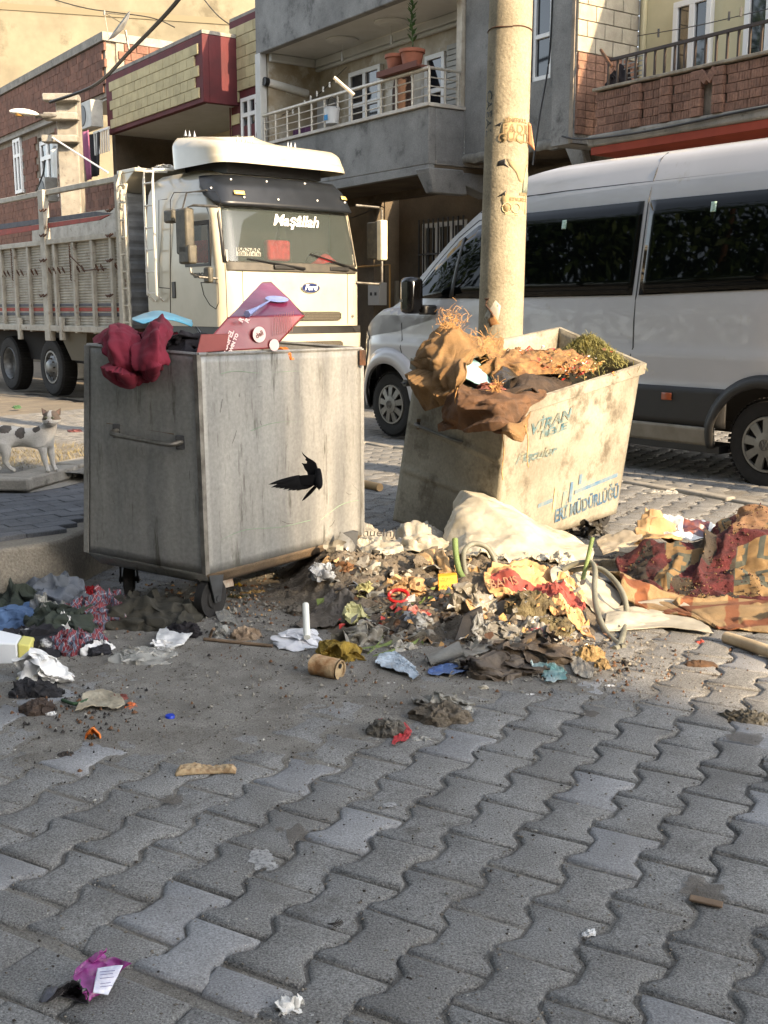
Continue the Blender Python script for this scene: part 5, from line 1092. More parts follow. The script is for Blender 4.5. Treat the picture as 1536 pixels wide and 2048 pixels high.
def snap(p):
    u = v = .5; a, b_, c_, d_ = [Vector(q) for q in (B2[1], B2[2], t2i[2], t2i[1])]; ax = (b_ - a).normalized(); ay = nrf.cross(ax)
    S_ = lambda u, v: (a * (1 - u) + b_ * u) * (1 - v) + (d_ * (1 - u) + c_ * u) * v
    for _ in range(8):
        e = p - S_(u, v); su = S_(u + .01, v) - S_(u, v); sv = S_(u, v + .01) - S_(u, v); m11, m12, m21, m22 = su.dot(ax), sv.dot(ax), su.dot(ay), sv.dot(ay); dt = m11 * m22 - m12 * m21
        r1, r2 = e.dot(ax), e.dot(ay); u += .01 * (r1 * m22 - r2 * m12) / dt; v += .01 * (m11 * r2 - m21 * r1) / dt
    return S_(u, v) + nrf * .0075
def btext(s_, a, b_, size, mat, sh=0, sx=1):
    pa, pb_ = p2(*a), p2(*b_); ex = pb_ - pa; L = ex.length; t_ = text('stencil_lettering', s_, size, mat, bin2, (0, 0, 0), (0, 0, 0), .0006, sh, 'LEFT', .003)
    xm = max(v.co.x for v in t_.data.vertices); k = L / xm
    for v in t_.data.vertices: v.co.x *= k
    up = t2i[1] - B2[1]; m4 = facemat(pa, ex, up)
    for v in t_.data.vertices: v.co = snap(m4 @ v.co)
btext('VİRAN', (1060, 862), (1150, 828), .085, blue, .25); btext('BELE', (1082, 872), (1140, 852), .055, blue, .1)
btext("Piqculer", (1030, 920), (1118, 900), .075, blue, .35); btext('ERİ MÜDÜRLÜĞÜ', (1108, 1034), (1238, 984), .105, blue2, 0)
def bstroke(pts, r, mat=blue2): m_ = MB(); q = [snap(p2(*p)) for p in pts]; up = Vector((0, 0, r)); [m_.add([snap(k) for k in (a - up, b_ - up, b_ + up, a + up)], [(0, 1, 2, 3)]) for a, b_ in zip(q, q[1:])]; m_.build('stencil_line', mat, bin2)
bstroke([(1075, 1012), (1105, 1000)], .012); bstroke([(1150, 985), (1238, 950)], .012); bstroke([(1125, 1000), (1133, 998)], .05, blue); bstroke([(1107, 1000), (1112, 999)], .07, M('ochre_stencil', C(160, 138, 92), C(184, 170, 130), 12, .9)); bstroke([(1140, 985), (1146, 983)], .06); bstroke([(1160, 960), (1166, 958)], .03)
g1 = G(1203, 1052); caster(bin2, (g1.x, g1.y, .07), R(50), .07, .16)

# ================================================================ CONTENTS OF THE BINS
burg = M('burgundy_fleece', C(112, 20, 42), C(94, 14, 34), 5, .9, .15, 120)
def clothnet(name, rows, mat, lab, cat, **k): return tag(net(name, rows, mat, **k), lab, cat)
clothnet('garment', [[AT(200, 700, 5.0), AT(250, 700, 5.05), AT(300, 690, 5.0), AT(345, 690, 4.95)], [AT(202, 668, 4.85), AT(235, 645, 4.8), AT(270, 655, 4.72), AT(290, 664, 4.75)], [AT(202, 690, 4.68), AT(225, 664, 4.60), AT(262, 680, 4.55), AT(282, 700, 4.62)], [AT(208, 715, 4.58), AT(225, 725, 4.50), AT(258, 728, 4.50), AT(280, 722, 4.56)], [AT(216, 742, 4.60), AT(232, 752, 4.53), AT(258, 758, 4.52), AT(284, 750, 4.58)], [AT(225, 752, 4.66), AT(240, 762, 4.62), AT(262, 764, 4.6), AT(285, 758, 4.63)]],
         burg, 'burgundy fleece hanging over the left corner of the galvanised container', 'garment', amp=.02, freq=6, seed=2, nu=60, nv=60, solid=.008, fold=.6, amp2=.006, sharp=60, wav=.022, wk=2.5)
clothnet('garment', [[AT(290, 690, 5.05), AT(320, 650, 5.0), AT(340, 660, 5.0), AT(352, 700, 5.0)], [AT(276, 665, 4.75), AT(300, 634, 4.8), AT(325, 632, 4.8), AT(348, 655, 4.8)], [AT(270, 692, 4.60), AT(290, 660, 4.56), AT(320, 655, 4.52), AT(345, 676, 4.60)], [AT(266, 722, 4.56), AT(290, 725, 4.46), AT(318, 720, 4.44), AT(334, 708, 4.54)], [AT(275, 745, 4.58), AT(295, 757, 4.50), AT(312, 752, 4.48), AT(328, 728, 4.52)], [AT(282, 756, 4.64), AT(298, 764, 4.6), AT(310, 760, 4.58), AT(320, 740, 4.58)]],
         burg, 'burgundy fleece bundle with a deep fold beside the turquoise folder', 'garment', amp=.02, freq=6, seed=6, nu=60, nv=60, solid=.008, fold=.6, amp2=.006, sharp=60, wav=.022, wk=2.5)
m_ = MB(); sleeve = net('garment', [[AT(184, 676, 4.95), AT(210, 660, 4.9), AT(240, 650, 4.9)], [AT(188, 690, 4.80), AT(212, 682, 4.78), AT(240, 676, 4.8)], [AT(196, 694, 4.95), AT(215, 694, 4.95), AT(240, 694, 5)]], burg, 14, 14, .008, 9, 1, .008); tag(sleeve, 'small burgundy cuff poking over the far left rim of the galvanised container', 'garment')
tq = M('turquoise_plastic', C(96, 178, 200), C(70, 150, 178), 6, .4, .05, 20, coat=.2)
clothnet('folder', [[AT(264, 636, 5.0), AT(290, 626, 5.1), AT(325, 622, 5.15), AT(384, 640, 5.15)], [AT(266, 640, 4.85), AT(300, 634, 4.9), AT(340, 632, 4.95), AT(386, 648, 5.0)], [AT(286, 648, 4.8), AT(315, 640, 4.84), AT(345, 640, 4.88), AT(384, 652, 4.95)]], tq, 'turquoise plastic folder arched over the burgundy fleece', 'folder', amp=.003, freq=5, nu=12, nv=24)
blk_c = M('black_cloth', C(20, 16, 20), C(32, 28, 32), 6, .95, .3, 80)
tag(heap('garment', AT(405, 706, 4.85), .26, .3, .16, blk_c, .3, 3, fold=.4, freq=9, base=1.09), 'black crumpled cloth between yellow rag and red cardboard box', 'garment')
tag(heap('rag', AT(372, 706, 4.78), .16, .2, .105, M('yellow_rag', C(176, 150, 70), C(130, 106, 50), 22, .9, .5, 60, spot=C(60, 46, 26), spotamt=.2, spotscale=20), .3, 8, fold=.6, freq=16, base=1.09), 'mustard yellow frayed rag next to the black cloth on the left container', 'rag')
tag(heap('rag', AT(350, 706, 4.95), .35, .3, .08, blk_c, .3, 12, fold=.4, freq=9, base=1.08), 'dark flat cloth under the turquoise folder inside the left container', 'rag')
filler = heap('rubbish_fill', (sum(T1, Vector()) / 4), .72, .36, .1, M('mixed_rubbish', C(64, 56, 48), C(36, 34, 34), 14, .9, .8, 40), R(57), 4, base=.93); tag(filler, kind='stuff')
# red cardboard box
bxm = M('red_glossy_card', C(136, 40, 42), C(110, 30, 42), 2.5, .3, .15, 30, coat=.4, spot=C(96, 70, 60), spotamt=.05, spotscale=2); bxp = M('magenta_card', C(116, 34, 66), C(92, 26, 50), 3, .3, .12, 25, coat=.4)
cbx = thing('cardboard_box', 'open red glossy cardboard box tilted on end on the galvanised container', 'box')
a0, a1, a2, a3 = AT(395, 705, 4.60), AT(547, 697, 4.86), AT(610, 630, 4.98), AT(456, 634, 4.74)   # front panel: lower-left, lower-right, right tip, upper-left
k0 = AT(542, 563, 5.28)
dpt = k0 - a2
def cp(name, pts, mat, amp=.003, seed=0, solid=.004, parent=cbx): r0, r1 = pts[:2], pts[2:]; return net(name, [[pts[0], (pts[0] + pts[1]) / 2, pts[1]], [(pts[0] + pts[3]) / 2, sum(pts, Vector()) / 4, (pts[1] + pts[2]) / 2], [pts[3], (pts[2] + pts[3]) / 2, pts[2]]], mat, 10, 14, amp, 6, seed, solid, parent, fold=.3)
cp('front_panel', [a0, a1, a2, a3], bxm, .004, 1); cp('top_panel', [a3, a2, k0, k0 + (a3 - a2) * .12], bxp, .006, 2)
cp('side_panel', [a1, a2, k0, k0 + (a1 - a2) * 1.0], M('dark_green_card', C(70, 66, 58), C(90, 70, 60), 5, .5), .002, 3)
cp('open_flap', [AT(430, 661, 4.74), AT(456, 634, 4.74), AT(452, 666, 4.9), AT(426, 668, 4.8)], M('violet_card', C(110, 66, 120), C(84, 54, 92), 9, .5), .004, 5)
cp('torn_flap', [AT(393, 706, 4.52), AT(452, 700, 4.56), AT(458, 667, 4.60), AT(402, 668, 4.56)], M('brown_red_card', C(140, 66, 58), C(118, 54, 48), 4, .6), .003, 6)
crd = M('box_print_pale', C(226, 196, 190), None, rough=.5); bfm = facemat(a0, a1 - a0, a3 - a0)
fex = (a1 - a0); fup = (a3 - a0)
def bpos(px, py, pts=(a0, a1, a2)): A_, B_, C_ = pts; return onpanel(px, py, A_, B_, None, C_)
def btx(s_, px, py, size, rot, mat=crd, pts=(a0, a1, a2), sx=1):
    t_ = text('box_lettering', s_, size, mat, cbx, (0, 0, 0), (0, 0, 0), .0005, 0, 'CENTER', .001); ex = (pts[1] - pts[0]); m4 = facemat(bpos(px, py, pts), ex, pts[2] - pts[0])
    if m4.col[2].xyz.y > 0: m4 = m4
    m4 = Matrix.Translation(m4.to_3x3() @ Vector((0, 0, .010 if m4.col[2].y < 0 else -.010))) @ m4; t_.matrix_local = m4 @ Matrix.Rotation(rot, 4, 'Z')
btx('L-OSPEL', 452, 686, .034, R(62)); btx('TWIN TO', 464, 688, .022, R(62)); btx('R', 480, 640, .03, R(60)); btx('R', 492, 641, .03, R(60))
def bdisc(px, py, r, mat, name, pts=(a0, a1, a2), off=.009):
    m4 = facemat(bpos(px, py, pts), pts[1] - pts[0], pts[2] - pts[0]); s_ = 1 if m4.col[2].y < 0 else -1; m_ = MB(); m_.ext([m4 @ Vector((r * math.cos(i / 24 * 6.283), r * math.sin(i / 24 * 6.283), off * s_)) for i in range(24)], m4.to_3x3() @ Vector((0, 0, .001 * s_))); return m_.build(name, mat, cbx)
bdisc(516, 669, .034, crd, 'box_emblem'); btx('deli', 516, 669, .03, R(25), M('print_brown', C(110, 70, 60), None)); bdisc(546, 690, .026, crd, 'box_emblem')
for i in range(9): 
    m4 = facemat(bpos(545 + i * 4.6, 672 - i * 1, (a0, a1, a2)), a1 - a0, a2 - a0); MB().tube([m4 @ Vector((0, 0, .009)), m4 @ Vector((.012, .09, .009))], .0012, 3).build('print_line', M('print_faint', C(190, 130, 120), None), cbx)
pl_ = MB(); pts_ = (a3, a2, k0)
sp_ = [AT(545, 596, 5.1), ]
m4 = facemat(bpos(553, 603, (a3, a2, k0)), a2 - a3, k0 - a2); m_ = MB(); s_ = 1 if m4.col[2].z > 0 else -1
m_.ext([m4 @ Vector((.045 * math.cos(i / 24 * 6.283) * 1.3, .035 * math.sin(i / 24 * 6.283), .012 * s_)) for i in range(24)], m4.to_3x3() @ Vector((0, 0, .001))); m_.build('printed_spoon', M('print_blue', C(150, 160, 196), C(120, 130, 180), 20, .4), cbx)
m_ = MB(); m_.tube([bpos(540, 607, pts_) + Vector((0, -.01, .012)), bpos(515, 622, pts_) + Vector((0, -.01, .012)), bpos(495, 634, pts_) + Vector((0, -.012, .012))], lambda u: .004 + .012 * u * u, 6); m_.build('printed_spoon', MATS['print_blue'], cbx, smooth=True)
tag(heap('food_scrap', AT(573, 698, 5.0), .06, .06, .055, M('orange_peel', C(222, 120, 36), C(190, 96, 28), 30, .6, .3, 80), 0, 3, base=1.09, fold=.2), 'orange lump against the right end of the red cardboard box', 'food scrap')

# right bin: burlap sacks, cloths, bottles, straw
burl = M('burlap', C(140, 110, 72), C(116, 88, 56), 6, .97, .9, 260, fine=.3, finescale=420, spot=C(84, 62, 42), spotamt=.2, spotscale=6)
burl2 = M('brown_burlap', C(116, 84, 58), C(78, 58, 42), 7, .97, .9, 260, fine=.3, finescale=420)
def W(px, py, Y): return AT(px, py, Y)
clothnet('burlap_sack', [[W(860, 660, 6.6), W(900, 632, 6.6), W(960, 655, 6.6), W(1012, 668, 6.7)], [W(832, 680, 6.2), W(880, 640, 6.2), W(935, 655, 6.15), W(1010, 680, 6.4)], [W(815, 712, 6.08), W(850, 690, 5.95), W(925, 675, 5.95), W(1008, 700, 6.2)], [W(818, 735, 6.05), W(862, 735, 5.82), W(905, 722, 5.75), W(940, 715, 5.8)], [W(845, 780, 6.0), W(875, 775, 5.78), W(905, 765, 5.68), W(930, 745, 5.66)], [W(868, 808, 5.98), W(885, 810, 5.80), W(900, 800, 5.72), W(915, 770, 5.65)]],
         burl, 'tan burlap sack draped over the left corner of the battered container', 'sack', amp=.04, freq=5, amp2=.010, wav=.03, wk=3, seed=3, nu=50, nv=60, solid=.006, ragged=.02, fold=.4)
clothnet('burlap_sack', [[W(925, 745, 6.0), W(950, 765, 5.95), W(1000, 780, 5.85), W(1090, 775, 5.95)], [W(905, 765, 5.70), W(945, 780, 5.65), W(1010, 788, 5.55), W(1095, 785, 5.8)], [W(895, 790, 5.68), W(945, 800, 5.50), W(1005, 800, 5.40), W(1078, 800, 5.62)], [W(880, 830, 5.72), W(935, 835, 5.52), W(1000, 835, 5.36), W(1058, 835, 5.52)], [W(885, 860, 5.74), W(930, 862, 5.56), W(995, 858, 5.40), W(1045, 878, 5.48)]],
         burl2, 'brown burlap folded over the near corner of the battered container', 'sack', amp=.03, freq=6, amp2=.010, wav=.03, wk=3, seed=9, nu=44, nv=60, solid=.006, ragged=.03)
clothnet('burlap_sack', [[W(1000, 850, 5.4), W(1015, 840, 5.36), W(1040, 845, 5.4), W(1062, 822, 5.5)], [W(1004, 862, 5.33), W(1020, 858, 5.28), W(1042, 866, 5.32), W(1056, 850, 5.44)], [W(1012, 868, 5.36), W(1028, 878, 5.3), W(1044, 884, 5.34), W(1050, 872, 5.42)]], burl, 'small curled burlap mouth hanging at the near corner above blue lettering', 'sack', amp=.01, freq=9, seed=4, nu=16, nv=20, solid=.005)
fr_ = MB(); q_ = random.Random(3)
for i in range(420):   # frayed burlap fibres
    if i < 240: c0 = W(q_.gauss(903, 12), q_.gauss(650, 16), 6.1 + q_.uniform(-.1, .1))
    elif i < 340: c0 = W(q_.uniform(935, 1000), q_.uniform(665, 720), 6.0 + q_.uniform(-.1, .1))
    else: c0 = W(q_.uniform(985, 1000), q_.uniform(765, 785), 5.6)
    d = Vector((q_.gauss(0, 1), q_.gauss(0, .6), q_.gauss(.5, .9))).normalized() * q_.uniform(.015, .05); fr_.tube([c0, c0 + d * .5 + Vector((0, 0, .004)), c0 + d], .0013, 3)
tag(fr_.build('burlap_fibres', M('straw_fibre', C(196, 150, 92), C(150, 110, 66), 40, .9), fixn=False), 'frayed burlap threads standing up from the tan sack', 'fibres', kind='stuff')
m_ = MB()
for pts in ([(1003, 862), (1008, 900), (1004, 940), (1006, 960)], [(1050, 850), (1056, 880), (1054, 915), (1057, 935)], [(915, 775), (910, 800), (918, 826)], [(1016, 850), (1028, 868), (1036, 866)]): m_.tube(curve([W(x, y, 5.38 if x > 990 else 5.6) for x, y in pts], 14), .0025, 4)
one('loose_string', 'loose sack strings dangling down the near edge of the battered container', 'string', m_, MATS['straw_fibre'])
tag(net('cloth', [[W(935, 712, 6.05), W(962, 728, 6.1), W(980, 745, 6.1)], [W(925, 735, 5.86), W(955, 742, 5.9), W(985, 762, 5.95)], [W(922, 745, 5.76), W(950, 758, 5.78), W(984, 770, 5.85)]], M('pale_blue_cloth', C(140, 178, 180), C(118, 158, 164), 9, .95, .4, 90), 16, 20, .01, 6, 2, .008), 'pale blue towelling cloth emerging from the tan burlap sack', 'cloth')
tag(net('bag', [[W(985, 730, 6.3), W(1010, 712, 6.3), W(1035, 722, 6.3)], [W(978, 745, 6.0), W(1005, 728, 6.0), W(1034, 736, 6.05)], [W(990, 768, 5.85), W(1010, 760, 5.85), W(1036, 745, 5.95)]], M('black_shiny_plastic', C(22, 22, 22), C(60, 54, 44), 9, .25, .2, 40), 14, 18, .014, 8, 5, .003), 'black shiny plastic bag next to pale blue cloth in the battered container', 'plastic bag')
tag(net('cloth', [[W(1040, 735, 6.4), W(1080, 728, 6.5), W(1125, 740, 6.5), W(1150, 762, 6.4)], [W(1020, 760, 6.0), W(1060, 745, 6.05), W(1100, 748, 6.1), W(1140, 768, 6.2)], [W(1010, 782, 5.75), W(1050, 778, 5.78), W(1090, 775, 5.88), W(1130, 775, 6.02)]], M('dark_brown_cloth', C(70, 56, 44), C(46, 38, 32), 8, .97, .7, 200), 20, 30, .03, 7, 2, .008), 'dark brown woolly cloth in the middle of the battered container', 'cloth')
tag(heap('rag', W(985, 775, 5.8), .13, .1, .05, M('reddish_fibre', C(132, 76, 66), C(96, 60, 50), 30, .95, .8, 120), 0, 3, base=W(985, 775, 5.8).z, freq=18, fold=.7), 'small reddish frayed rag on the brown burlap', 'rag')
castx = 0
filler = heap('rubbish_fill', (sum(T2, Vector()) / 4), .98, .54, .10, M('bin_litter', C(140, 110, 70), C(96, 70, 46), 22, .95, .9, 60, spot=C(170, 90, 50), spotamt=.25, spotscale=14), R(44), 14, base=W(1120, 760, 6.4).z + .06, freq=9, fold=.8, st='soil'); tag(filler, kind='stuff')
hay = MB(); haym = M('green_hay', C(152, 144, 84), C(98, 98, 54), 24, .9, orand=0)
hc = W(1175, 722, 6.65)
for i in range(5200):
    a = q_.gauss(0, 1); b_ = q_.gauss(0, 1); p = hc + Vector((.68, .62, .06)) * a * .15 + Vector((-.6, .7, .06)) * b_ * .11; p.z += .14 * math.exp(-(a * a + b_ * b_) / 2.5) + q_.uniform(-.02, .02) - .03 * abs(a)
    d = Vector((q_.gauss(0, 1), q_.gauss(0, 1), q_.gauss(0, .5))).normalized() * q_.uniform(.012, .04); s_ = d.cross(Vector((0, 0, 1))).normalized() * .0016; hay.add([p - d - s_, p - d + s_, p + d * .4 + s_ + Vector((0, 0, .004)), p + d, p + d * .4 - s_ + Vector((0, 0, .004))], [(0, 1, 2, 4), (4, 2, 3)])
tag(hay.build('hay', haym, fixn=False), 'heap of cut green and straw coloured hay in the battered container', 'hay', kind='stuff')
bot = MB(); c0 = W(1062, 712, 6.6); c1 = W(1100, 708, 6.75); ax = (c1 - c0).normalized(); q4 = ax.to_track_quat('Z', 'Y').to_matrix().to_4x4(); bot.lathe([(0, -.11), (.03, -.11), (.034, -.08), (.032, 0), (.034, .05), (.022, .09), (.012, .11), (.012, .13), (0, .13)], 16, Matrix.Translation(c0) @ q4)
one('plastic_bottle', 'clear plastic bottle lying among scraps in the battered container', 'bottle', bot, M('clear_plastic', C(214, 208, 190), None, rough=.12, alpha=.55, spec=.8), smooth=True)
bot = MB(); bot.lathe([(.0335, .0), (.0335, .035)], 16, Matrix.Translation(c1) @ q4); bot.build('bottle_label', M('red_label', C(190, 60, 60), None), None); bpy.data.objects['bottle_label'].parent = bpy.data.objects['plastic_bottle']
bot = MB(); q4 = Vector((.7, -.6, .3)).to_track_quat('Z', 'Y').to_matrix().to_4x4(); bot.lathe([(0, -.05), (.032, -.05), (.032, .05), (.028, .055), (.028, .045), (0, .045)], 20, Matrix.Translation(W(1056, 731, 6.3)) @ q4)
one('drink_can', 'pale drink can end showing among scraps in the battered container', 'can', bot, M('can_pale', C(200, 190, 180), C(150, 140, 128), 20, .4), smooth=True, angle=40)
# assorted scraps in both rubbish piles
def scraps(name, pts, n, mats, smin, smax, seed=0, lift=.02):
    q = random.Random(seed); mb = MB()
    for i in range(n):
        (px, py, Y, sx, sz, sy) = q.choice(pts); c_ = W(px + q.gauss(0, sx), py + q.gauss(0, sz), Y + q.gauss(0, sy)); 
        s_ = q.uniform(smin, smax); k = q.randint(4, 6); nv = Vector((q.gauss(0, .5), q.gauss(-.4, .4), 1)).normalized(); a1 = nv.orthogonal().normalized(); a2 = nv.cross(a1); mb.m(q.randrange(len(mats)))
        r0 = [c_ + (a1 * math.cos(j / k * 6.283) + a2 * math.sin(j / k * 6.283) * q.uniform(.4, 1)) * s_ * q.uniform(.6, 1.2) + nv * q.uniform(-.3, .5) * s_ for j in range(k)]
        mb.add([c_ + nv * s_ * q.uniform(-.1, .3)] + r0, [(0, 1 + j, 1 + (j + 1) % k) for j in range(k)])
    return tag(mb.build(name, mats, smooth=False, solid=.001, fixn=False), kind='stuff')
SC = [M('scrap_white', C(196, 190, 176), None, rough=.6), M('scrap_tan', C(168, 132, 84), None, rough=.9), M('scrap_brown', C(96, 68, 46), None, rough=.9), M('scrap_red', C(168, 48, 38), None, rough=.5), M('scrap_orange', C(190, 112, 52), None, rough=.7), M('scrap_black', C(34, 30, 28), None, rough=.8), M('scrap_green', C(98, 110, 52), None, rough=.8), M('scrap_grey', C(126, 122, 112), None, rough=.8), M('scrap_blue', C(62, 92, 140), None, rough=.5)]
scraps('bin_scraps', [(1085, 722, 6.4, 45, 10, .12), (1130, 738, 6.3, 35, 10, .1), (1040, 712, 6.5, 25, 6, .1)], 700, SC[:5] + [SC[1], SC[4], SC[2]], .006, .022, 1)
def AT(x, y, Y, _a=AT):      # nothing may sink below the paving
    p = _a(x, y, Y)
    return p if p.z > .002 else G(x, y) + Vector((0, 0, .004))
# ================================================================ GARMENTS AND LITTER ON THE LEFT
def pileh(x, y):
    t = (y - 3.95) / 1.05; lo = -.08 - .22 * t; hi = .74 + .2 * t; m_ = sst(lo - .16, lo + .08, x) * sst(hi + .1, hi - .1, x); q = Vector((x * 14, y * 14, 2))
    s_ = max(0, min(t, 1.0)) - .9 * max(0, t - 1.1); a_ = .055 * math.exp(-(((x + .28) / .26) ** 2 + ((y - 4.95) / .3) ** 2))
    return max(-.02, .155 * s_ * m_ - .02 * m_ + a_ + .03 * noise.fractal(q, .7, 2.2, 6) * min(1, m_ + a_ * 20) - .006)
def hit(px, py):
    d = Vector(ray(px, py)); o = Vector((0, 0, CAMH)); Y = 1.9
    while Y < 9:
        p = o + d * (Y / d.y)
        if p.z <= max(dirtz(p.x, p.y), gz(p.x, p.y), pileh(p.x, p.y) if 3.7 < Y < 5.6 and -.8 < p.x < 1.2 else -9): return p
        Y += .01
    return G(px, py)
FLOOR[0] = lambda x, y: max(gz(x, y), dirtz(x, y), pileh(x, y) if 3.7 < y < 5.6 and -.8 < x < 1.2 else -9)
def H(name, px, py, wpx, dm, h, mat, lab, cat, rot=0, seed=0, parent=None, z=0, **k):
    if 'st' not in k: k['st'] = 'cloth' if cat in ('garment', 'rag', 'netting') else 'soil' if cat in ('clod', 'debris') else 'bag'
    k.pop('fold', 0)
    if 'fo' in k: k['fold'] = k.pop('fo')
    """crumpled item standing at photo point (px,py) = centre of its footprint, wpx wide in photo pixels, dm deep, h high (m)"""
    c_ = hit(px, py) if z == 0 else G(px, py, z); z = c_.z - .004 if z == 0 else z; c_.z = z; w_ = wpx / F * c_.y / CP
    return tag(heap(name, c_, w_, dm, h, mat, rot, seed, base=z, **k), lab, cat)
def cm(n, a, b_=None, **k): k.setdefault('rough', .95); k.setdefault('bump', .4); k.setdefault('bscale', 150); return M(n, C(*a), C(*b_) if b_ else None, k.pop('scale', 10), **k)
bagk = dict(rough=.3, bump=.3, bscale=40)
white_bag = cm('white_bag', (214, 214, 212), (196, 196, 196), rough=.35, bump=.35, bscale=30, spot=C(150, 140, 124), spotamt=.05)
clear_bag = cm('clear_bag', (178, 178, 172), (150, 148, 140), rough=.2, bump=.5, bscale=34, alpha=.55, spec=.8)
grimy_bag = cm('grimy_clear_bag', (150, 146, 134), (104, 98, 86), rough=.35, bump=.5, bscale=30, alpha=.85, spot=C(70, 64, 54), spotamt=.3)
plaid = M('plaid_fabric', C(70, 78, 96), C(54, 60, 76), 8, .95, .3, 150); t_ = plaid.node_tree; bsdf = t_.nodes['Principled BSDF']
def stripes(mat, specs):
    """woven stripes: list of (axis, scale, lo, colour)"""
    t = mat.node_tree; b = t.nodes['Principled BSDF']; src = b.inputs['Base Color'].links[0].from_socket
    g_ = t.nodes.new('ShaderNodeNewGeometry'); nz_ = t.nodes.new('ShaderNodeTexNoise'); nz_.inputs['Scale'].default_value = 5;  ad = t.nodes.new('ShaderNodeVectorMath'); ad.operation = 'MULTIPLY_ADD'; ad.inputs[1].default_value = (.05,) * 3
    t.links.new(nz_.outputs['Color'], ad.inputs[0]); t.links.new(g_.outputs['Position'], ad.inputs[2]); t.links.new(g_.outputs['Position'], nz_.inputs['Vector'])
    for rot_, sca, lo, c_ in specs:
        mp = t.nodes.new('ShaderNodeMapping'); mp.inputs['Rotation'].default_value = (0, 0, rot_); w_ = t.nodes.new('ShaderNodeTexWave'); w_.inputs['Scale'].default_value = sca; w_.inputs['Distortion'].default_value = .3
        mr = t.nodes.new('ShaderNodeMapRange'); mr.inputs[1].default_value = lo; mr.inputs[2].default_value = lo + .06; mx = t.nodes.new('ShaderNodeMix'); mx.data_type = 'RGBA'
        L = t.links.new; L(ad.outputs[0], mp.inputs[0]); L(mp.outputs[0], w_.inputs['Vector']); L(w_.outputs['Fac'], mr.inputs[0]); L(mr.outputs[0], mx.inputs[0]); L(src, mx.inputs[6]); mx.inputs[7].default_value = c_; src = mx.outputs[2]
    L(src, b.inputs['Base Color'])
stripes(plaid, [(.5, 14, .7, C(104, 34, 42)), (2.07, 14, .72, C(96, 32, 40)), (.5, 30, .955, C(150, 152, 158)), (2.07, 30, .96, C(140, 144, 150))])
bw_m = M('black_white_print', C(26, 26, 32), C(30, 30, 36), 8, .9, .3, 120); stripes(bw_m, [(.9, 5, .78, C(206, 206, 206))])
blkw = cm('patterned_black', (24, 24, 30), None, spot=C(200, 200, 198), spotamt=.3, spotscale=9)
denim = cm('blue_denim', (78, 104, 140), (58, 80, 112)); green_d = cm('dark_green_cloth', (48, 56, 48), (36, 42, 36)); dark_k = cm('dark_khaki_cloth', (52, 50, 42), (38, 37, 31)); greyc = cm('grey_jersey', (104, 110, 120), (86, 92, 100))
G8 = 'discarded clothes heaped by the platform kerb'
def g8(o): o['group'] = G8; return o
g8(H('garment', 105, 1206, 150, .34, .13, greyc, 'grey jersey top on the upper part of the clothes heap', 'garment', .5, 1, freq=5)); bpy.context.view_layer.update()
g8(H('garment', 45, 1222, 130, .3, .12, green_d, 'dark green garment at the back left of the clothes heap', 'garment', .3, 2, freq=5))
g8(H('garment', 20, 1256, 150, .34, .10, denim, 'blue denim garment at the left edge of the picture', 'garment', 0, 3, freq=7))
g8(H('garment', 120, 1262, 170, .30, .12, green_d, 'dark green crumpled trousers in the middle of the clothes heap', 'garment', -.2, 4, freq=5))
g8(H('garment', 205, 1245, 120, .40, .13, plaid, 'red and navy plaid shirt across the clothes heap', 'garment', -.9, 5, freq=6))
g8(H('garment', 150, 1298, 130, .16, .08, plaid, 'plaid shirt sleeve at the front of the clothes heap', 'garment', .5, 6, freq=8))
g8(H('garment', 290, 1240, 230, .36, .115, dark_k, 'dark khaki jacket spread in front of the left caster', 'garment', -.35, 7, freq=5))
g8(H('garment', 370, 1268, 80, .12, .05, blk_c, 'black sleeve end behind the white parcel', 'garment', -.6, 8, freq=7))
g8(H('garment', 70, 1296, 190, .28, .09, blkw, 'black and white printed cloth at the front of the clothes heap', 'garment', .1, 9, freq=8))
g8(H('garment', 195, 1305, 70, .1, .05, bw_m, 'black and white striped cloth end by the clear bag', 'garment', .6, 10, freq=9))
H('rag', 180, 1195, 36, .06, .06, cm('red_rag', (150, 26, 34)), 'small bright red rag on the grey jersey', 'rag', 0, 11)
H('rag', 150, 1196, 60, .1, .06, white_bag, 'white rag behind the grey jersey top', 'rag', 0, 12)
H('plastic_bag', 110, 1240, 62, .14, .15, clear_bag, 'clear crumpled plastic bag on the dark green cloth', 'plastic bag', 0, 13, freq=10)
H('plastic_cup', 82, 1200, 34, .08, .09, clear_bag, 'squashed clear cup at the foot of the platform kerb', 'cup', 0, 14, freq=12)
H('rag', 130, 1272, 60, .1, .09, white_bag, 'white crumpled cloth on the black printed fabric', 'rag', .5, 15, freq=11)
# white carton with yellow end
cb_ = thing('carton', 'squashed white carton with yellow end at the left edge of the picture', 'carton')
c1_, c2_ = G(-30, 1330, 0), G(62, 1328, 0); up = Vector((0, 0, .085)); bk_ = Vector((-.02, .12, 0))
s1 = c1_ + (c2_ - c1_) * .72
MB().hexa([c1_, s1, s1 + bk_, c1_ + bk_], [c1_ + up, s1 + up * .95, s1 + up * .9 + bk_, c1_ + up * 1.3 + bk_]).build('carton_body', cm('white_card', (206, 210, 214), None, rough=.6, bump=.1), cb_, bev=.006)
MB().hexa([s1 + Vector((.001, 0, 0)), c2_, c2_ + bk_, s1 + bk_ + Vector((.001, 0, 0))], [s1 + up * .951 + Vector((.001, 0, 0)), c2_ + up * .85, c2_ + up * .8 + bk_, s1 + up * .9 + bk_ + Vector((.001, 0, 0))]).build('yellow_end', cm('yellow_card', (200, 194, 110), None, rough=.6, bump=.1), cb_, bev=.006)
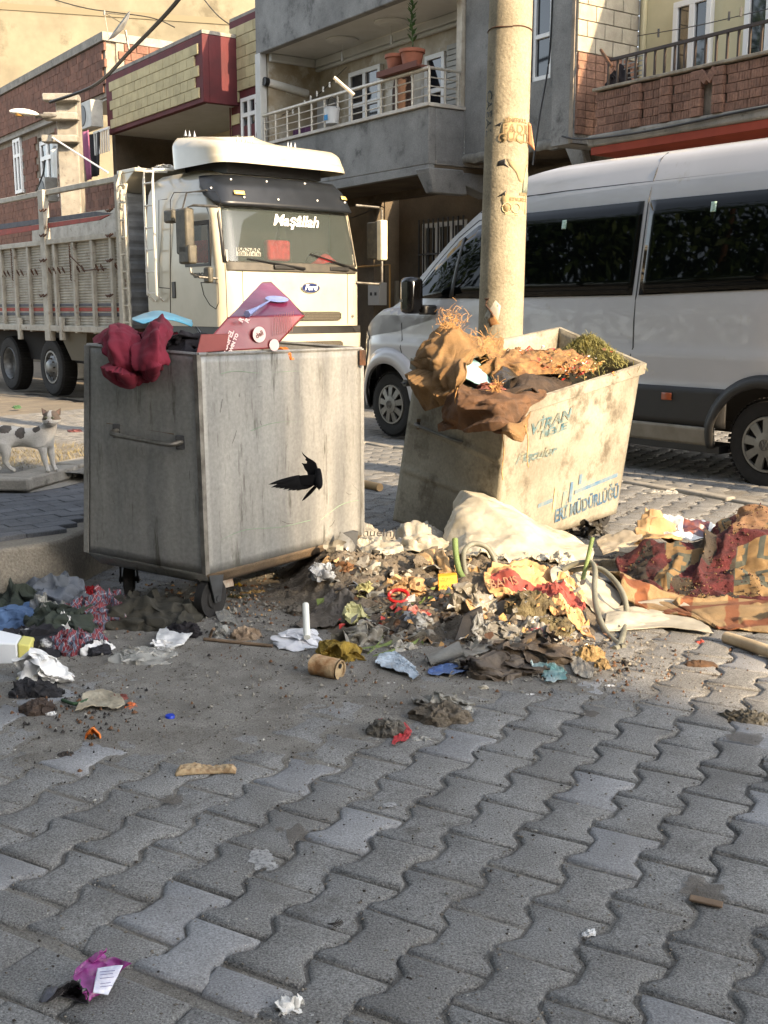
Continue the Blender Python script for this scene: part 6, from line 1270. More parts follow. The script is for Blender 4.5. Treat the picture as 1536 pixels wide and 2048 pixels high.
H('plastic_bag', 112, 1352, 96, .17, .12, white_bag, 'knotted white plastic bag full of rubbish below the clothes heap', 'plastic bag', .2, 16, fo=.3, freq=9, ragged=.08)
tag(net('wrapper', [[AT(66, 1338, 4.15), AT(90, 1325, 4.15), AT(104, 1348, 4.12)], [AT(52, 1350, 4.08), AT(74, 1345, 4.0), AT(100, 1362, 4.02)], [AT(32, 1366, 4.02), AT(52, 1372, 3.98), AT(76, 1368, 4.0)]], M('yellow_brown_band', C(186, 180, 140), C(150, 140, 100), 20, .4, .2, 40, spot=C(84, 56, 48), spotamt=.1, spotscale=12), 12, 14, .01, 9, 2, .002), 'pale yellow wrapper with brown band leaning on the knotted white bag', 'wrapper')
H('fur_scrap', 70, 1388, 118, .11, .055, cm('dark_fur', (50, 50, 54), (34, 33, 36), bscale=300, bump=1), 'dark matted furry lump below the knotted white bag', 'rag', -.15, 17, freq=18, fold=.6)
H('plastic_bag', 300, 1312, 140, .19, .055, clear_bag, 'flattened clear plastic bag in front of the white parcel', 'plastic bag', -.2, 18, freq=9, fold=.7)
tag(net('parcel', [[AT(322, 1262, 4.50), AT(350, 1256, 4.50), AT(392, 1270, 4.45)], [AT(315, 1275, 4.34), AT(345, 1274, 4.30), AT(378, 1284, 4.30)], [AT(312, 1290, 4.34), AT(342, 1300, 4.28), AT(366, 1298, 4.30)]], white_bag, 24, 26, .024, 20, 3, .006), 'folded white nappy-like parcel on the dark jacket', 'parcel')
H('parcel_underside', 342, 1292, 60, .09, .05, white_bag, 'white padded underside below the folded white parcel', 'parcel', 0, 19, freq=7)
H('plastic_bag', 452, 1270, 44, .08, .07, clear_bag, 'upright clear knotted bag beside the near caster', 'plastic bag', 0, 20, freq=14)
tag(net('plastic_bag', [[AT(424, 1205, 4.72), AT(440, 1200, 4.72), AT(452, 1212, 4.7)], [AT(430, 1232, 4.62), AT(448, 1232, 4.60), AT(466, 1240, 4.6)], [AT(440, 1252, 4.55), AT(465, 1252, 4.5), AT(480, 1262, 4.5)]], clear_bag, 18, 14, .02, 12, 2, .002), 'torn clear film hanging from the near caster', 'plastic film')
H('netting', 492, 1276, 60, .09, .05, cm('beige_net', (170, 150, 126), (130, 110, 90), bump=1), 'beige crumpled netting right of the near caster', 'netting', .2, 21, freq=16, fold=.7)
H('plastic_bag', 360, 1218, 90, .16, .03, grimy_bag, 'flat grimy film under the left container', 'plastic film', .3, 22, freq=9)
def stick(name, pts, r, mat, lab, cat, n=16, **k): m_ = MB(); m_.tube(curve(pts, n) if len(pts) > 2 else pts, r, 14); return one(name, lab, cat, m_, mat, smooth=True, **k)
wood = cm('bare_wood', (120, 100, 80), (96, 80, 64))
stick('stick', [G(408, 1278, .012), G(455, 1283, .012), G(545, 1292, .012)], .007, wood, 'thin wooden stick lying below the near caster', 'stick'); stick('stick', [G(420, 1274, .01), G(424, 1262, .04), G(428, 1258, .07)], .006, wood, 'short stub of wood standing by the near caster', 'stick')
H('debris_clump', 75, 1422, 75, .09, .04, cm('brown_debris', (80, 66, 56), (52, 42, 36), bump=1), 'clump of brown leafy debris beside a white scrap', 'debris', .1, 23, freq=22, fold=.8)
H('wrapper', 106, 1428, 24, .025, .02, white_bag, 'small folded white scrap on brown leafy debris', 'wrapper', .2, 24, freq=20)
tag(net('cloth', [[AT(165, 1400, 3.92), AT(205, 1388, 3.95), AT(240, 1402, 3.92)], [AT(160, 1416, 3.86), AT(200, 1408, 3.88), AT(250, 1420, 3.86)], [AT(150, 1432, 3.82), AT(190, 1424, 3.82), AT(235, 1428, 3.84)]], cm('dirty_cream_cloth', (170, 162, 142), (130, 120, 100)), 24, 30, .022, 26, 7, .002), 'dirty cream rag next to reddish peel', 'rag')
H('food_scrap', 245, 1398, 40, .06, .035, cm('red_peel', (128, 52, 36), (96, 40, 30), rough=.5), 'dark red peel behind the orange peel', 'food scrap', 0, 25, freq=20); H('food_scrap', 268, 1412, 34, .04, .02, cm('orange_brown_peel', (180, 92, 46), None, rough=.5), 'flat orange peel right of the cream rag', 'food scrap', 0, 26, freq=20)
stick('leaf_stalk', [G(125, 1400, .01), G(150, 1408, .02), G(175, 1400, .01)], .006, cm('dark_green', (44, 70, 44)), 'dark green stalk left of the cream rag', 'stalk')
cp_ = MB(); cp_.lathe([(0, .012), (.014, .012), (.015, .010), (.0155, 0), (.0155, -.001)], 28, Matrix.Translation(G(340, 1437, .002))); one('blue_top', 'bright blue plastic bottle cap lying on the dusty pavers', 'bottle cap', cp_, M('cap_blue', C(24, 56, 170), None, rough=.35), smooth=True, angle=50)
m_ = MB(); gp = G(187, 1478, .0)
m_.grid(lambda u, v: (lambda a, b_: (gp.x + .024 * math.cos(a) * math.sin(b_), gp.y + .012 * math.cos(b_) - .004, gp.z + .036 * math.sin(a) * math.sin(b_) * (1 + .1 * math.sin(5 * a))))(math.pi * u, .4 + 1.6 * v), 20, 8)
one('orange_peel', 'hollow half of orange peel standing on the pavers', 'food scrap', m_, M('orange_peel2', C(206, 116, 40), C(180, 92, 30), 40, .6, .3, 120), smooth=True, solid=.003)
H('food_scrap', 187, 1478, 24, .015, .022, cm('dark_pulp', (60, 46, 28)), 'dark dried pulp inside the orange peel', 'food scrap', 0, 27)
H('soil_clod', 133, 1510, 34, .03, .014, cm('grey_clod', (76, 70, 66), (58, 54, 50), bump=1), 'small grey clod below the orange peel', 'clod', 0, 28, freq=30)
bread = MB(); 
def br(u, v):
    y = (v - .5) * .055 * (1 - .75 * max(0, u - .35) ** 1.3) * (1 if u > .02 else .6); x = (u - .5) * .17; z = .012 + .007 * N(u * 16, v * 6, 3) + .004 * math.sin(u * 8); e = min(v, 1 - v) * 2
    return (x, y + .012 * math.sin(u * 3), z * min(1, e * 3 + .15) * min(1, min(u, 1 - u) * 12 + .2))
gp = G(412, 1545, 0); bread.grid(br, 44, 14); bo = one('flatbread', 'torn piece of browned flatbread lying on the pavers', 'bread', bread, M('bread_crust', C(176, 156, 122), C(136, 110, 80), 60, .9, .4, 120, spot=C(130, 94, 60), spotamt=.1, spotscale=50), smooth=True, solid=.003); bo.location = gp; bo.rotation_euler = (0, 0, .03)
H('debris_clump', 665, 1858, 14, .02, .006, cm('feather_dark', (44, 40, 36)), 'tiny dark downy clump on a foreground paver', 'feather', 0, 29, freq=40)
m_ = MB(); fp = G(655, 1848, .006)
for i in range(9): a = -.9 + i * .22; m_.tube([fp, fp + Vector((.02 * math.cos(a), -.004 - .012 * abs(a), .006)), fp + Vector((.034 * math.cos(a), .024 * math.sin(a), .003))], .0012, 3)
one('feather', 'small dark splayed feather tuft on a foreground paver', 'feather', m_, MATS['feather_dark'])
ch_ = MB().box(-.036, .036, -.011, .011, 0, .006); co_ = one('wood_chip', 'flat brown wood chip lying across a joint at lower right', 'wood chip', ch_, wood, bev=.002); co_.location = G(1412, 1805, .002); co_.rotation_euler = (.05, .02, -.42)
H('wrapper', 1178, 1862, 34, .02, .012, white_bag, 'tiny crumpled white paper scrap in a joint', 'paper scrap', .5, 30, freq=40)
H('rag', 1500, 1440, 110, .07, .035, cm('grey_rolled_rag', (104, 100, 90), (66, 62, 54), bump=1, bscale=80), 'grey matted rolled rag at the right edge on shaded pavers', 'rag', -.25, 31, freq=14)
# purple wrapper and tissue in the foreground
pw = thing('snack_wrapper', 'torn shiny purple wrapper with silver inside on the foreground pavers', 'wrapper')
pur = M('purple_foil', C(152, 62, 136), C(120, 40, 104), 20, .25, .3, 60, coat=.5); silv = M('silver_foil', C(110, 108, 112), C(60, 58, 62), 16, .25, .4, 60, metal=.8)
A4 = lambda x, y, z=0: G(x, y, z)
net('front_fold', [[A4(205, 1895, .06), A4(216, 1905, .055), A4(258, 1925, .06)], [A4(150, 1935, .05), A4(185, 1935, .045), A4(235, 1950, .035)], [A4(170, 1985, .03), A4(178, 2000, .012), A4(205, 1995, .004)]], pur, 14, 16, .008, 30, 3, .001, pw, fold=.6)
net('printed_side', [[A4(195, 1935, .055), A4(220, 1932, .056), A4(246, 1930, .056)], [A4(190, 1960, .044), A4(212, 1957, .044), A4(234, 1955, .042)], [A4(186, 1985, .032), A4(204, 1988, .026), A4(216, 1990, .02)]], M('wrapper_print', C(206, 206, 216), C(176, 180, 200), 90, .4, .2, 60), 12, 10, .003, 30, 3, .001, pw)
net('silver_inside', [[A4(120, 1965, .055), A4(145, 1952, .065), A4(165, 1968, .055)], [A4(100, 1980, .03), A4(135, 1975, .02), A4(170, 1985, .03)], [A4(80, 1990, .012), A4(125, 2005, .004), A4(176, 2010, .006)]], silv, 12, 14, .008, 30, 5, .001, pw, fold=.6)
net('purple_flap', [[A4(212, 1893, .075), A4(200, 1902, .07), A4(180, 1915, .055)], [A4(206, 1905, .06), A4(186, 1920, .05), A4(160, 1935, .045)], [A4(196, 1918, .05), A4(176, 1932, .045), A4(140, 1950, .045)]], pur, 8, 10, .005, 30, 8, .001, pw)
for i, (y, l) in enumerate(((1944, 30), (1950, 26), (1957, 28), (1968, 22), (1974, 24))): MB().tube([A4(200, y, .0535 - i * .004), A4(200 + l, y - 3, .0535 - i * .004)], .0006, 3).build('print_line', M('print_ink', C(70, 60, 110), None), pw)
tis = M('tissue_paper', C(208, 208, 204), C(186, 182, 176), 30, .9, .4, 60, spot=C(160, 140, 120), spotamt=-.3)
H('tissue', 560, 2036, 90, .07, .035, tis, 'crumpled white tissue at the bottom edge of the picture', 'tissue', .3, 32, freq=26, fold=.6); H('tissue', 606, 2022, 100, .08, .055, tis, 'balled white tissue beside the flatter tissue at the bottom edge', 'tissue', -.3, 33, freq=30, fold=.6)

# ================================================================ CENTRAL RUBBISH PILE
ash = cm('ash_soil', (118, 108, 94), (86, 78, 66), bump=1.2, bscale=120, fine=.3, finescale=160)
pm = MB()
pm.grid(lambda u, v: (lambda x, y: (x, y, pileh(x, y)))(-.75 + 1.95 * u, 3.8 + 1.7 * v), 260, 230)
tag(pm.build('ash_heap', ash, smooth=True, fixn=False, angle=50), kind='stuff')
for (px, py, wp, d, h, s_) in ():
    c_ = G(px, py, 0); tag(heap('ash_mound', c_, wp / F * c_.y, d, h, ash, 0, 60 + s_, nr=30, na=90, fold=.5, freq=7, base=0, st='soil'), kind='stuff')
def pn(name, rows, mat, lab, cat, **k):
    up_ = Vector((0, 0, min(.02, k.get('amp', .012) * .9)))
    if k.get('amp2') is None: k['amp2'] = k.get('amp', .012) * .5
    return tag(net(name, [[AT(*p) + up_ * (1 if 0 < i < len(rows) - 1 else .3) for p in r] for i, r in enumerate(rows)], mat, **k), lab, cat)
tarp = cm('dirty_white_sheeting', (172, 167, 152), (152, 146, 130), rough=.5, bump=.25, bscale=40, spot=C(126, 110, 82), spotamt=.12, spotscale=4)
pn('plastic_sheet', [[(884, 1040, 5.70), (905, 1005, 5.75), (945, 984, 5.80), (985, 979, 5.80), (1040, 998, 5.75), (1100, 1030, 5.62), (1150, 1062, 5.55), (1186, 1080, 5.50)], [(880, 1075, 5.50), (915, 1035, 5.50), (960, 1025, 5.50), (1005, 1030, 5.48), (1055, 1045, 5.42), (1100, 1070, 5.38), (1150, 1090, 5.36), (1190, 1108, 5.34)], [(886, 1112, 5.30), (925, 1085, 5.22), (970, 1080, 5.20), (1010, 1085, 5.18), (1055, 1092, 5.16), (1100, 1105, 5.14), (1150, 1118, 5.14), (1186, 1136, 5.14)], [(900, 1140, 5.20), (935, 1130, 5.10), (980, 1120, 5.05), (1015, 1120, 5.02), (1060, 1128, 5.02), (1105, 1140, 5.0), (1150, 1150, 5.0), (1185, 1160, 5.0)]],
   tarp, 'large dirty white plastic sheet slumped against the battered container', 'plastic sheet', nu=64, nv=110, amp=.06, freq=4, seed=5, solid=.004, fold=.8, amp2=.007, sharp=24)
pn('plastic_sheet', [[(1130, 1120, 5.05), (1190, 1150, 5.0), (1250, 1195, 4.9)], [(1100, 1150, 4.85), (1180, 1185, 4.75), (1235, 1235, 4.62)], [(1110, 1180, 4.75), (1175, 1220, 4.62), (1240, 1262, 4.50)]], tarp, 'white sheeting spreading behind the hose loop', 'plastic sheet', nu=34, nv=44, amp=.035, freq=5, seed=7, solid=.003, amp2=.006, sharp=24)
pn('plastic_sheet', [[(1215, 1222, 4.72), (1275, 1205, 4.78), (1335, 1192, 4.82), (1372, 1212, 4.76), (1400, 1232, 4.70)], [(1210, 1248, 4.58), (1275, 1235, 4.58), (1335, 1225, 4.60), (1375, 1240, 4.58), (1410, 1255, 4.55)], [(1205, 1268, 4.50), (1270, 1262, 4.52), (1330, 1262, 4.52), (1385, 1270, 4.49), (1426, 1274, 4.48)]], tarp, 'white sheeting lying flat in front of the tan blanket', 'plastic sheet', nu=34, nv=64, amp=.04, freq=5, seed=8, solid=.003, amp2=.006, sharp=24)
pn('plastic_bag', [[(780, 1065, 5.75), (810, 1035, 5.85), (850, 1028, 5.85), (890, 1050, 5.7)], [(776, 1085, 5.50), (808, 1060, 5.52), (850, 1058, 5.50), (900, 1085, 5.4)], [(790, 1108, 5.40), (820, 1095, 5.36), (860, 1092, 5.34), (905, 1112, 5.3)]], cm('bright_white_bag', (168, 164, 152), (150, 144, 128), rough=.4, bump=.3, bscale=30), 'pale crumpled plastic bag left of the large white sheet', 'plastic bag', nu=30, nv=36, amp=.03, freq=7, seed=2, solid=.003)
carrier = pn('plastic_bag', [[(722, 1035, 6.0), (750, 1048, 5.9), (790, 1062, 5.75)], [(716, 1068, 5.6), (750, 1078, 5.5), (800, 1082, 5.45)], [(700, 1105, 5.35), (745, 1108, 5.25), (810, 1100, 5.3)]], MATS['bright_white_bag'], 'white printed carrier bag beside the container lower corner', 'plastic bag', nu=26, nv=30, amp=.025, freq=8, seed=4, solid=.003)
t_ = text('bag_lettering', 'nuelnJ', .07, M('bag_print', C(60, 56, 52), None), None, (0, 0, 0), (0, 0, 0), .0005, 0); p = AT(758, 1066, 5.5); t_.location = p; t_.rotation_euler = (R(40), 0, R(-8)); t_.parent = carrier
H('wrapper', 750, 1092, 42, .07, .045, cm('bright_red', (176, 34, 28), (120, 26, 22), rough=.4), 'bright red wrapper among the white bags', 'wrapper', 0, 34)
cement = M('paper_sack', C(196, 156, 108), C(172, 132, 88), 6, .9, .3, 30); 
def redband(u): pass
rows = [[(985, 1118, 4.95), (1035, 1110, 5.0), (1090, 1128, 4.98), (1140, 1150, 4.95), (1186, 1178, 4.88)], [(965, 1150, 4.80), (1020, 1140, 4.80), (1080, 1162, 4.76), (1135, 1185, 4.72), (1178, 1210, 4.66)], [(975, 1180, 4.66), (1030, 1180, 4.62), (1080, 1200, 4.60), (1130, 1228, 4.54), (1170, 1250, 4.50)], [(1010, 1210, 4.55), (1050, 1220, 4.52), (1090, 1240, 4.46), (1130, 1270, 4.40), (1190, 1290, 4.38)]]
cs = pn('cement_sack', [[(x, y - 3, Y - .03) for x, y, Y in r] for r in rows], cement, 'crumpled brown paper cement sack with red band on the pile', 'paper sack', nu=40, nv=60, amp=.026, freq=8, seed=9, solid=.003, fold=.6)
cs.data.materials.append(M('sack_red', C(150, 72, 62), C(128, 58, 50), 8, .85, .2, 30))
for i, p_ in enumerate(cs.data.polygons):
    v = i % 78; u = i // 78
    if 14 < u < 34 and v > 5 and abs(u - 24 + 2 * math.sin(v * .15)) < 8: p_.material_index = 1
t_ = text('sack_lettering', 'BARIS', .06, M('sack_print', C(120, 90, 66), None), cs, AT(1008, 1165, 4.66), (R(55), 0, R(30)), .0005)
# hoses
hosem = cm('grey_hose', (116, 116, 104), (92, 92, 80), rough=.6, bump=.1); 
def hose(pts, lab, r=.0125, mat=hosem, name='hose'): m_ = MB(); m_.tube(curve([AT(*p) for p in pts], 60), r, 10); return one(name, lab, 'hose', m_, mat, smooth=True)
hose([(942, 1180, 4.85), (930, 1140, 4.9), (928, 1105, 4.95), (945, 1088, 5.0), (970, 1092, 5.0), (985, 1110, 5.0), (992, 1130, 4.98)], 'grey hose arching over the pile left of the cement sack')
hose([(1125, 1140, 4.85), (1150, 1128, 4.85), (1180, 1125, 4.82), (1190, 1140, 4.75), (1189, 1180, 4.62), (1195, 1225, 4.45), (1215, 1270, 4.36), (1247, 1297, 4.36)], 'grey hose end running down to the lit pavers')
hose([(1120, 1148, 4.9), (1160, 1138, 4.85), (1200, 1138, 4.8), (1232, 1165, 4.7), (1250, 1200, 4.6), (1252, 1240, 4.5), (1240, 1290, 4.40), (1228, 1300, 4.36)], 'grey hose making the outer loop right of the cement sack')
grn = cm('green_stick', (110, 128, 74), (84, 104, 56), rough=.6); hose([(910, 1078, 4.95), (912, 1110, 4.9), (920, 1145, 4.85), (938, 1170, 4.8)], 'green leek-like stalk standing left of the hose arch', .014, grn, 'stalk'); hose([(1185, 1075, 4.85), (1176, 1115, 4.82), (1165, 1160, 4.78)], 'green stick leaning upright in front of the white sheet', .010, grn, 'stick')
# cardboard bits, yellow carton, bags
card = cm('torn_cardboard', (178, 150, 110), (150, 122, 86)); 
pn('cardboard_scrap', [[(868, 1100, 5.0), (885, 1095, 5.0), (896, 1105, 5.0)], [(872, 1130, 4.92), (890, 1128, 4.9), (905, 1135, 4.9)], [(876, 1155, 4.86), (893, 1160, 4.84), (912, 1158, 4.84)]], card, 'torn upright piece of cardboard above the yellow carton', 'cardboard', nu=10, nv=10, amp=.012, freq=12, solid=.005)
pn('cardboard_scrap', [[(825, 1105, 5.1), (850, 1096, 5.1), (870, 1098, 5.08)], [(838, 1118, 5.0), (858, 1112, 5.0), (870, 1116, 5.0)], [(848, 1140, 4.95), (862, 1140, 4.92), (874, 1138, 4.92)]], card, 'ragged pale cardboard strip on top of the ash', 'cardboard', nu=10, nv=10, amp=.014, freq=12, solid=.004)
yb = MB(); q = [AT(877, 1182, 4.66), AT(915, 1177, 4.68)]; yb.hexa([q[0], q[1], q[1] + Vector((0, .05, -.01)), q[0] + Vector((0, .05, -.01))], [AT(876, 1153, 4.70), AT(914, 1150, 4.72), AT(914, 1150, 4.72) + Vector((0, .05, 0)), AT(876, 1153, 4.70) + Vector((0, .05, 0))])
yo = one('small_carton', 'small bright yellow carton on the pile above the food scraps', 'carton', yb, M('yellow_orange_card', C(224, 160, 30), C(206, 140, 24), 20, .5), bev=.003)
text('carton_lettering', 'fritös', .024, M('carton_ink', C(170, 80, 20), None), yo, AT(896, 1158, 4.665), (R(80), 0, R(6)), .0004); text('carton_lettering', 'KREM', .02, MATS['carton_ink'], yo, AT(896, 1172, 4.655), (R(80), 0, R(6)), .0004)
H('plastic_bag', 948, 1210, 92, .18, .12, grimy_bag, 'translucent grimy bag bulging in the middle of the pile', 'plastic bag', .2, 35, freq=9)
H('plastic_bag', 822, 1180, 76, .12, .08, cm('brown_gauze', (168, 136, 96), (130, 100, 68), rough=.6, bump=.8, bscale=120), 'tan netted bag of waste left of the yellow carton', 'net bag', .1, 36, freq=14)
H('plastic_bag', 735, 1180, 34, .07, .06, cm('pale_yellow_bag', (186, 182, 132), (160, 156, 108), rough=.4), 'small pale yellow bag at the left top of the food scraps', 'plastic bag', 0, 37, freq=14)
H('plastic_bag', 722, 1238, 48, .1, .10, MATS['pale_yellow_bag'], 'pale yellow bag at the left side of the pile', 'plastic bag', 0, 38, freq=12)
H('plastic_bag', 745, 1270, 80, .16, .09, grimy_bag, 'clear smeared bag above the yellow mesh bag', 'plastic bag', 0, 39, freq=12)
rings = MB(); p = AT(797, 1192, 4.55); rings.tube([p + Vector((.042 * math.cos(a), .02 * math.sin(a), .022 * math.sin(a))) for a in [i / 20 * 6.283 for i in range(21)]], .008, 6); one('jar_lid_ring', 'red plastic ring half buried in the food scraps', 'ring', rings, M('glossy_red', C(170, 28, 24), None, rough=.3), smooth=True)
H('wrapper', 838, 1222, 46, .07, .05, cm('red_print_wrapper', (160, 44, 36), (196, 180, 160), scale=24, rough=.4), 'red and white printed wrapper in the food scraps', 'wrapper', 0, 40, freq=18)
H('wrapper', 848, 1248, 50, .07, .06, cm('foil_grey', (176, 178, 176), (120, 120, 116), rough=.35), 'silvery crumpled wrapper below the red printed one', 'wrapper', 0, 41, freq=18)
m_ = MB(); sb_ = Vector((0, 0, max(0, FLOOR[0](.35, 4.35) - .03))); m_.hexa([AT(908, 1288, 4.22), AT(972, 1270, 4.30), AT(972, 1262, 4.42), AT(915, 1278, 4.38)], [AT(925, 1235, 4.32), AT(962, 1218, 4.36), AT(964, 1214, 4.46), AT(940, 1225, 4.44)]); one('board_scrap', 'black angular slab propped in the front of the pile', 'board', m_, cm('black_board', (40, 38, 36), (58, 54, 50)), bev=.006).location = (-.01, -.10, .035)
cup = MB(); ax = Vector((1, .15, .35)).normalized(); q4 = Matrix.Translation(hit(890, 1328) + Vector((0, 0, .036))) @ ax.to_track_quat('Z', 'Y').to_matrix().to_4x4(); cup.grid(lambda u, v: q4 @ Vector(((.034 + .008 * v) * math.cos(u * 6.283) * 1.0, (.034 + .008 * v) * math.sin(u * 6.283) * .62 * (1 + .12 * math.sin(u * 18 + v * 4)), -.065 + .13 * v)), 36, 8); cup.add([q4 @ Vector((.042 * math.cos(a), .026 * math.sin(a), .065)) for a in [i / 24 * 6.283 for i in range(24)]], [tuple(range(24))])
one('crushed_cup', 'crushed dusty grey cup lying at the front of the pile', 'cup', cup, cm('dusty_grey_foil', (138, 138, 132), (104, 102, 96), rough=.6), smooth=True, angle=70)
pn('wrapper', [[(862, 1342, 4.02), (900, 1334, 4.04), (940, 1330, 4.06)], [(855, 1350, 3.98), (898, 1346, 3.98), (938, 1340, 4.0)], [(858, 1358, 3.96), (900, 1357, 3.95), (936, 1352, 3.97)]], cm('blue_yellow_wrapper', (54, 84, 140), (90, 110, 140), scale=9, rough=.4, spot=C(190, 160, 70), spotamt=0), 'blue and yellow wrapper lying in front of the crushed cup', 'wrapper', nu=16, nv=26, amp=.014, freq=36, solid=.001)
pn('wrapper', [[(756, 1318, 4.10), (790, 1312, 4.12), (812, 1325, 4.10), (840, 1345, 4.04)], [(750, 1332, 4.02), (785, 1330, 3.99), (810, 1342, 3.98), (838, 1356, 3.97)], [(752, 1340, 4.0), (785, 1350, 3.96), (812, 1360, 3.93), (825, 1366, 3.92)]], cm('silver_blue_foil', (172, 184, 194), (120, 134, 146), rough=.3, bump=.3, bscale=40), 'silver blue crumpled foil wrapper at the front left of the pile', 'wrapper', nu=22, nv=34, amp=.02, freq=34, seed=3, solid=.001)
mesh_y = cm('yellow_mesh', (168, 140, 52), (134, 110, 40), rough=.8, bump=1, bscale=200)
H('net_bag', 700, 1312, 100, .13, .075, mesh_y, 'limp yellow mesh bag between the rusty tin and the pile', 'net bag', -.25, 42, freq=9)
can = thing('tin_can', 'rusty dented paper-peeling tin can lying on its side', 'can'); q4 = Matrix.Translation(G(658, 1335, .036)) @ Vector((.86, -.5, -.02)).to_track_quat('Z', 'Y').to_matrix().to_4x4()
m_ = MB(); m_.grid(lambda u, v: q4 @ Vector(((.038 + .0035 * N(u * 8, v * 5, 2) + (.002 if v < .05 else 0)) * math.cos(u * 6.283), (.038 + .0035 * N(u * 8, v * 5, 2)) * math.sin(u * 6.283), -.065 + .11 * v)), 40, 14); m_.build('can_body', M('rusty_label', C(186, 160, 122), C(146, 104, 62), 24, .75, .5, 90, spot=C(206, 200, 186), spotamt=.1, spotscale=30), can, smooth=True)
m_ = MB(); m_.lathe([(.034, 0), (.036, .004), (.031, .003), (.03, -.003), (.012, -.002), (0, -.002)], 28, q4 @ Matrix.Translation((0, 0, .045))); m_.build('can_end', M('can_end', C(170, 150, 116), C(120, 96, 66), 40, .6), can, smooth=True)
m_ = MB(); m_.lathe([(0, .002), (.009, .002), (.009, -.001)], 10, q4 @ Matrix.Translation((.004, .012, .0445))); m_.build('can_hole', black_m, can)
foam = cm('white_foam', (206, 206, 210), (190, 192, 196), rough=.6, bump=.3, bscale=60)
H('foam_bag', 614, 1285, 96, .15, .075, foam, 'soft white bag holding the upright bulb left of the rusty tin', 'bag', 0, 43, fo=.22, freq=7, fold=.25, ragged=.06)
m_ = MB(); b0, b1_ = G(614, 1275, .05), AT(611, 1206, G(614, 1275).y); d = b1_ - b0; m_.tube([b0, b0 + d * .85, b0 + d * .95, b0 + d], lambda u: .0135 * (1 if u < .7 else math.sqrt(max(.02, 1 - ((u - .7) / .3) ** 2))), 14); one('lamp_tube', 'white tubular bulb standing upright out of the white foam bag', 'bulb', m_, M('bulb_white', C(214, 214, 204), None, rough=.3), smooth=True)
pn('plastic_sheet', [[(600, 1245, 4.8), (660, 1225, 4.85), (710, 1235, 4.8)], [(590, 1256, 4.65), (650, 1240, 4.62), (705, 1250, 4.6)], [(610, 1268, 4.5), (655, 1262, 4.48), (700, 1268, 4.45)]], cm('brown_film', (96, 88, 78), (64, 58, 52), rough=.6), 'dark dusty film spread behind the white foam bag', 'plastic sheet', nu=20, nv=30, amp=.025, freq=9, seed=6, solid=.002)
H('rag', 598, 1225, 50, .1, .05, cm('grey_clump', (124, 116, 104), (90, 84, 74), bump=1), 'grey ragged clump behind the upright bulb', 'rag', 0, 44, freq=14)
tang = cm('brown_muddy_film', (92, 80, 66), (56, 48, 40), rough=.6, bump=.6, bscale=50); grayf = cm('grey_dirty_film', (136, 134, 126), (98, 94, 86), rough=.5, bump=.5, bscale=50)
H('plastic_bag', 1005, 1335, 170, .22, .09, tang, 'brown muddy plastic film bunched at the front right of the pile', 'plastic bag', -.1, 45, freq=12, fold=.6)
H('plastic_bag', 1085, 1312, 190, .24, .09, tang, 'muddy brown bag with roots behind the teal bag', 'plastic bag', -.3, 46, freq=11, fold=.6)
pn('plastic_film', [[(925, 1300, 4.25), (980, 1280, 4.35), (1050, 1270, 4.35), (1110, 1275, 4.3)], [(920, 1310, 4.15), (980, 1292, 4.22), (1045, 1285, 4.22), (1105, 1292, 4.2)], [(935, 1325, 4.12), (985, 1312, 4.12), (1045, 1298, 4.15), (1100, 1305, 4.15)]], grayf, 'long grey dirty film stretched over the muddy bags', 'plastic film', nu=14, nv=50, amp=.018, freq=12, seed=9, solid=.002)
pn('plastic_bag', [[(1052, 1312, 4.12), (1080, 1305, 4.15), (1105, 1325, 4.1)], [(1062, 1335, 4.0), (1090, 1335, 3.98), (1130, 1345, 3.98)], [(1080, 1358, 3.93), (1100, 1372, 3.88), (1135, 1362, 3.92)]], cm('teal_white_bag', (170, 184, 184), (84, 124, 124), scale=7, rough=.3, bump=.4, bscale=40), 'white and teal crumpled bag at the very front of the pile', 'plastic bag', nu=24, nv=28, amp=.024, freq=30, seed=1, solid=.001)
pn('plastic_bag', [[(1128, 1290, 4.3), (1150, 1298, 4.28), (1172, 1318, 4.22)], [(1135, 1320, 4.12), (1160, 1325, 4.1), (1182, 1340, 4.08)], [(1145, 1352, 4.0), (1165, 1358, 3.97), (1184, 1362, 3.98)]], grayf, 'pale dirty bag at the right front corner of the pile', 'plastic bag', nu=22, nv=22, amp=.024, freq=28, seed=2, solid=.001)
H('plastic_bag', 1000, 1262, 90, .14, .08, grayf, 'grey dusty bag right of the black angular slab', 'plastic bag', .2, 47, freq=12)
for i, (px, py, wp, h, l) in enumerate(((1060, 1225, 110, .09, 'grassy brown root clump in the middle of the pile'), (1110, 1268, 90, .07, 'mossy soil clump in front of the cement sack'), (1180, 1320, 60, .06, 'yellowish soil clod beside the hose end'), (1205, 1335, 34, .035, 'small pale clod on the lit pavers'))): H('soil_clod', px, py, wp, .14 if i < 2 else .06, h, cm('root_soil' if i < 2 else 'tan_clod', *(((118, 108, 78), (76, 66, 50)) if i < 2 else ((164, 140, 96), (130, 108, 74))), bump=1.3, bscale=120), l, 'clod', 0, 48 + i, freq=16, fold=.6)
H('plastic_bag', 960, 1275, 40, .07, .1, clear_bag, 'glossy clear film edge behind the black slab', 'plastic film', 0, 53, freq=14)
H('wrapper', 1080, 1262, 36, .05, .03, cm('crimson_wrapper', (150, 30, 44), (190, 150, 150), scale=30, rough=.4), 'crimson wrapper half hidden right of the root clump', 'wrapper', 0, 54, freq=20); H('wrapper', 808, 1296, 60, .07, .05, cm('grimy_tissue', (184, 180, 170), (130, 120, 104)), 'grimy white tissue in front of the leek leaves', 'tissue', 0, 55, freq=20)
lf = cm('leek_leaf', (120, 132, 70), (86, 102, 48), rough=.6)
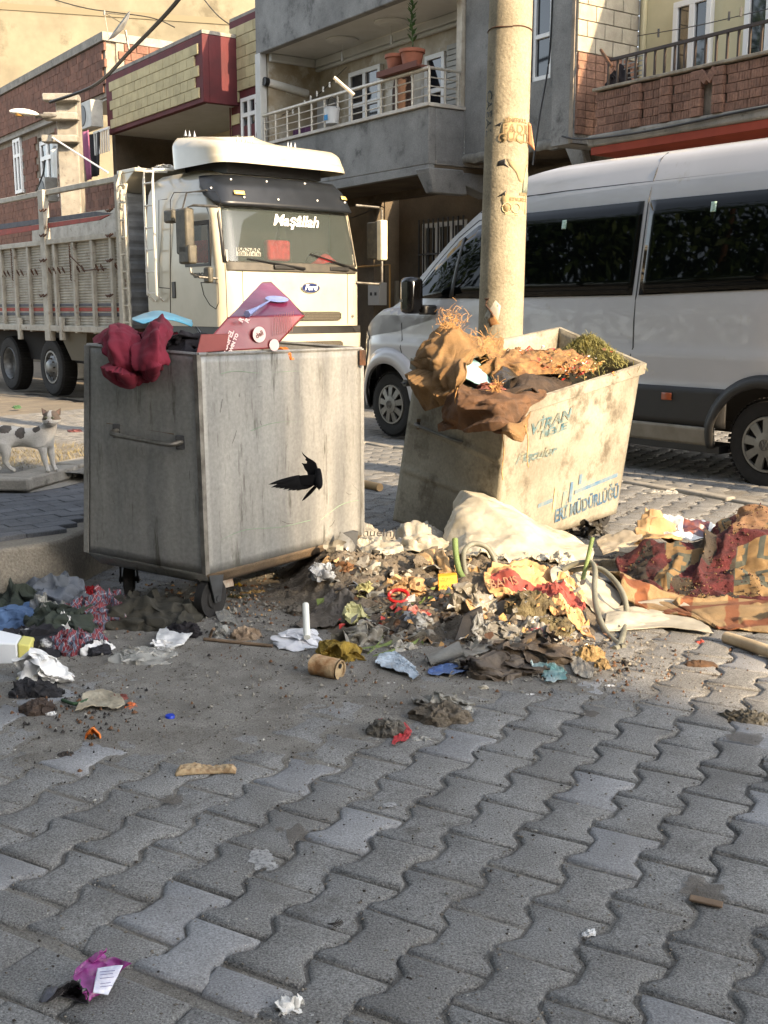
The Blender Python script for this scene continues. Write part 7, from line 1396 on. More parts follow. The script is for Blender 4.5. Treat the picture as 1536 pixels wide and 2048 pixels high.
for i, (pts) in enumerate([[(735, 1310, 4.3), (760, 1290, 4.35), (775, 1265, 4.38), (790, 1240, 4.42)], [(720, 1300, 4.3), (770, 1295, 4.3), (815, 1270, 4.35), (838, 1245, 4.4)], [(700, 1285, 4.35), (735, 1250, 4.4), (790, 1235, 4.45), (830, 1238, 4.45)], [(745, 1315, 4.2), (790, 1305, 4.2), (830, 1290, 4.25), (850, 1270, 4.3)], [(700, 1240, 4.5), (740, 1230, 4.5), (790, 1232, 4.45), (820, 1225, 4.45)]]):
    c_ = curve([AT(*p) for p in pts], 16); m_ = MB(); m_.add([p + Vector((0, -.0, .012 * math.sin(j / 16 * 3.14) + .003)) for j, p in enumerate(c_)] + [p - Vector((.0, .012, .012 * math.sin(j / 16 * 3.14) + .003)) for j, p in enumerate(c_)], [(j, j + 1, 18 + j, 17 + j) for j in range(16)]); one('leek_leaf', ['green leek leaf standing up behind the tissue', 'long green leek leaf slanting right in the food scraps', 'dark leek stem curving over the pale yellow bag', 'low leek leaf lying near the grimy tissue', 'thin leaf under the red ring in the food scraps'][i], 'leaf', m_, lf, smooth=True, solid=.002)
S2 = [(790, 1215, 4.45, 45, 22, .08), (840, 1240, 4.35, 40, 22, .08), (770, 1260, 4.3, 45, 18, .06), (880, 1200, 4.55, 30, 15, .06)]
scraps('pile_scraps', S2, 110, [SC[2], SC[1], SC[5], SC[7], SC[3], SC[6], SC[0], SC[2], SC[4], SC[5]], .006, .026, 2); scraps('pile_scraps', [(1040, 1240, 4.4, 60, 25, .08), (1000, 1310, 4.1, 60, 20, .05), (1120, 1290, 4.2, 40, 20, .05)], 260, [SC[2], SC[7], SC[5], SC[1], SC[0], SC[7]], .006, .024, 3)
def gscr(name, cx, cy, sx, sy, n, mats, a, b_, seed):   # scraps lying flat on the paving
    q = random.Random(seed); mb = MB()
    for i in range(n):
        p = G(cx + q.gauss(0, sx), cy + q.gauss(0, sy), .0); s_ = q.uniform(a, b_) * (.5 + q.random()); k = 5; mb.m(q.randrange(len(mats))); p.z = dirtz(p.x, p.y) + .012
        mb.add([p + Vector((0, 0, s_ * .12))] + [p + Vector((math.cos(j / k * 6.283) * s_ * q.uniform(.5, 1.2), math.sin(j / k * 6.283) * s_ * q.uniform(.5, 1.2), -.008)) for j in range(k)], [(0, 1 + j, 1 + (j + 1) % k) for j in range(k)])
    return tag(mb.build(name, mats, fixn=False), kind='stuff')
gscr('ground_scraps', 330, 1230, 150, 40, 260, [SC[2], SC[7], SC[5], SC[7]], .003, .010, 4); gscr('ground_scraps', 500, 1200, 90, 25, 300, [SC[2], SC[7], SC[7], SC[2], SC[1]], .003, .011, 5); gscr('ground_scraps', 150, 1430, 90, 40, 130, [SC[2], SC[5]], .003, .009, 6); gscr('ground_scraps', 1230, 1330, 110, 40, 240, [SC[7], dirt_m, SC[2]], .003, .008, 7); gscr('ground_scraps', 750, 1350, 200, 50, 200, [SC[7], SC[7], SC[2]], .003, .008, 8); gscr('ground_scraps', 640, 1190, 60, 30, 350, [SC[7], ash, SC[7]], .004, .014, 9); gscr('ground_scraps', 1480, 1300, 70, 30, 60, [SC[2], SC[5]], .003, .009, 10)
def litter(name, n, mats, pick, smin, smax, seed):
    q = random.Random(seed); mb = MB()
    for i in range(n):
        c_ = pick(q)
        if c_ is None: continue
        s_ = q.uniform(smin, smax); k = 9; rx = Matrix.Rotation(q.uniform(0, 6.28), 3, 'Z') @ Matrix.Rotation(q.gauss(.45, .5), 3, 'X'); so_ = Vector((i * 3.1, i, 2)); mb.m(q.randrange(len(mats))); el = q.uniform(.4, 1); cu = q.uniform(.3, .9)
        def f(u, v):
            a, b_ = (u - .5) * 2, (v - .5) * 2 * el; t = Vector((a, b_, 0)) + so_; e = facet(t * 1.3); e2 = facet(t * 2.9 + Vector((9, 0, 0)))
            return c_ + rx @ Vector((a + .45 * noise.noise(t * 1.4), b_ + .45 * noise.noise(t * 1.4 + Vector((0, 7, 0))), cu * (e * .7 + e2 * .35 - .4 * a * a))) * s_
        mb.grid(f, k, k)
    return tag(mb.build(name, mats, smooth=True, angle=30, fixn=False), kind='stuff')
KEEP = [(940, 1268, 40), (890, 1312, 44), (942, 1250, 40), (900, 1342, 42), (795, 1335, 46), (1095, 1335, 48), (896, 1168, 24), (948, 1195, 46), (797, 1192, 16), (1085, 1180, 60), (1120, 1220, 44), (1040, 1150, 44), (1160, 1325, 30), (1000, 1310, 40), (775, 1280, 24), (838, 1215, 18), (852, 1245, 16)]
def on_pile(x0, x1, y0, y1, up=.012):
    def pick(q):
        a, b_ = q.uniform(x0, x1), q.uniform(y0, y1)
        if any((a - u) ** 2 + (b_ - v) ** 2 < r * r for u, v, r in KEEP): return None
        p = hit(a, b_); p.z += q.uniform(0, up); return p
    return pick
LM = [MATS['grimy_clear_bag'], MATS['grey_dirty_film'], MATS['brown_muddy_film'], SC[7], SC[5], SC[2], MATS['dusty_grey_foil'], MATS['brown_gauze'], MATS['ash_soil'], MATS['brown_muddy_film']]
litter('rubbish_litter', 170, LM, on_pile(690, 960, 1165, 1310), .02, .055, 1); litter('rubbish_litter', 150, LM + [MATS['brown_muddy_film'], SC[5]], on_pile(930, 1180, 1215, 1350), .025, .065, 2)
litter('rubbish_litter', 130, [card, MATS['ash_soil'], SC[7], MATS['grey_dirty_film'], SC[5], MATS['ash_soil']], on_pile(640, 960, 1095, 1175), .02, .06, 3)
litter('rubbish_film', 26, [MATS['grimy_clear_bag'], MATS['grey_dirty_film'], MATS['brown_muddy_film'], MATS['grimy_clear_bag'], greyc], on_pile(700, 960, 1150, 1310, .03), .06, .1, 11); litter('rubbish_film', 22, [MATS['brown_muddy_film'], MATS['grey_dirty_film'], MATS['brown_muddy_film'], MATS['grimy_clear_bag']], on_pile(930, 1180, 1230, 1350, .03), .06, .11, 12)
litter('rubbish_film', 16, [MATS['bright_white_bag'], MATS['grey_dirty_film'], card, MATS['ash_soil']], on_pile(680, 940, 1090, 1150, .02), .06, .1, 13)
litter('rubbish_litter', 30, [SC[0], MATS['silver_blue_foil'], MATS['pale_yellow_bag'], SC[3], MATS['bright_white_bag'], SC[8], SC[6]], on_pile(700, 1160, 1150, 1330), .014, .035, 4)
litter('rubbish_litter', 60, [SC[2], SC[7], MATS['ash_soil'], SC[5]], on_pile(1180, 1290, 1270, 1350), .006, .016, 5)
litter('rubbish_litter', 80, [SC[2], SC[7], SC[5], MATS['grey_dirty_film']], on_pile(180, 600, 1170, 1250), .008, .024, 6)
litter('rubbish_litter', 40, [SC[2], SC[7], SC[5], MATS['grey_jersey'], white_bag], on_pile(0, 260, 1185, 1260), .01, .03, 7)
# clump in front of the pile
H('debris_clump', 880, 1440, 130, .13, .055, ash, 'dark soil clump on the pavers in front of the pile', 'debris', -.1, 61, freq=18, fold=.6); H('plastic_film', 890, 1405, 110, .08, .045, grayf, 'grey film tangled on top of the soil clump', 'plastic film', -.1, 62, freq=16, fold=.6, z=.01); H('plastic_film', 930, 1420, 70, .05, .03, clear_bag, 'clear grimy film right of the soil clump', 'plastic film', 0, 63, freq=18); H('debris_clump', 775, 1468, 80, .08, .05, cm('grey_pulp', (112, 108, 100), (84, 80, 72), bump=1.2), 'grey pulpy lump beside the red torn wrapper', 'debris', 0, 64, freq=18)
pn('wrapper', [[(800, 1455, 3.66), (812, 1452, 3.66), (826, 1466, 3.64)], [(790, 1472, 3.60), (805, 1470, 3.58), (820, 1478, 3.58)], [(784, 1496, 3.52), (798, 1492, 3.52), (808, 1488, 3.54)]], cm('red_torn_wrapper', (158, 30, 36), (176, 60, 60), rough=.35), 'small red torn wrapper in front of the grey pulp lump', 'wrapper', nu=16, nv=16, amp=.012, freq=50, solid=.001); H('wrapper', 768, 1440, 26, .03, .018, MATS['red_torn_wrapper'], 'little red scrap behind the grey pulp lump', 'wrapper', 0, 65, freq=30); H('plastic_film', 845, 1480, 50, .035, .02, clear_bag, 'small clear film scrap right of the red torn wrapper', 'plastic film', 0, 66, freq=24)
for i, (px, py, l) in enumerate(((782, 1366, 'tiny white label scrap below the foil wrapper'), (856, 1380, 'tiny white scrap in front of the crushed cup'), (1060, 1388, 'tiny bluish paper scrap at the shadow edge'), (1222, 1370, 'small white paper scrap on the sunlit pavers'))): H('paper_scrap', px, py, 30, .02, .008, white_bag, l, 'paper scrap', .2, 70 + i, freq=40)
H('stone', 970, 1376, 20, .03, .022, cm('pale_stone', (184, 176, 158), None), 'pale pebble in front of the muddy bags', 'stone', 0, 75, freq=20); H('wrapper', 1402, 1284, 20, .02, .018, cm('pink_scrap', (160, 72, 64), None), 'little pinkish scrap in front of the flat white sheeting', 'wrapper', 0, 76, freq=30); H('debris_clump', 1400, 1330, 60, .06, .02, cm('rusty_wire', (92, 66, 44), (60, 46, 34)), 'brown wiry clump on the sunlit pavers', 'debris', 0, 77, freq=24, fold=.8)
# under the left container
m_ = MB(); m_.ext([AT(585, 1180, 5.1), AT(600, 1168, 5.2), AT(655, 1160, 5.25), AT(650, 1172, 5.15), AT(610, 1184, 5.05)], (0, .02, .02)); one('bottle_shard', 'dark green glass shard lying beneath the right end of the left container', 'glass shard', m_, M('green_glass', C(24, 66, 36), C(40, 90, 50), 9, .08), bev=.004); H('lemon', 481, 1172, 18, .03, .03, cm('lemon', (206, 172, 40), None, rough=.5), 'bright yellow lemon half under the left container', 'lemon', 0, 78, freq=8, fold=.05, ragged=.02); H('food_scrap', 510, 1185, 60, .05, .02, cm('fish_tan', (170, 140, 90), (130, 104, 60)), 'tan dried scraps beside the lemon half', 'food scrap', 0, 79, freq=20); H('food_scrap', 485, 1192, 50, .05, .02, cm('olive_scrap', (70, 66, 36), None), 'olive green vegetable scrap below the lemon half', 'food scrap', 0, 80, freq=16)
H('cardboard_scrap', 700, 1140, 40, .08, .05, cm('brown_leafy', (110, 76, 46), (84, 56, 36)), 'brown curled cardboard beside the far caster', 'cardboard', 0, 81, freq=14); H('plastic_bag', 655, 1150, 50, .1, .10, cm('ribbed_white', (180, 184, 186), (130, 132, 134), rough=.5), 'white ribbed plastic behind the far caster', 'plastic bag', 0, 82, freq=10, z=0)

# ================================================================ CARPETS AT THE RIGHT
tan = M('tan_blanket', C(146, 122, 88), C(124, 102, 70), 4, .97, .7, 200, fine=.15, finescale=260); stripes(tan, [(.3, 1.6, .80, C(118, 72, 44)), (1.2, 1.1, .88, C(104, 62, 40))])
def carpet_mat(name, base1, base2, fx):
    m0 = M(name, base1, base2, 9, .98, 1.0, 160, fine=.3, finescale=220, spot=C(20, 18, 16), spotamt=.12, spotscale=9); t = m0.node_tree; b = t.nodes['Principled BSDF']; src = b.inputs['Base Color'].links[0].from_socket
    g_ = t.nodes.new('ShaderNodeUVMap'); return m0
redcp = carpet_mat('red_pile_carpet', C(88, 34, 36), C(58, 26, 28), 0); blkcp = cm('black_pile_carpet', (42, 38, 36), (66, 58, 48), bump=1, bscale=160); jute = cm('jute_backing', (146, 112, 80), (112, 84, 60), bump=1, bscale=260, fine=.3, finescale=300)
pn('blanket', [[(1190, 1105, 5.25), (1230, 1130, 5.2), (1290, 1150, 5.15), (1400, 1165, 5.1), (1480, 1180, 5.1), (1580, 1200, 5.0)], [(1230, 1140, 4.98), (1270, 1165, 4.95), (1330, 1180, 4.92), (1420, 1195, 4.88), (1500, 1205, 4.85), (1590, 1220, 4.8)], [(1260, 1180, 4.75), (1300, 1205, 4.78), (1360, 1215, 4.74), (1430, 1225, 4.70), (1510, 1235, 4.66), (1600, 1245, 4.62)], [(1360, 1238, 4.64), (1390, 1245, 4.62), (1425, 1258, 4.56), (1460, 1264, 4.50), (1520, 1268, 4.48), (1600, 1275, 4.46)]], tan, 'tan blanket with brown curved shapes spread at the right edge', 'blanket', nu=50, nv=100, amp=.03, freq=6, seed=3, solid=.006, fold=.5, amp2=.010, wav=.035, wk=4, ragged=.06, sharp=60)
stick('cardboard_roll', [G(1452, 1275, .02), G(1500, 1290, .025), G(1600, 1325, .03)], .024, cm('roll_tan', (186, 168, 138), (160, 142, 114)), 'beige rolled mat end lying at the right edge', 'roll')
pn('carpet', [[(1262, 1100, 5.55), (1330, 1085, 5.6), (1400, 1060, 5.65), (1440, 1030, 5.7), (1490, 1003, 5.7), (1580, 1020, 5.6)], [(1230, 1115, 5.35), (1310, 1095, 5.30), (1390, 1080, 5.30), (1440, 1060, 5.28), (1500, 1040, 5.30), (1590, 1050, 5.3)], [(1240, 1150, 5.1), (1300, 1140, 5.0), (1370, 1130, 5.0), (1430, 1120, 5.0), (1500, 1110, 5.0), (1600, 1115, 5.0)], [(1270, 1165, 4.98), (1320, 1170, 4.86), (1380, 1170, 4.84), (1440, 1178, 4.80), (1510, 1190, 4.78), (1600, 1200, 4.75)]], redcp, 'dark red patterned carpet crumpled at the right edge', 'carpet', nu=70, nv=110, amp=.055, freq=5, seed=12, solid=.012, fold=.6, amp2=.014, wav=.055, wk=4, sharp=60)
cpt = bpy.data.objects['carpet']; 
for m0 in (blkcp, jute, cm('carpet_tan', (138, 114, 78), (116, 92, 60), bump=1, bscale=200), cm('carpet_slate', (60, 66, 62), (80, 82, 72), bump=1, bscale=200)): cpt.data.materials.append(m0)
for i, p_ in enumerate(cpt.data.polygons):
    u, v = i // 143, i % 143; x, y = u / 91, v / 143; n1 = N(x * 3.5, y * 6, 3)
    k = 0
    if n1 > .12: k = 1
    if y > .68 and x < .42: k = 2
    if (abs(y - .34 - .1 * math.sin(x * 6)) < .07 and x > .42) or (y > .72 and x > .5 and x < .93) or (n1 < -.32):
        k = 3; fx, fy = int(u / 2.8) % 7, int(v / 2.8) % 7
        if 1 <= fx <= 5 and 1 <= fy <= 5 and not (2 <= fx <= 4 and 2 <= fy <= 3) and not (fx == 3 and fy == 4) and x < .86: k = 4
    p_.material_index = k
tf = MB()   # tufts of loose pile
for i in range(1500):
    px, py = q_.uniform(1240, 1535), q_.uniform(1040, 1185); d0 = q_.choice(cpt.data.vertices).co; 
    if N(d0.x * 5, d0.y * 5, d0.z * 5) < .05: continue
    d = Vector((q_.gauss(0, 1), q_.gauss(-.6, .6), q_.gauss(.8, .6))).normalized() * q_.uniform(.008, .02); tf.m(q_.choice((0, 0, 1, 2))); tf.tube([d0, d0 + d], .0028, 4)
tag(tf.build('carpet_tufts', [redcp, MATS['carpet_tan'], blkcp], fixn=False), kind='stuff')
pn('cardboard_sheet', [[(1300, 1004, 5.9), (1316, 1012, 5.9), (1345, 1040, 5.85)], [(1275, 1040, 5.7), (1305, 1035, 5.66), (1350, 1060, 5.66)], [(1265, 1085, 5.45), (1300, 1075, 5.4), (1365, 1080, 5.42)]], MATS['torn_cardboard'], 'torn upright cardboard with brown mark beside the white printed bag', 'cardboard', nu=18, nv=20, amp=.035, freq=6, seed=5, solid=.006)
pn('cardboard_sheet', [[(1190, 1075, 5.6), (1230, 1062, 5.7), (1275, 1050, 5.7)], [(1195, 1088, 5.5), (1240, 1078, 5.5), (1285, 1075, 5.5)], [(1205, 1100, 5.4), (1240, 1095, 5.4), (1280, 1095, 5.4)]], cm('grey_paper', (166, 156, 138), (140, 130, 112)), 'greyish flattened paper left of the upright cardboard', 'paper', nu=14, nv=20, amp=.02, freq=7, seed=5, solid=.004)
pn('plastic_bag', [[(1330, 1008, 6.0), (1365, 1012, 6.0), (1400, 1025, 5.95), (1440, 1045, 5.9)], [(1322, 1035, 5.75), (1360, 1035, 5.72), (1400, 1045, 5.70), (1445, 1060, 5.7)], [(1320, 1062, 5.55), (1360, 1060, 5.5), (1400, 1065, 5.5), (1450, 1078, 5.52)]], M('printed_white_bag', C(208, 208, 204), C(196, 198, 196), 5, .35, .3, 40, spot=C(120, 60, 40), spotamt=.0, spotscale=5), 'white carrier bag with orange and navy print behind the carpet', 'plastic bag', nu=20, nv=30, amp=.03, freq=7, seed=6, solid=.003)
bagp = [o for o in bpy.data.objects if o.get('label', '').startswith('white carrier bag with orange')][0]; bagp.data.materials.append(M('navy_print', C(36, 40, 66), C(120, 66, 44), 16, .4)); 
for i, p_ in enumerate(bagp.data.polygons):
    if 15 < i % 39 < 32 and 7 < i // 39 < 22: p_.material_index = 1
H('plastic_bag', 1325, 985, 80, .12, .03, clear_bag, 'clear film scrap lying by the gutter kerb', 'plastic film', 0, 83, freq=12); H('plastic_bag', 1190, 1068, 70, .2, .1, cm('black_film', (34, 32, 30), (60, 56, 48), rough=.4), 'black torn film under the battered container', 'plastic film', 0, 84, freq=10)

# ================================================================ CAT
catm = M('white_cat_fur', C(196, 192, 184), C(176, 172, 164), 12, .95, .5, 160, fine=.12, finescale=200)
def skin_body(name, joints, edges_, mat, parent, sub=2):
    me = bpy.data.meshes.new(name); me.from_pydata([j[0] for j in joints], edges_, []); o = link(name, me, parent); md = o.modifiers.new('skin', 'SKIN')
    for i, j in enumerate(joints): r = j[1]; me.skin_vertices[0].data[i].radius = r if isinstance(r, tuple) else (r, r)
    me.skin_vertices[0].data[0].use_root = True; md.use_smooth_shade = True; s_ = o.modifiers.new('s', 'SUBSURF'); s_.levels = sub; s_.render_levels = sub
    dg = bpy.context.evaluated_depsgraph_get(); m2 = bpy.data.meshes.new_from_object(o.evaluated_get(dg)); o.modifiers.clear(); o.data = m2; m2.materials.clear(); m2.materials.append(mat); m2.polygons.foreach_set('use_smooth', [True] * len(m2.polygons)); return o
CZ = .35; fy = 6.45
def K(px, py, dy=0): return AT(px, py, fy + dy)
cat = thing('cat', 'white cat with grey patches standing on the kerb slab and looking at the viewer', 'cat')
def ft(px, py, dy): p = K(px, py, dy); return Vector((p.x, p.y, CZ))
fl, fr2, hl, hr = K(95, 928, 0), K(110, 926, .06), K(22, 925, .02), K(-18, 915, .16)
J = [(K(18, 858), (.052, .060)), (K(40, 858), (.058, .062)), (K(62, 860), (.058, .060)), (K(84, 856), (.052, .060)), (K(94, 846), (.046, .054)), (K(100, 834), (.042, .044)), (K(103, 822, -.01), (.034, .034)),   # spine, neck, head base
     (K(84, 880, -.03), .028), (K(88, 902, -.03), .018), (K(93, 920, -.03), .014), (K(96, 929, -.05), .015),
     (K(100, 878, .03), .027), (K(103, 902, .03), .017), (K(107, 918, .03), .0135), (K(112, 927, .02), .015),
     (K(4, 875, -.03), .046), (K(12, 893, -.04), .030), (K(9, 907, -.03), .018), (K(19, 921, -.035), .014), (K(30, 926, -.05), .014),
     (K(-12, 872, .05), .044), (K(-6, 892, .06), .028), (K(-14, 904, .06), .017), (K(-8, 918, .06), .013), (K(2, 922, .05), .013),
     (K(0, 850), (.046, .050)), (K(-24, 856, .02), .018), (K(-50, 880, .04), .012), (K(-60, 905, .05), .010), (K(-75, 912, .05), .008)]
E_ = [(0, 1), (1, 2), (2, 3), (3, 4), (4, 5), (5, 6), (3, 7), (7, 8), (8, 9), (9, 10), (3, 11), (11, 12), (12, 13), (13, 14), (0, 15), (15, 16), (16, 17), (17, 18), (18, 19), (0, 20), (20, 21), (21, 22), (22, 23), (23, 24), (0, 25), (25, 26), (26, 27), (27, 28), (28, 29)]
body = skin_body('body', J, E_, catm, cat, 4)
zmin = min(v.co.z for v in body.data.vertices); dzc = CZ + .002 - zmin
hd = K(102, 821, -.045); hm = MB(); hr_ = .050
def headf(u, v):
    a, b_ = u * 2 * math.pi, v * math.pi; x = math.cos(a) * math.sin(b_); z = math.cos(b_); y = math.sin(a) * math.sin(b_)   # y<0 faces camera
    w_ = 1.06 if z < .1 else .98; xx = x * w_ * .98 * (1 + .06 * math.exp(-((z + .25) / .3) ** 2)); zz = z * .96; yy = y * .9
    if y < 0: m_ = math.exp(-(x / .36) ** 2 - ((z + .34) / .26) ** 2); yy -= .2 * m_
    if y < 0: ey = math.exp(-((abs(x) - .42) / .2) ** 2 - ((z - .12) / .17) ** 2); yy += .12 * ey
    if z < -.6: xx *= .8
    return hd + Vector((xx, yy, zz)) * hr_
hm.grid(headf, 40, 28); head = hm.build('head', catm, cat, smooth=True, angle=180)
ginger = M('cat_grey_patch', C(120, 104, 90), C(100, 90, 80), 20, .95, .5, 160); 
for me_, f in ((head.data, lambda p: (abs(p.x - hd.x) > .008 + .014 * max(0, (hd.z + .04 - p.z) / .05)) and p.z > hd.z - .006 and p.y < hd.y + .04),):
    me_.materials.append(ginger)
    for p_ in me_.polygons:
        if f(p_.center): p_.material_index = 1
body.data.materials.append(M('cat_dark_patch', C(92, 86, 80), C(66, 62, 58), 20, .95, .5, 160))
pc = [(K(38, 851, -.055), .028, .032), (K(8, 843, -.04), .038, .022), (K(72, 842, -.03), .022, .02)]
for p_ in body.data.polygons:
    c_ = p_.center
    for q0, rx, rz in pc:
        if c_.y < fy + .02 and ((c_.x - q0.x) / rx) ** 2 + ((c_.z - q0.z) / rz) ** 2 < 1 + .3 * N(c_.x * 60, c_.z * 60): p_.material_index = 1
for s_ in (-1, 1):
    e = MB(); base = hd + Vector((s_ * .034, .004, .026)); tip = hd + Vector((s_ * .058, .004, .064)); wv = Vector((.019, 0, .011 * -s_)); 
    e.add([base - wv, base + wv, base + Vector((0, .016, .004)), tip], [(0, 1, 3), (1, 2, 3), (2, 0, 3), (0, 2, 1)]); eo = e.build('ear', ginger, cat, smooth=False, bev=.002)
    e = MB(); e.add([base - wv * .6 + Vector((0, -.002, .004)), base + wv * .6 + Vector((0, -.002, .004)), base.lerp(tip, .8) + Vector((0, -.002, 0))], [(0, 1, 2)]); e.build('inner_ear', M('ear_pink', C(150, 124, 112), None), eo)
    e = MB(); ec = hd + Vector((s_ * .019, -.0405, .008)); mt = Matrix.Translation(ec) @ Matrix.Diagonal((1.15, .6, .8, 1)) @ Matrix.Rotation(R(90), 4, 'X'); e.lathe([(0, .012), (.004, .011), (.0075, .008), (.009, 0)], 16, mt); ey = e.build('eye', M('cat_eye', C(120, 118, 96), None, rough=.1), cat, smooth=True)
    e = MB(); e.lathe([(0, .0128), (.003, .0122), (.0036, .010)], 12, mt); e.build('pupil', M('pupil', C(8, 8, 8), None, rough=.1), ey, smooth=True)
e = MB(); nc = hd + Vector((0, -.0555, -.012)); e.add([nc + Vector((-.006, 0, .004)), nc + Vector((.006, 0, .004)), nc + Vector((0, -.001, -.004)), nc + Vector((0, .006, 0))], [(0, 2, 1), (0, 1, 3), (1, 2, 3), (2, 0, 3)]); e.build('nose', M('cat_nose', C(96, 62, 58), None), cat, bev=.001)
e = MB(); e.tube([nc + Vector((-.011, .004, -.012)), nc + Vector((-.005, .000, -.0125)), nc + Vector((0, 0, -.0085)), nc + Vector((.005, .000, -.0125)), nc + Vector((.011, .004, -.012))], .0011, 4); e.build('mouth', M('mouth_dark', C(60, 44, 42), None), cat)
e = MB()
for s_ in (-1, 1):
    for k in (-.3, 0, .3): e.tube([nc + Vector((s_ * .008, .004, -.006)), nc + Vector((s_ * .05, .01, -.006 + k * .03))], .0004, 3)
e.build('whiskers', M('whisker', C(220, 220, 215), None), cat)
for o in [cat]: o.location.z = dzc

# ================================================================ BIRD IN FLIGHT
bird = thing('bird', 'black swift-like bird flying in front of the galvanised container', 'bird'); birdm = M('black_feathers', C(5, 5, 6), C(9, 9, 11), 20, .85, spec=.2)
BY = 4.1
def Q(px, py, dy=0): return AT(px, py, BY + dy)
bj = [(Q(636, 936, .02), (.010, .012)), (Q(637, 950, .01), .015), (Q(637, 962, 0), .018), (Q(639, 972, -.01), .014), (Q(638, 979, -.01), .006)]
skin_body('body', bj, [(0, 1), (1, 2), (2, 3), (3, 4)], birdm, bird, 2)
MB().tube([Q(638, 977, -.012), Q(638, 981, -.014)], .0035, 6, r1=.0006).build('beak', birdm, bird)
def feather(name, a, b_, w_, n=8, droop=0): 
    a, b_ = Vector(a), Vector(b_); d = (b_ - a); s_ = d.cross(Vector((0, 1, 0))).normalized(); m_ = MB(); pts = []
    for i in range(n + 1):
        t = i / n; ww = w_ * (1 - (2 * abs(t - .35)) ** 2.2 * .5) * (1 if t < .9 else .45) * (0.15 if i == n else 1); c_ = a + d * t + Vector((0, droop * math.sin(t * 3.14), 0)); pts += [c_ - s_ * ww, c_ + Vector((0, -.001, 0)), c_ + s_ * ww]
    m_.add(pts, [(i * 3 + k, i * 3 + k + 1, i * 3 + k + 4, i * 3 + k + 3) for i in range(n) for k in (0, 1)]); return m_.build(name, birdm, bird, smooth=True, solid=.0008)
tips = [(537, 969), (542, 975), (550, 976), (558, 977), (566, 979), (575, 981), (584, 981), (593, 981), (604, 979)]; roots = [(600, 953), (604, 955), (608, 957), (611, 959), (614, 960), (617, 962), (620, 963), (624, 965), (628, 966)]
for i, (a, b_) in enumerate(zip(roots, tips)): feather('wing_feather', Q(*a, .002 * i), Q(*b_, -.05 + .006 * i), .0085)
def plate(name, pts, dy=0, parent=bird): m_ = MB(); m_.ext([Q(x, y, dy + .0005 * (x % 3)) for x, y in pts], (0, .004, 0)); return m_.build(name, birdm, parent, bev=.001)
plate('wing', [(636, 948), (625, 950), (612, 950), (596, 952), (580, 955), (590, 966), (610, 970), (626, 971), (636, 972)], -.004)
plate('wing', [(637, 970), (638, 950), (635, 935), (632, 926), (626, 921), (617, 916), (608, 909), (603, 903), (606, 910), (612, 917), (610, 920), (614, 923), (613, 927), (608, 927), (603, 926), (607, 932), (609, 938), (614, 944), (616, 952), (622, 962)], .03)
for a, b_ in (((632, 972), (604, 1002)), ((630, 974), (610, 996))): feather('tail_feather', Q(*a, .0), Q(*b_, .03), .007)

# ================================================================ SMALL THINGS ON THE BUILDINGS, WIRES
def loc(b_, x, y, z): return Vector((o_.x + x * B.c - y * B.s, o_.y + x * B.s + y * B.c, z))
def bthing(name, lab, cat, x, y, z, group=None): p = loc(None, x, y, z); return thing(name, lab, cat, p, B.yaw, group)
terra = M('terracotta', C(150, 92, 70), C(132, 80, 60), 9, .8); 
tray = bthing('planter_tray', 'brown tray on the balcony handrail holding two pots', 'tray', -.55, .04, 5.03); MB().box(-.75, .35, -.12, .22, 0, .04).build('tray_board', M('tray_brown', C(96, 56, 44), None), tray, bev=.01); MB().box(-.75, .35, -.14, -.12, .0, .09).build('tray_edge', MATS['tray_brown'], tray)
for k, (dx, lab) in enumerate(((-.42, 'empty terracotta flowerpot on the balcony tray'), (.02, 'terracotta flowerpot holding a leafy plant on the balcony tray'))):
    t = bthing('flower_pot', lab, 'flowerpot', -.55 + dx, .06, 5.072); s_ = 1 if k == 0 else 1.15
    MB().lathe([(0, 0), (.12 * s_, 0), (.16 * s_, .22), (.18 * s_, .22), (.185 * s_, .27), (.165 * s_, .27), (.16 * s_, .24), (0, .23)], 24).build('pot', terra, t, smooth=True, angle=40)
pt2 = bthing('potted_plant', 'tall leafy green plant growing in the right balcony flowerpot', 'plant', -.53, .06, 5.33); MB().tube(curve([(0, 0, -.05), (.02, 0, .2), (-.02, 0, .5), (.02, 0, .72)], 10), .012, 6).build('stem', cm('stem_green', (70, 84, 50)), pt2, smooth=True)
lv = cm('plant_leaf', (64, 98, 48), (44, 74, 36), rough=.5)
for i in range(34):
    z = .12 + .62 * i / 34; a = i * 2.4; d = Vector((math.cos(a), math.sin(a) * .7, .7)).normalized() * q_.uniform(.1, .17); b0 = Vector((0, 0, z)); s_ = d.cross(Vector((0, 0, 1))).normalized() * .028; m_ = MB(); m_.add([b0, b0 + d * .5 + s_, b0 + d, b0 + d * .5 - s_], [(0, 1, 2, 3)]); m_.build('leaf', lv, pt2)
bk2 = bthing('bucket', 'white bucket with blue print hanging on the balcony railing', 'bucket', -2.72, -.06, 4.5); MB().lathe([(0, 0), (.11, 0), (.14, .26), (.15, .26), (.14, .27), (.12, .25)], 24).build('pail', M('bucket_white', C(190, 194, 196), None, rough=.4), bk2, smooth=True); MB().box(-.06, .05, -.132, -.125, .05, .14).build('blue_print', M('print_cyan', C(50, 130, 180), None), bk2); MB().tube(curve([(-.14, 0, .25), (-.08, -.02, .42), (.08, -.02, .42), (.14, 0, .25)], 12), .008, 5).build('bail', black_m, bk2, smooth=True)
um = bthing('garden_ornament', 'brown pointed folded parasol against the balcony wall', 'parasol', -2.0, .95, 3.7); MB().lathe([(.16, 0), (.18, .6), (.19, 1.35), (.16, 1.5), (.03, 1.9), (0, 1.95)], 12).build('cover', cm('parasol_brown', (74, 54, 44), (60, 44, 36)), um, smooth=True)
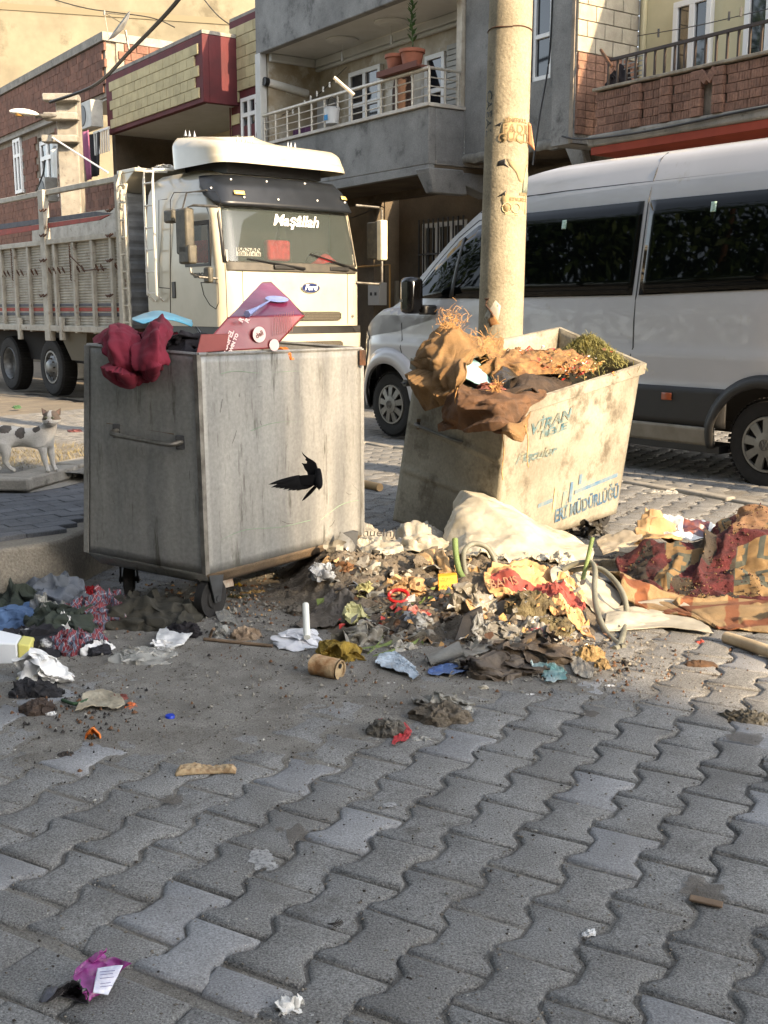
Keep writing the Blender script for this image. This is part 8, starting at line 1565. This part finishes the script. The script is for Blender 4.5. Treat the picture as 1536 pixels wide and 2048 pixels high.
ch3 = bthing('blanket', 'purple cloth hanging over the inside of the balcony railing', 'cloth', -4.3, .25, 3.7); m_ = MB(); m_.grid(lambda u, v: (-.3 + .6 * u, .03 * math.sin(u * 20), .02 + .95 * v), 24, 4); m_.build('hanging', cm('purple_cloth', (78, 46, 74), None), ch3, smooth=True, solid=.01)
cb3 = bthing('bicycle_frame', 'dark exercise bike standing on the white railed balcony', 'exercise bike', -3.6, .7, 3.62); MB().tube([(-.3, 0, .1), (0, 0, .9), (.05, 0, 1.05)], .03, 6).tube([(-.4, 0, .05), (.4, 0, .05)], .03, 6).tube([(.3, 0, .1), (.25, 0, .8), (.1, 0, .6), (-.1, 0, .6)], .03, 6).build('frame', black_m, cb3, smooth=True); MB().lathe([(0, -.04), (.2, -.04), (.22, 0), (.2, .04), (0, .04)], 20, Matrix.Translation((-.05, 0, .35)) @ Matrix.Rotation(R(90), 4, 'X')).build('flywheel', black_m, cb3, smooth=True)
def bwire(name, lab, pts, r=.012, mat=black_m, cat='cable'): m_ = MB(); m_.tube(curve(pts, 40), r, 5); return one(name, lab, cat, m_, mat, smooth=True)
q3 = [AT(668, 155, 17.6), AT(708, 190, 17.6)]; m_ = MB(); m_.tube(q3, .03, 6); one('clothes_airer', 'white clothes-drying arm sticking up from the balcony handrail', 'drying arm', m_, rl, smooth=True)
bwire('clothes_line', 'clothes line with small pegs inside the white railed balcony', [loc(0, -5.1, .3, 5.0), loc(0, -4, .3, 5.12), loc(0, -2.8, .3, 5.5)], .006); m_ = MB()
for i in range(9): p = loc(0, -4.9 + .22 * i, .3, 5.02 + .045 * i); m_.box(p.x - .015, p.x + .015, p.y - .01, p.y + .01, p.z - .09, p.z)
tag(m_.build('clothes_pegs', [white_paint]), 'row of clothes pegs on the balcony line', 'pegs', kind='stuff')
bwire('clothes_line', 'thin line with pegs strung above the brown balcony railing', [AT(1275, 72, 15.2), AT(1400, 50, 14), AT(1560, 12, 13)], .006)
for i, (px, py, Y) in enumerate(((1317, 66, 14.9), (1458, 32, 13.7), (1482, 24, 13.4))): p = AT(px, py, Y); one('clothes_peg', ['dark peg on the line left of the first white window', 'dark peg on the line right of the first white window', 'slanting dark peg near the second white window'][i], 'peg', MB().box(p.x - .012, p.x + .012, p.y - .01, p.y + .01, p.z - .05, p.z + .05), black_m)
H2 = heap('dark_bags', loc(0, 3.72, .35, 4.12), .3, .2, .34, blk_c, 0, 5, base=4.12); tag(H2, 'black bundle tied at the left end of the brown balcony railing', 'bundle')
m_ = MB(); [m_.box(.0, .34, 0, .02, .06 * i, .06 * i + .012) for i in range(7)]; rk = bthing('drying_rack', 'small folded wire rack behind the brown balcony railing', 'rack', 3.75, .3, 4.12); m_.box(-.01, .0, 0, .02, 0, .42).box(.34, .35, 0, .02, 0, .42).build('rack_wires', M('rack_grey', C(150, 150, 146), None), rk)
# distribution pole with cross arms, street lamp, satellite dish, air conditioners, laundry
cpz = AT(140, 400, 26); cpo = thing('power_pole', 'square concrete power pole with three cross arms before the brick house', 'power pole', (AT(141, 300, 26).x, 26, 0)); X_ = cpo.location.x
MB().box(-.24, .24, -.2, .2, -.3, AT(140, 190, 26).z).build('shaft', concrete, cpo, bev=.03)
for i, (x0, x1, py, h) in enumerate(((86, 156, 193, .10), (88, 156, 231, .10), (84, 156, 276, .10))): a, b_ = AT(x0, py, 25.6), AT(x1, py + 4, 25.6); MB().box(a.x - X_, b_.x - X_, -.5, -.22, a.z - h, a.z + h * .6).build('cross_arm', concrete, cpo, bev=.03)
m_ = MB(); a = AT(70, 232, 25.4); b_ = AT(130, 232, 25.6); m_.tube([b_ - Vector((X_, 26, 0)), a - Vector((X_, 26, 0))], .05, 8); m_.build('lamp_arm', steel, cpo, smooth=True)
sl_ = thing('street_lamp', 'white street lamp head on the power pole arm at upper left', 'street lamp', AT(48, 224, 25.3)); m_ = MB(); m_.grid(lambda u, v: (-.3 + .62 * u, .13 * math.cos(v * 6.283) * math.sin(math.pi * min(1, u * .92 + .06)) ** .5, (.10 if math.sin(v * 6.283) > 0 else .05) * math.sin(v * 6.283) * math.sin(math.pi * min(1, u * .92 + .06)) ** .5 - .06 * u), 14, 16); m_.build('housing', white_paint, sl_, smooth=True); MB().lathe([(0, -.06), (.08, -.05), (.11, 0)], 16, Matrix.Translation((-.1, 0, -.04))).build('lens', M('lamp_lens', C(170, 130, 70), None, rough=.3), sl_, smooth=True)
dsh = thing('satellite_dish', 'grey satellite dish on the roof of the brick house', 'satellite dish'); dc = AT(246, 58, 27.5); ax = Vector((-.72, -.35, .60)).normalized(); q4 = Matrix.Translation(dc) @ ax.to_track_quat('Z', 'Y').to_matrix().to_4x4(); m_ = MB(); m_.lathe([(0, 0), (.15, .012), (.3, .05), (.42, .11), (.425, .115), (.3, .045), (0, -.012)], 32, q4); m_.build('reflector', M('dish_grey', C(140, 140, 136), C(104, 104, 100), 9, .6), dsh, smooth=True)
m_ = MB(); fcs = q4 @ Vector((0, 0, .52)); m_.tube([q4 @ Vector((0, -.42, .11)), fcs], .008, 5).tube([q4 @ Vector((.36, .2, .11)), fcs], .008, 5).tube([q4 @ Vector((-.36, .2, .11)), fcs], .008, 5).lathe([(0, -.05), (.03, -.05), (.03, .05), (0, .05)], 8, Matrix.Translation(fcs)); m_.build('feed_arm', steel, dsh, smooth=True); MB().tube([dc + Vector((.05, .05, -.02)), dc + Vector((.12, .05, -.5))], .03, 6).build('mast', steel, dsh)
def ac(px, py, Y, w_, h, lab): t = thing('air_conditioner', lab, 'air conditioner', AT(px, py, Y), B.yaw); MB().box(-w_ / 2, w_ / 2, -.15, .15, -h / 2, h / 2).build('casing', M('ac_white', C(176, 174, 166), C(150, 148, 140), 5, .5), t, bev=.015); MB().lathe([(0, .01), (h * .38, .01), (h * .40, 0)], 24, Matrix.Translation((-w_ * .12, -.152, 0)) @ Matrix.Rotation(R(90), 4, 'X')).build('fan_grille', black_m, t); return t
ac(180, 232, 28.0, .95, .62, 'large air conditioner unit in the brick house recess'); ac(97, 380, 27.0, .42, .55, 'small air conditioner above the truck bed'); ac(124, 318, 27.5, .42, .75, 'slim dirty air conditioner between the white towel and power pole')
def laundry(px, py, Y, w_, h, mat, lab, sk=0): t = thing('laundry', lab, 'laundry', AT(px, py, Y), B.yaw); m_ = MB(); m_.grid(lambda u, v: ((u - .5) * w_ * (1 - .35 * v) + sk * v, .03 * math.sin(u * 12), -h * v), 14, 6); m_.build('hanging_cloth', mat, t, smooth=True, solid=.01)
laundry(108, 298, 27.2, .55, .85, white_paint, 'white towel hung left of the power pole'); laundry(170, 263, 27.0, .55, 1.1, cm('pink_cloth', (150, 90, 120), None), 'pink cloth hung in the brick house recess', .15); laundry(185, 268, 28.0, 1.1, 1.0, blk_c, 'dark clothes hung beside the pink cloth')
for i in range(7): pass
m_ = MB(); m_.box(-.5, .5, -.02, .02, .4, .45)
for i in range(7): m_.box(-.45 + .15 * i - .015, -.45 + .15 * i + .015, -.015, .015, -.1, .4)
lr = thing('white_fence_panel', 'white slatted panel at the recess balcony edge behind the truck', 'railing', AT(204, 298, 27.5), B.yaw); m_.build('slats', white_paint, lr)
bwire('overhead_cable', 'thick twisted cable crossing the upper left of the picture', [AT(100, 205, 25), AT(190, 170, 24), AT(262, 100, 21), AT(330, 30, 19), AT(372, -20, 18)], .035); bwire('overhead_cable', 'thin cable hanging from power pole down towards the truck bed', [AT(105, 275, 25.5), AT(160, 310, 24), AT(216, 345, 22)], .02, pvc)
bwire('overhead_cable', 'thin dark wire across the yellow wall', [AT(110, 0, 44), AT(180, 18, 44), AT(300, 35, 44), AT(350, 55, 44)], .02); bwire('overhead_cable', 'faint wire sagging near the top of the maroon house', [AT(405, -5, 40), AT(440, 35, 40), AT(490, 68, 40)], .02)
bwire('overhead_cable', 'thin wire running down the grey rendered wall right of pole', [AT(1105, -10, 16.0), AT(1098, 120, 16.0), AT(1078, 240, 16.0), AT(1066, 330, 16.0)], .014)
bwire('overhead_cable', 'slack wire from the brick house wall down behind the truck bed', [AT(90, 320, 26.5), AT(85, 350, 26.5), AT(66, 395, 26.5)], .02)
# far litter on the sunlit street
H('green_litter', 36, 815, 12, .2, .05, cm('green_litter', (64, 96, 66), None, rough=.5), 'green plastic scrap on the sunlit paving behind the cat', 'litter', 0, 90, z=gz(*G(36, 815).xy)); H('wrapper', 150, 862, 28, .12, .03, cm('black_red_litter', (34, 24, 26), (110, 60, 60), scale=24, rough=.4), 'black and pink wrapper on the sunlit paving right of the cat', 'wrapper', 0, 91, z=gz(*G(150, 862).xy))
stick('timber', [G(728, 968, .03), G(760, 975, .03)], .03, cm('tan_timber', (170, 140, 100), None), 'short tan timber offcut between the two containers', 'timber')
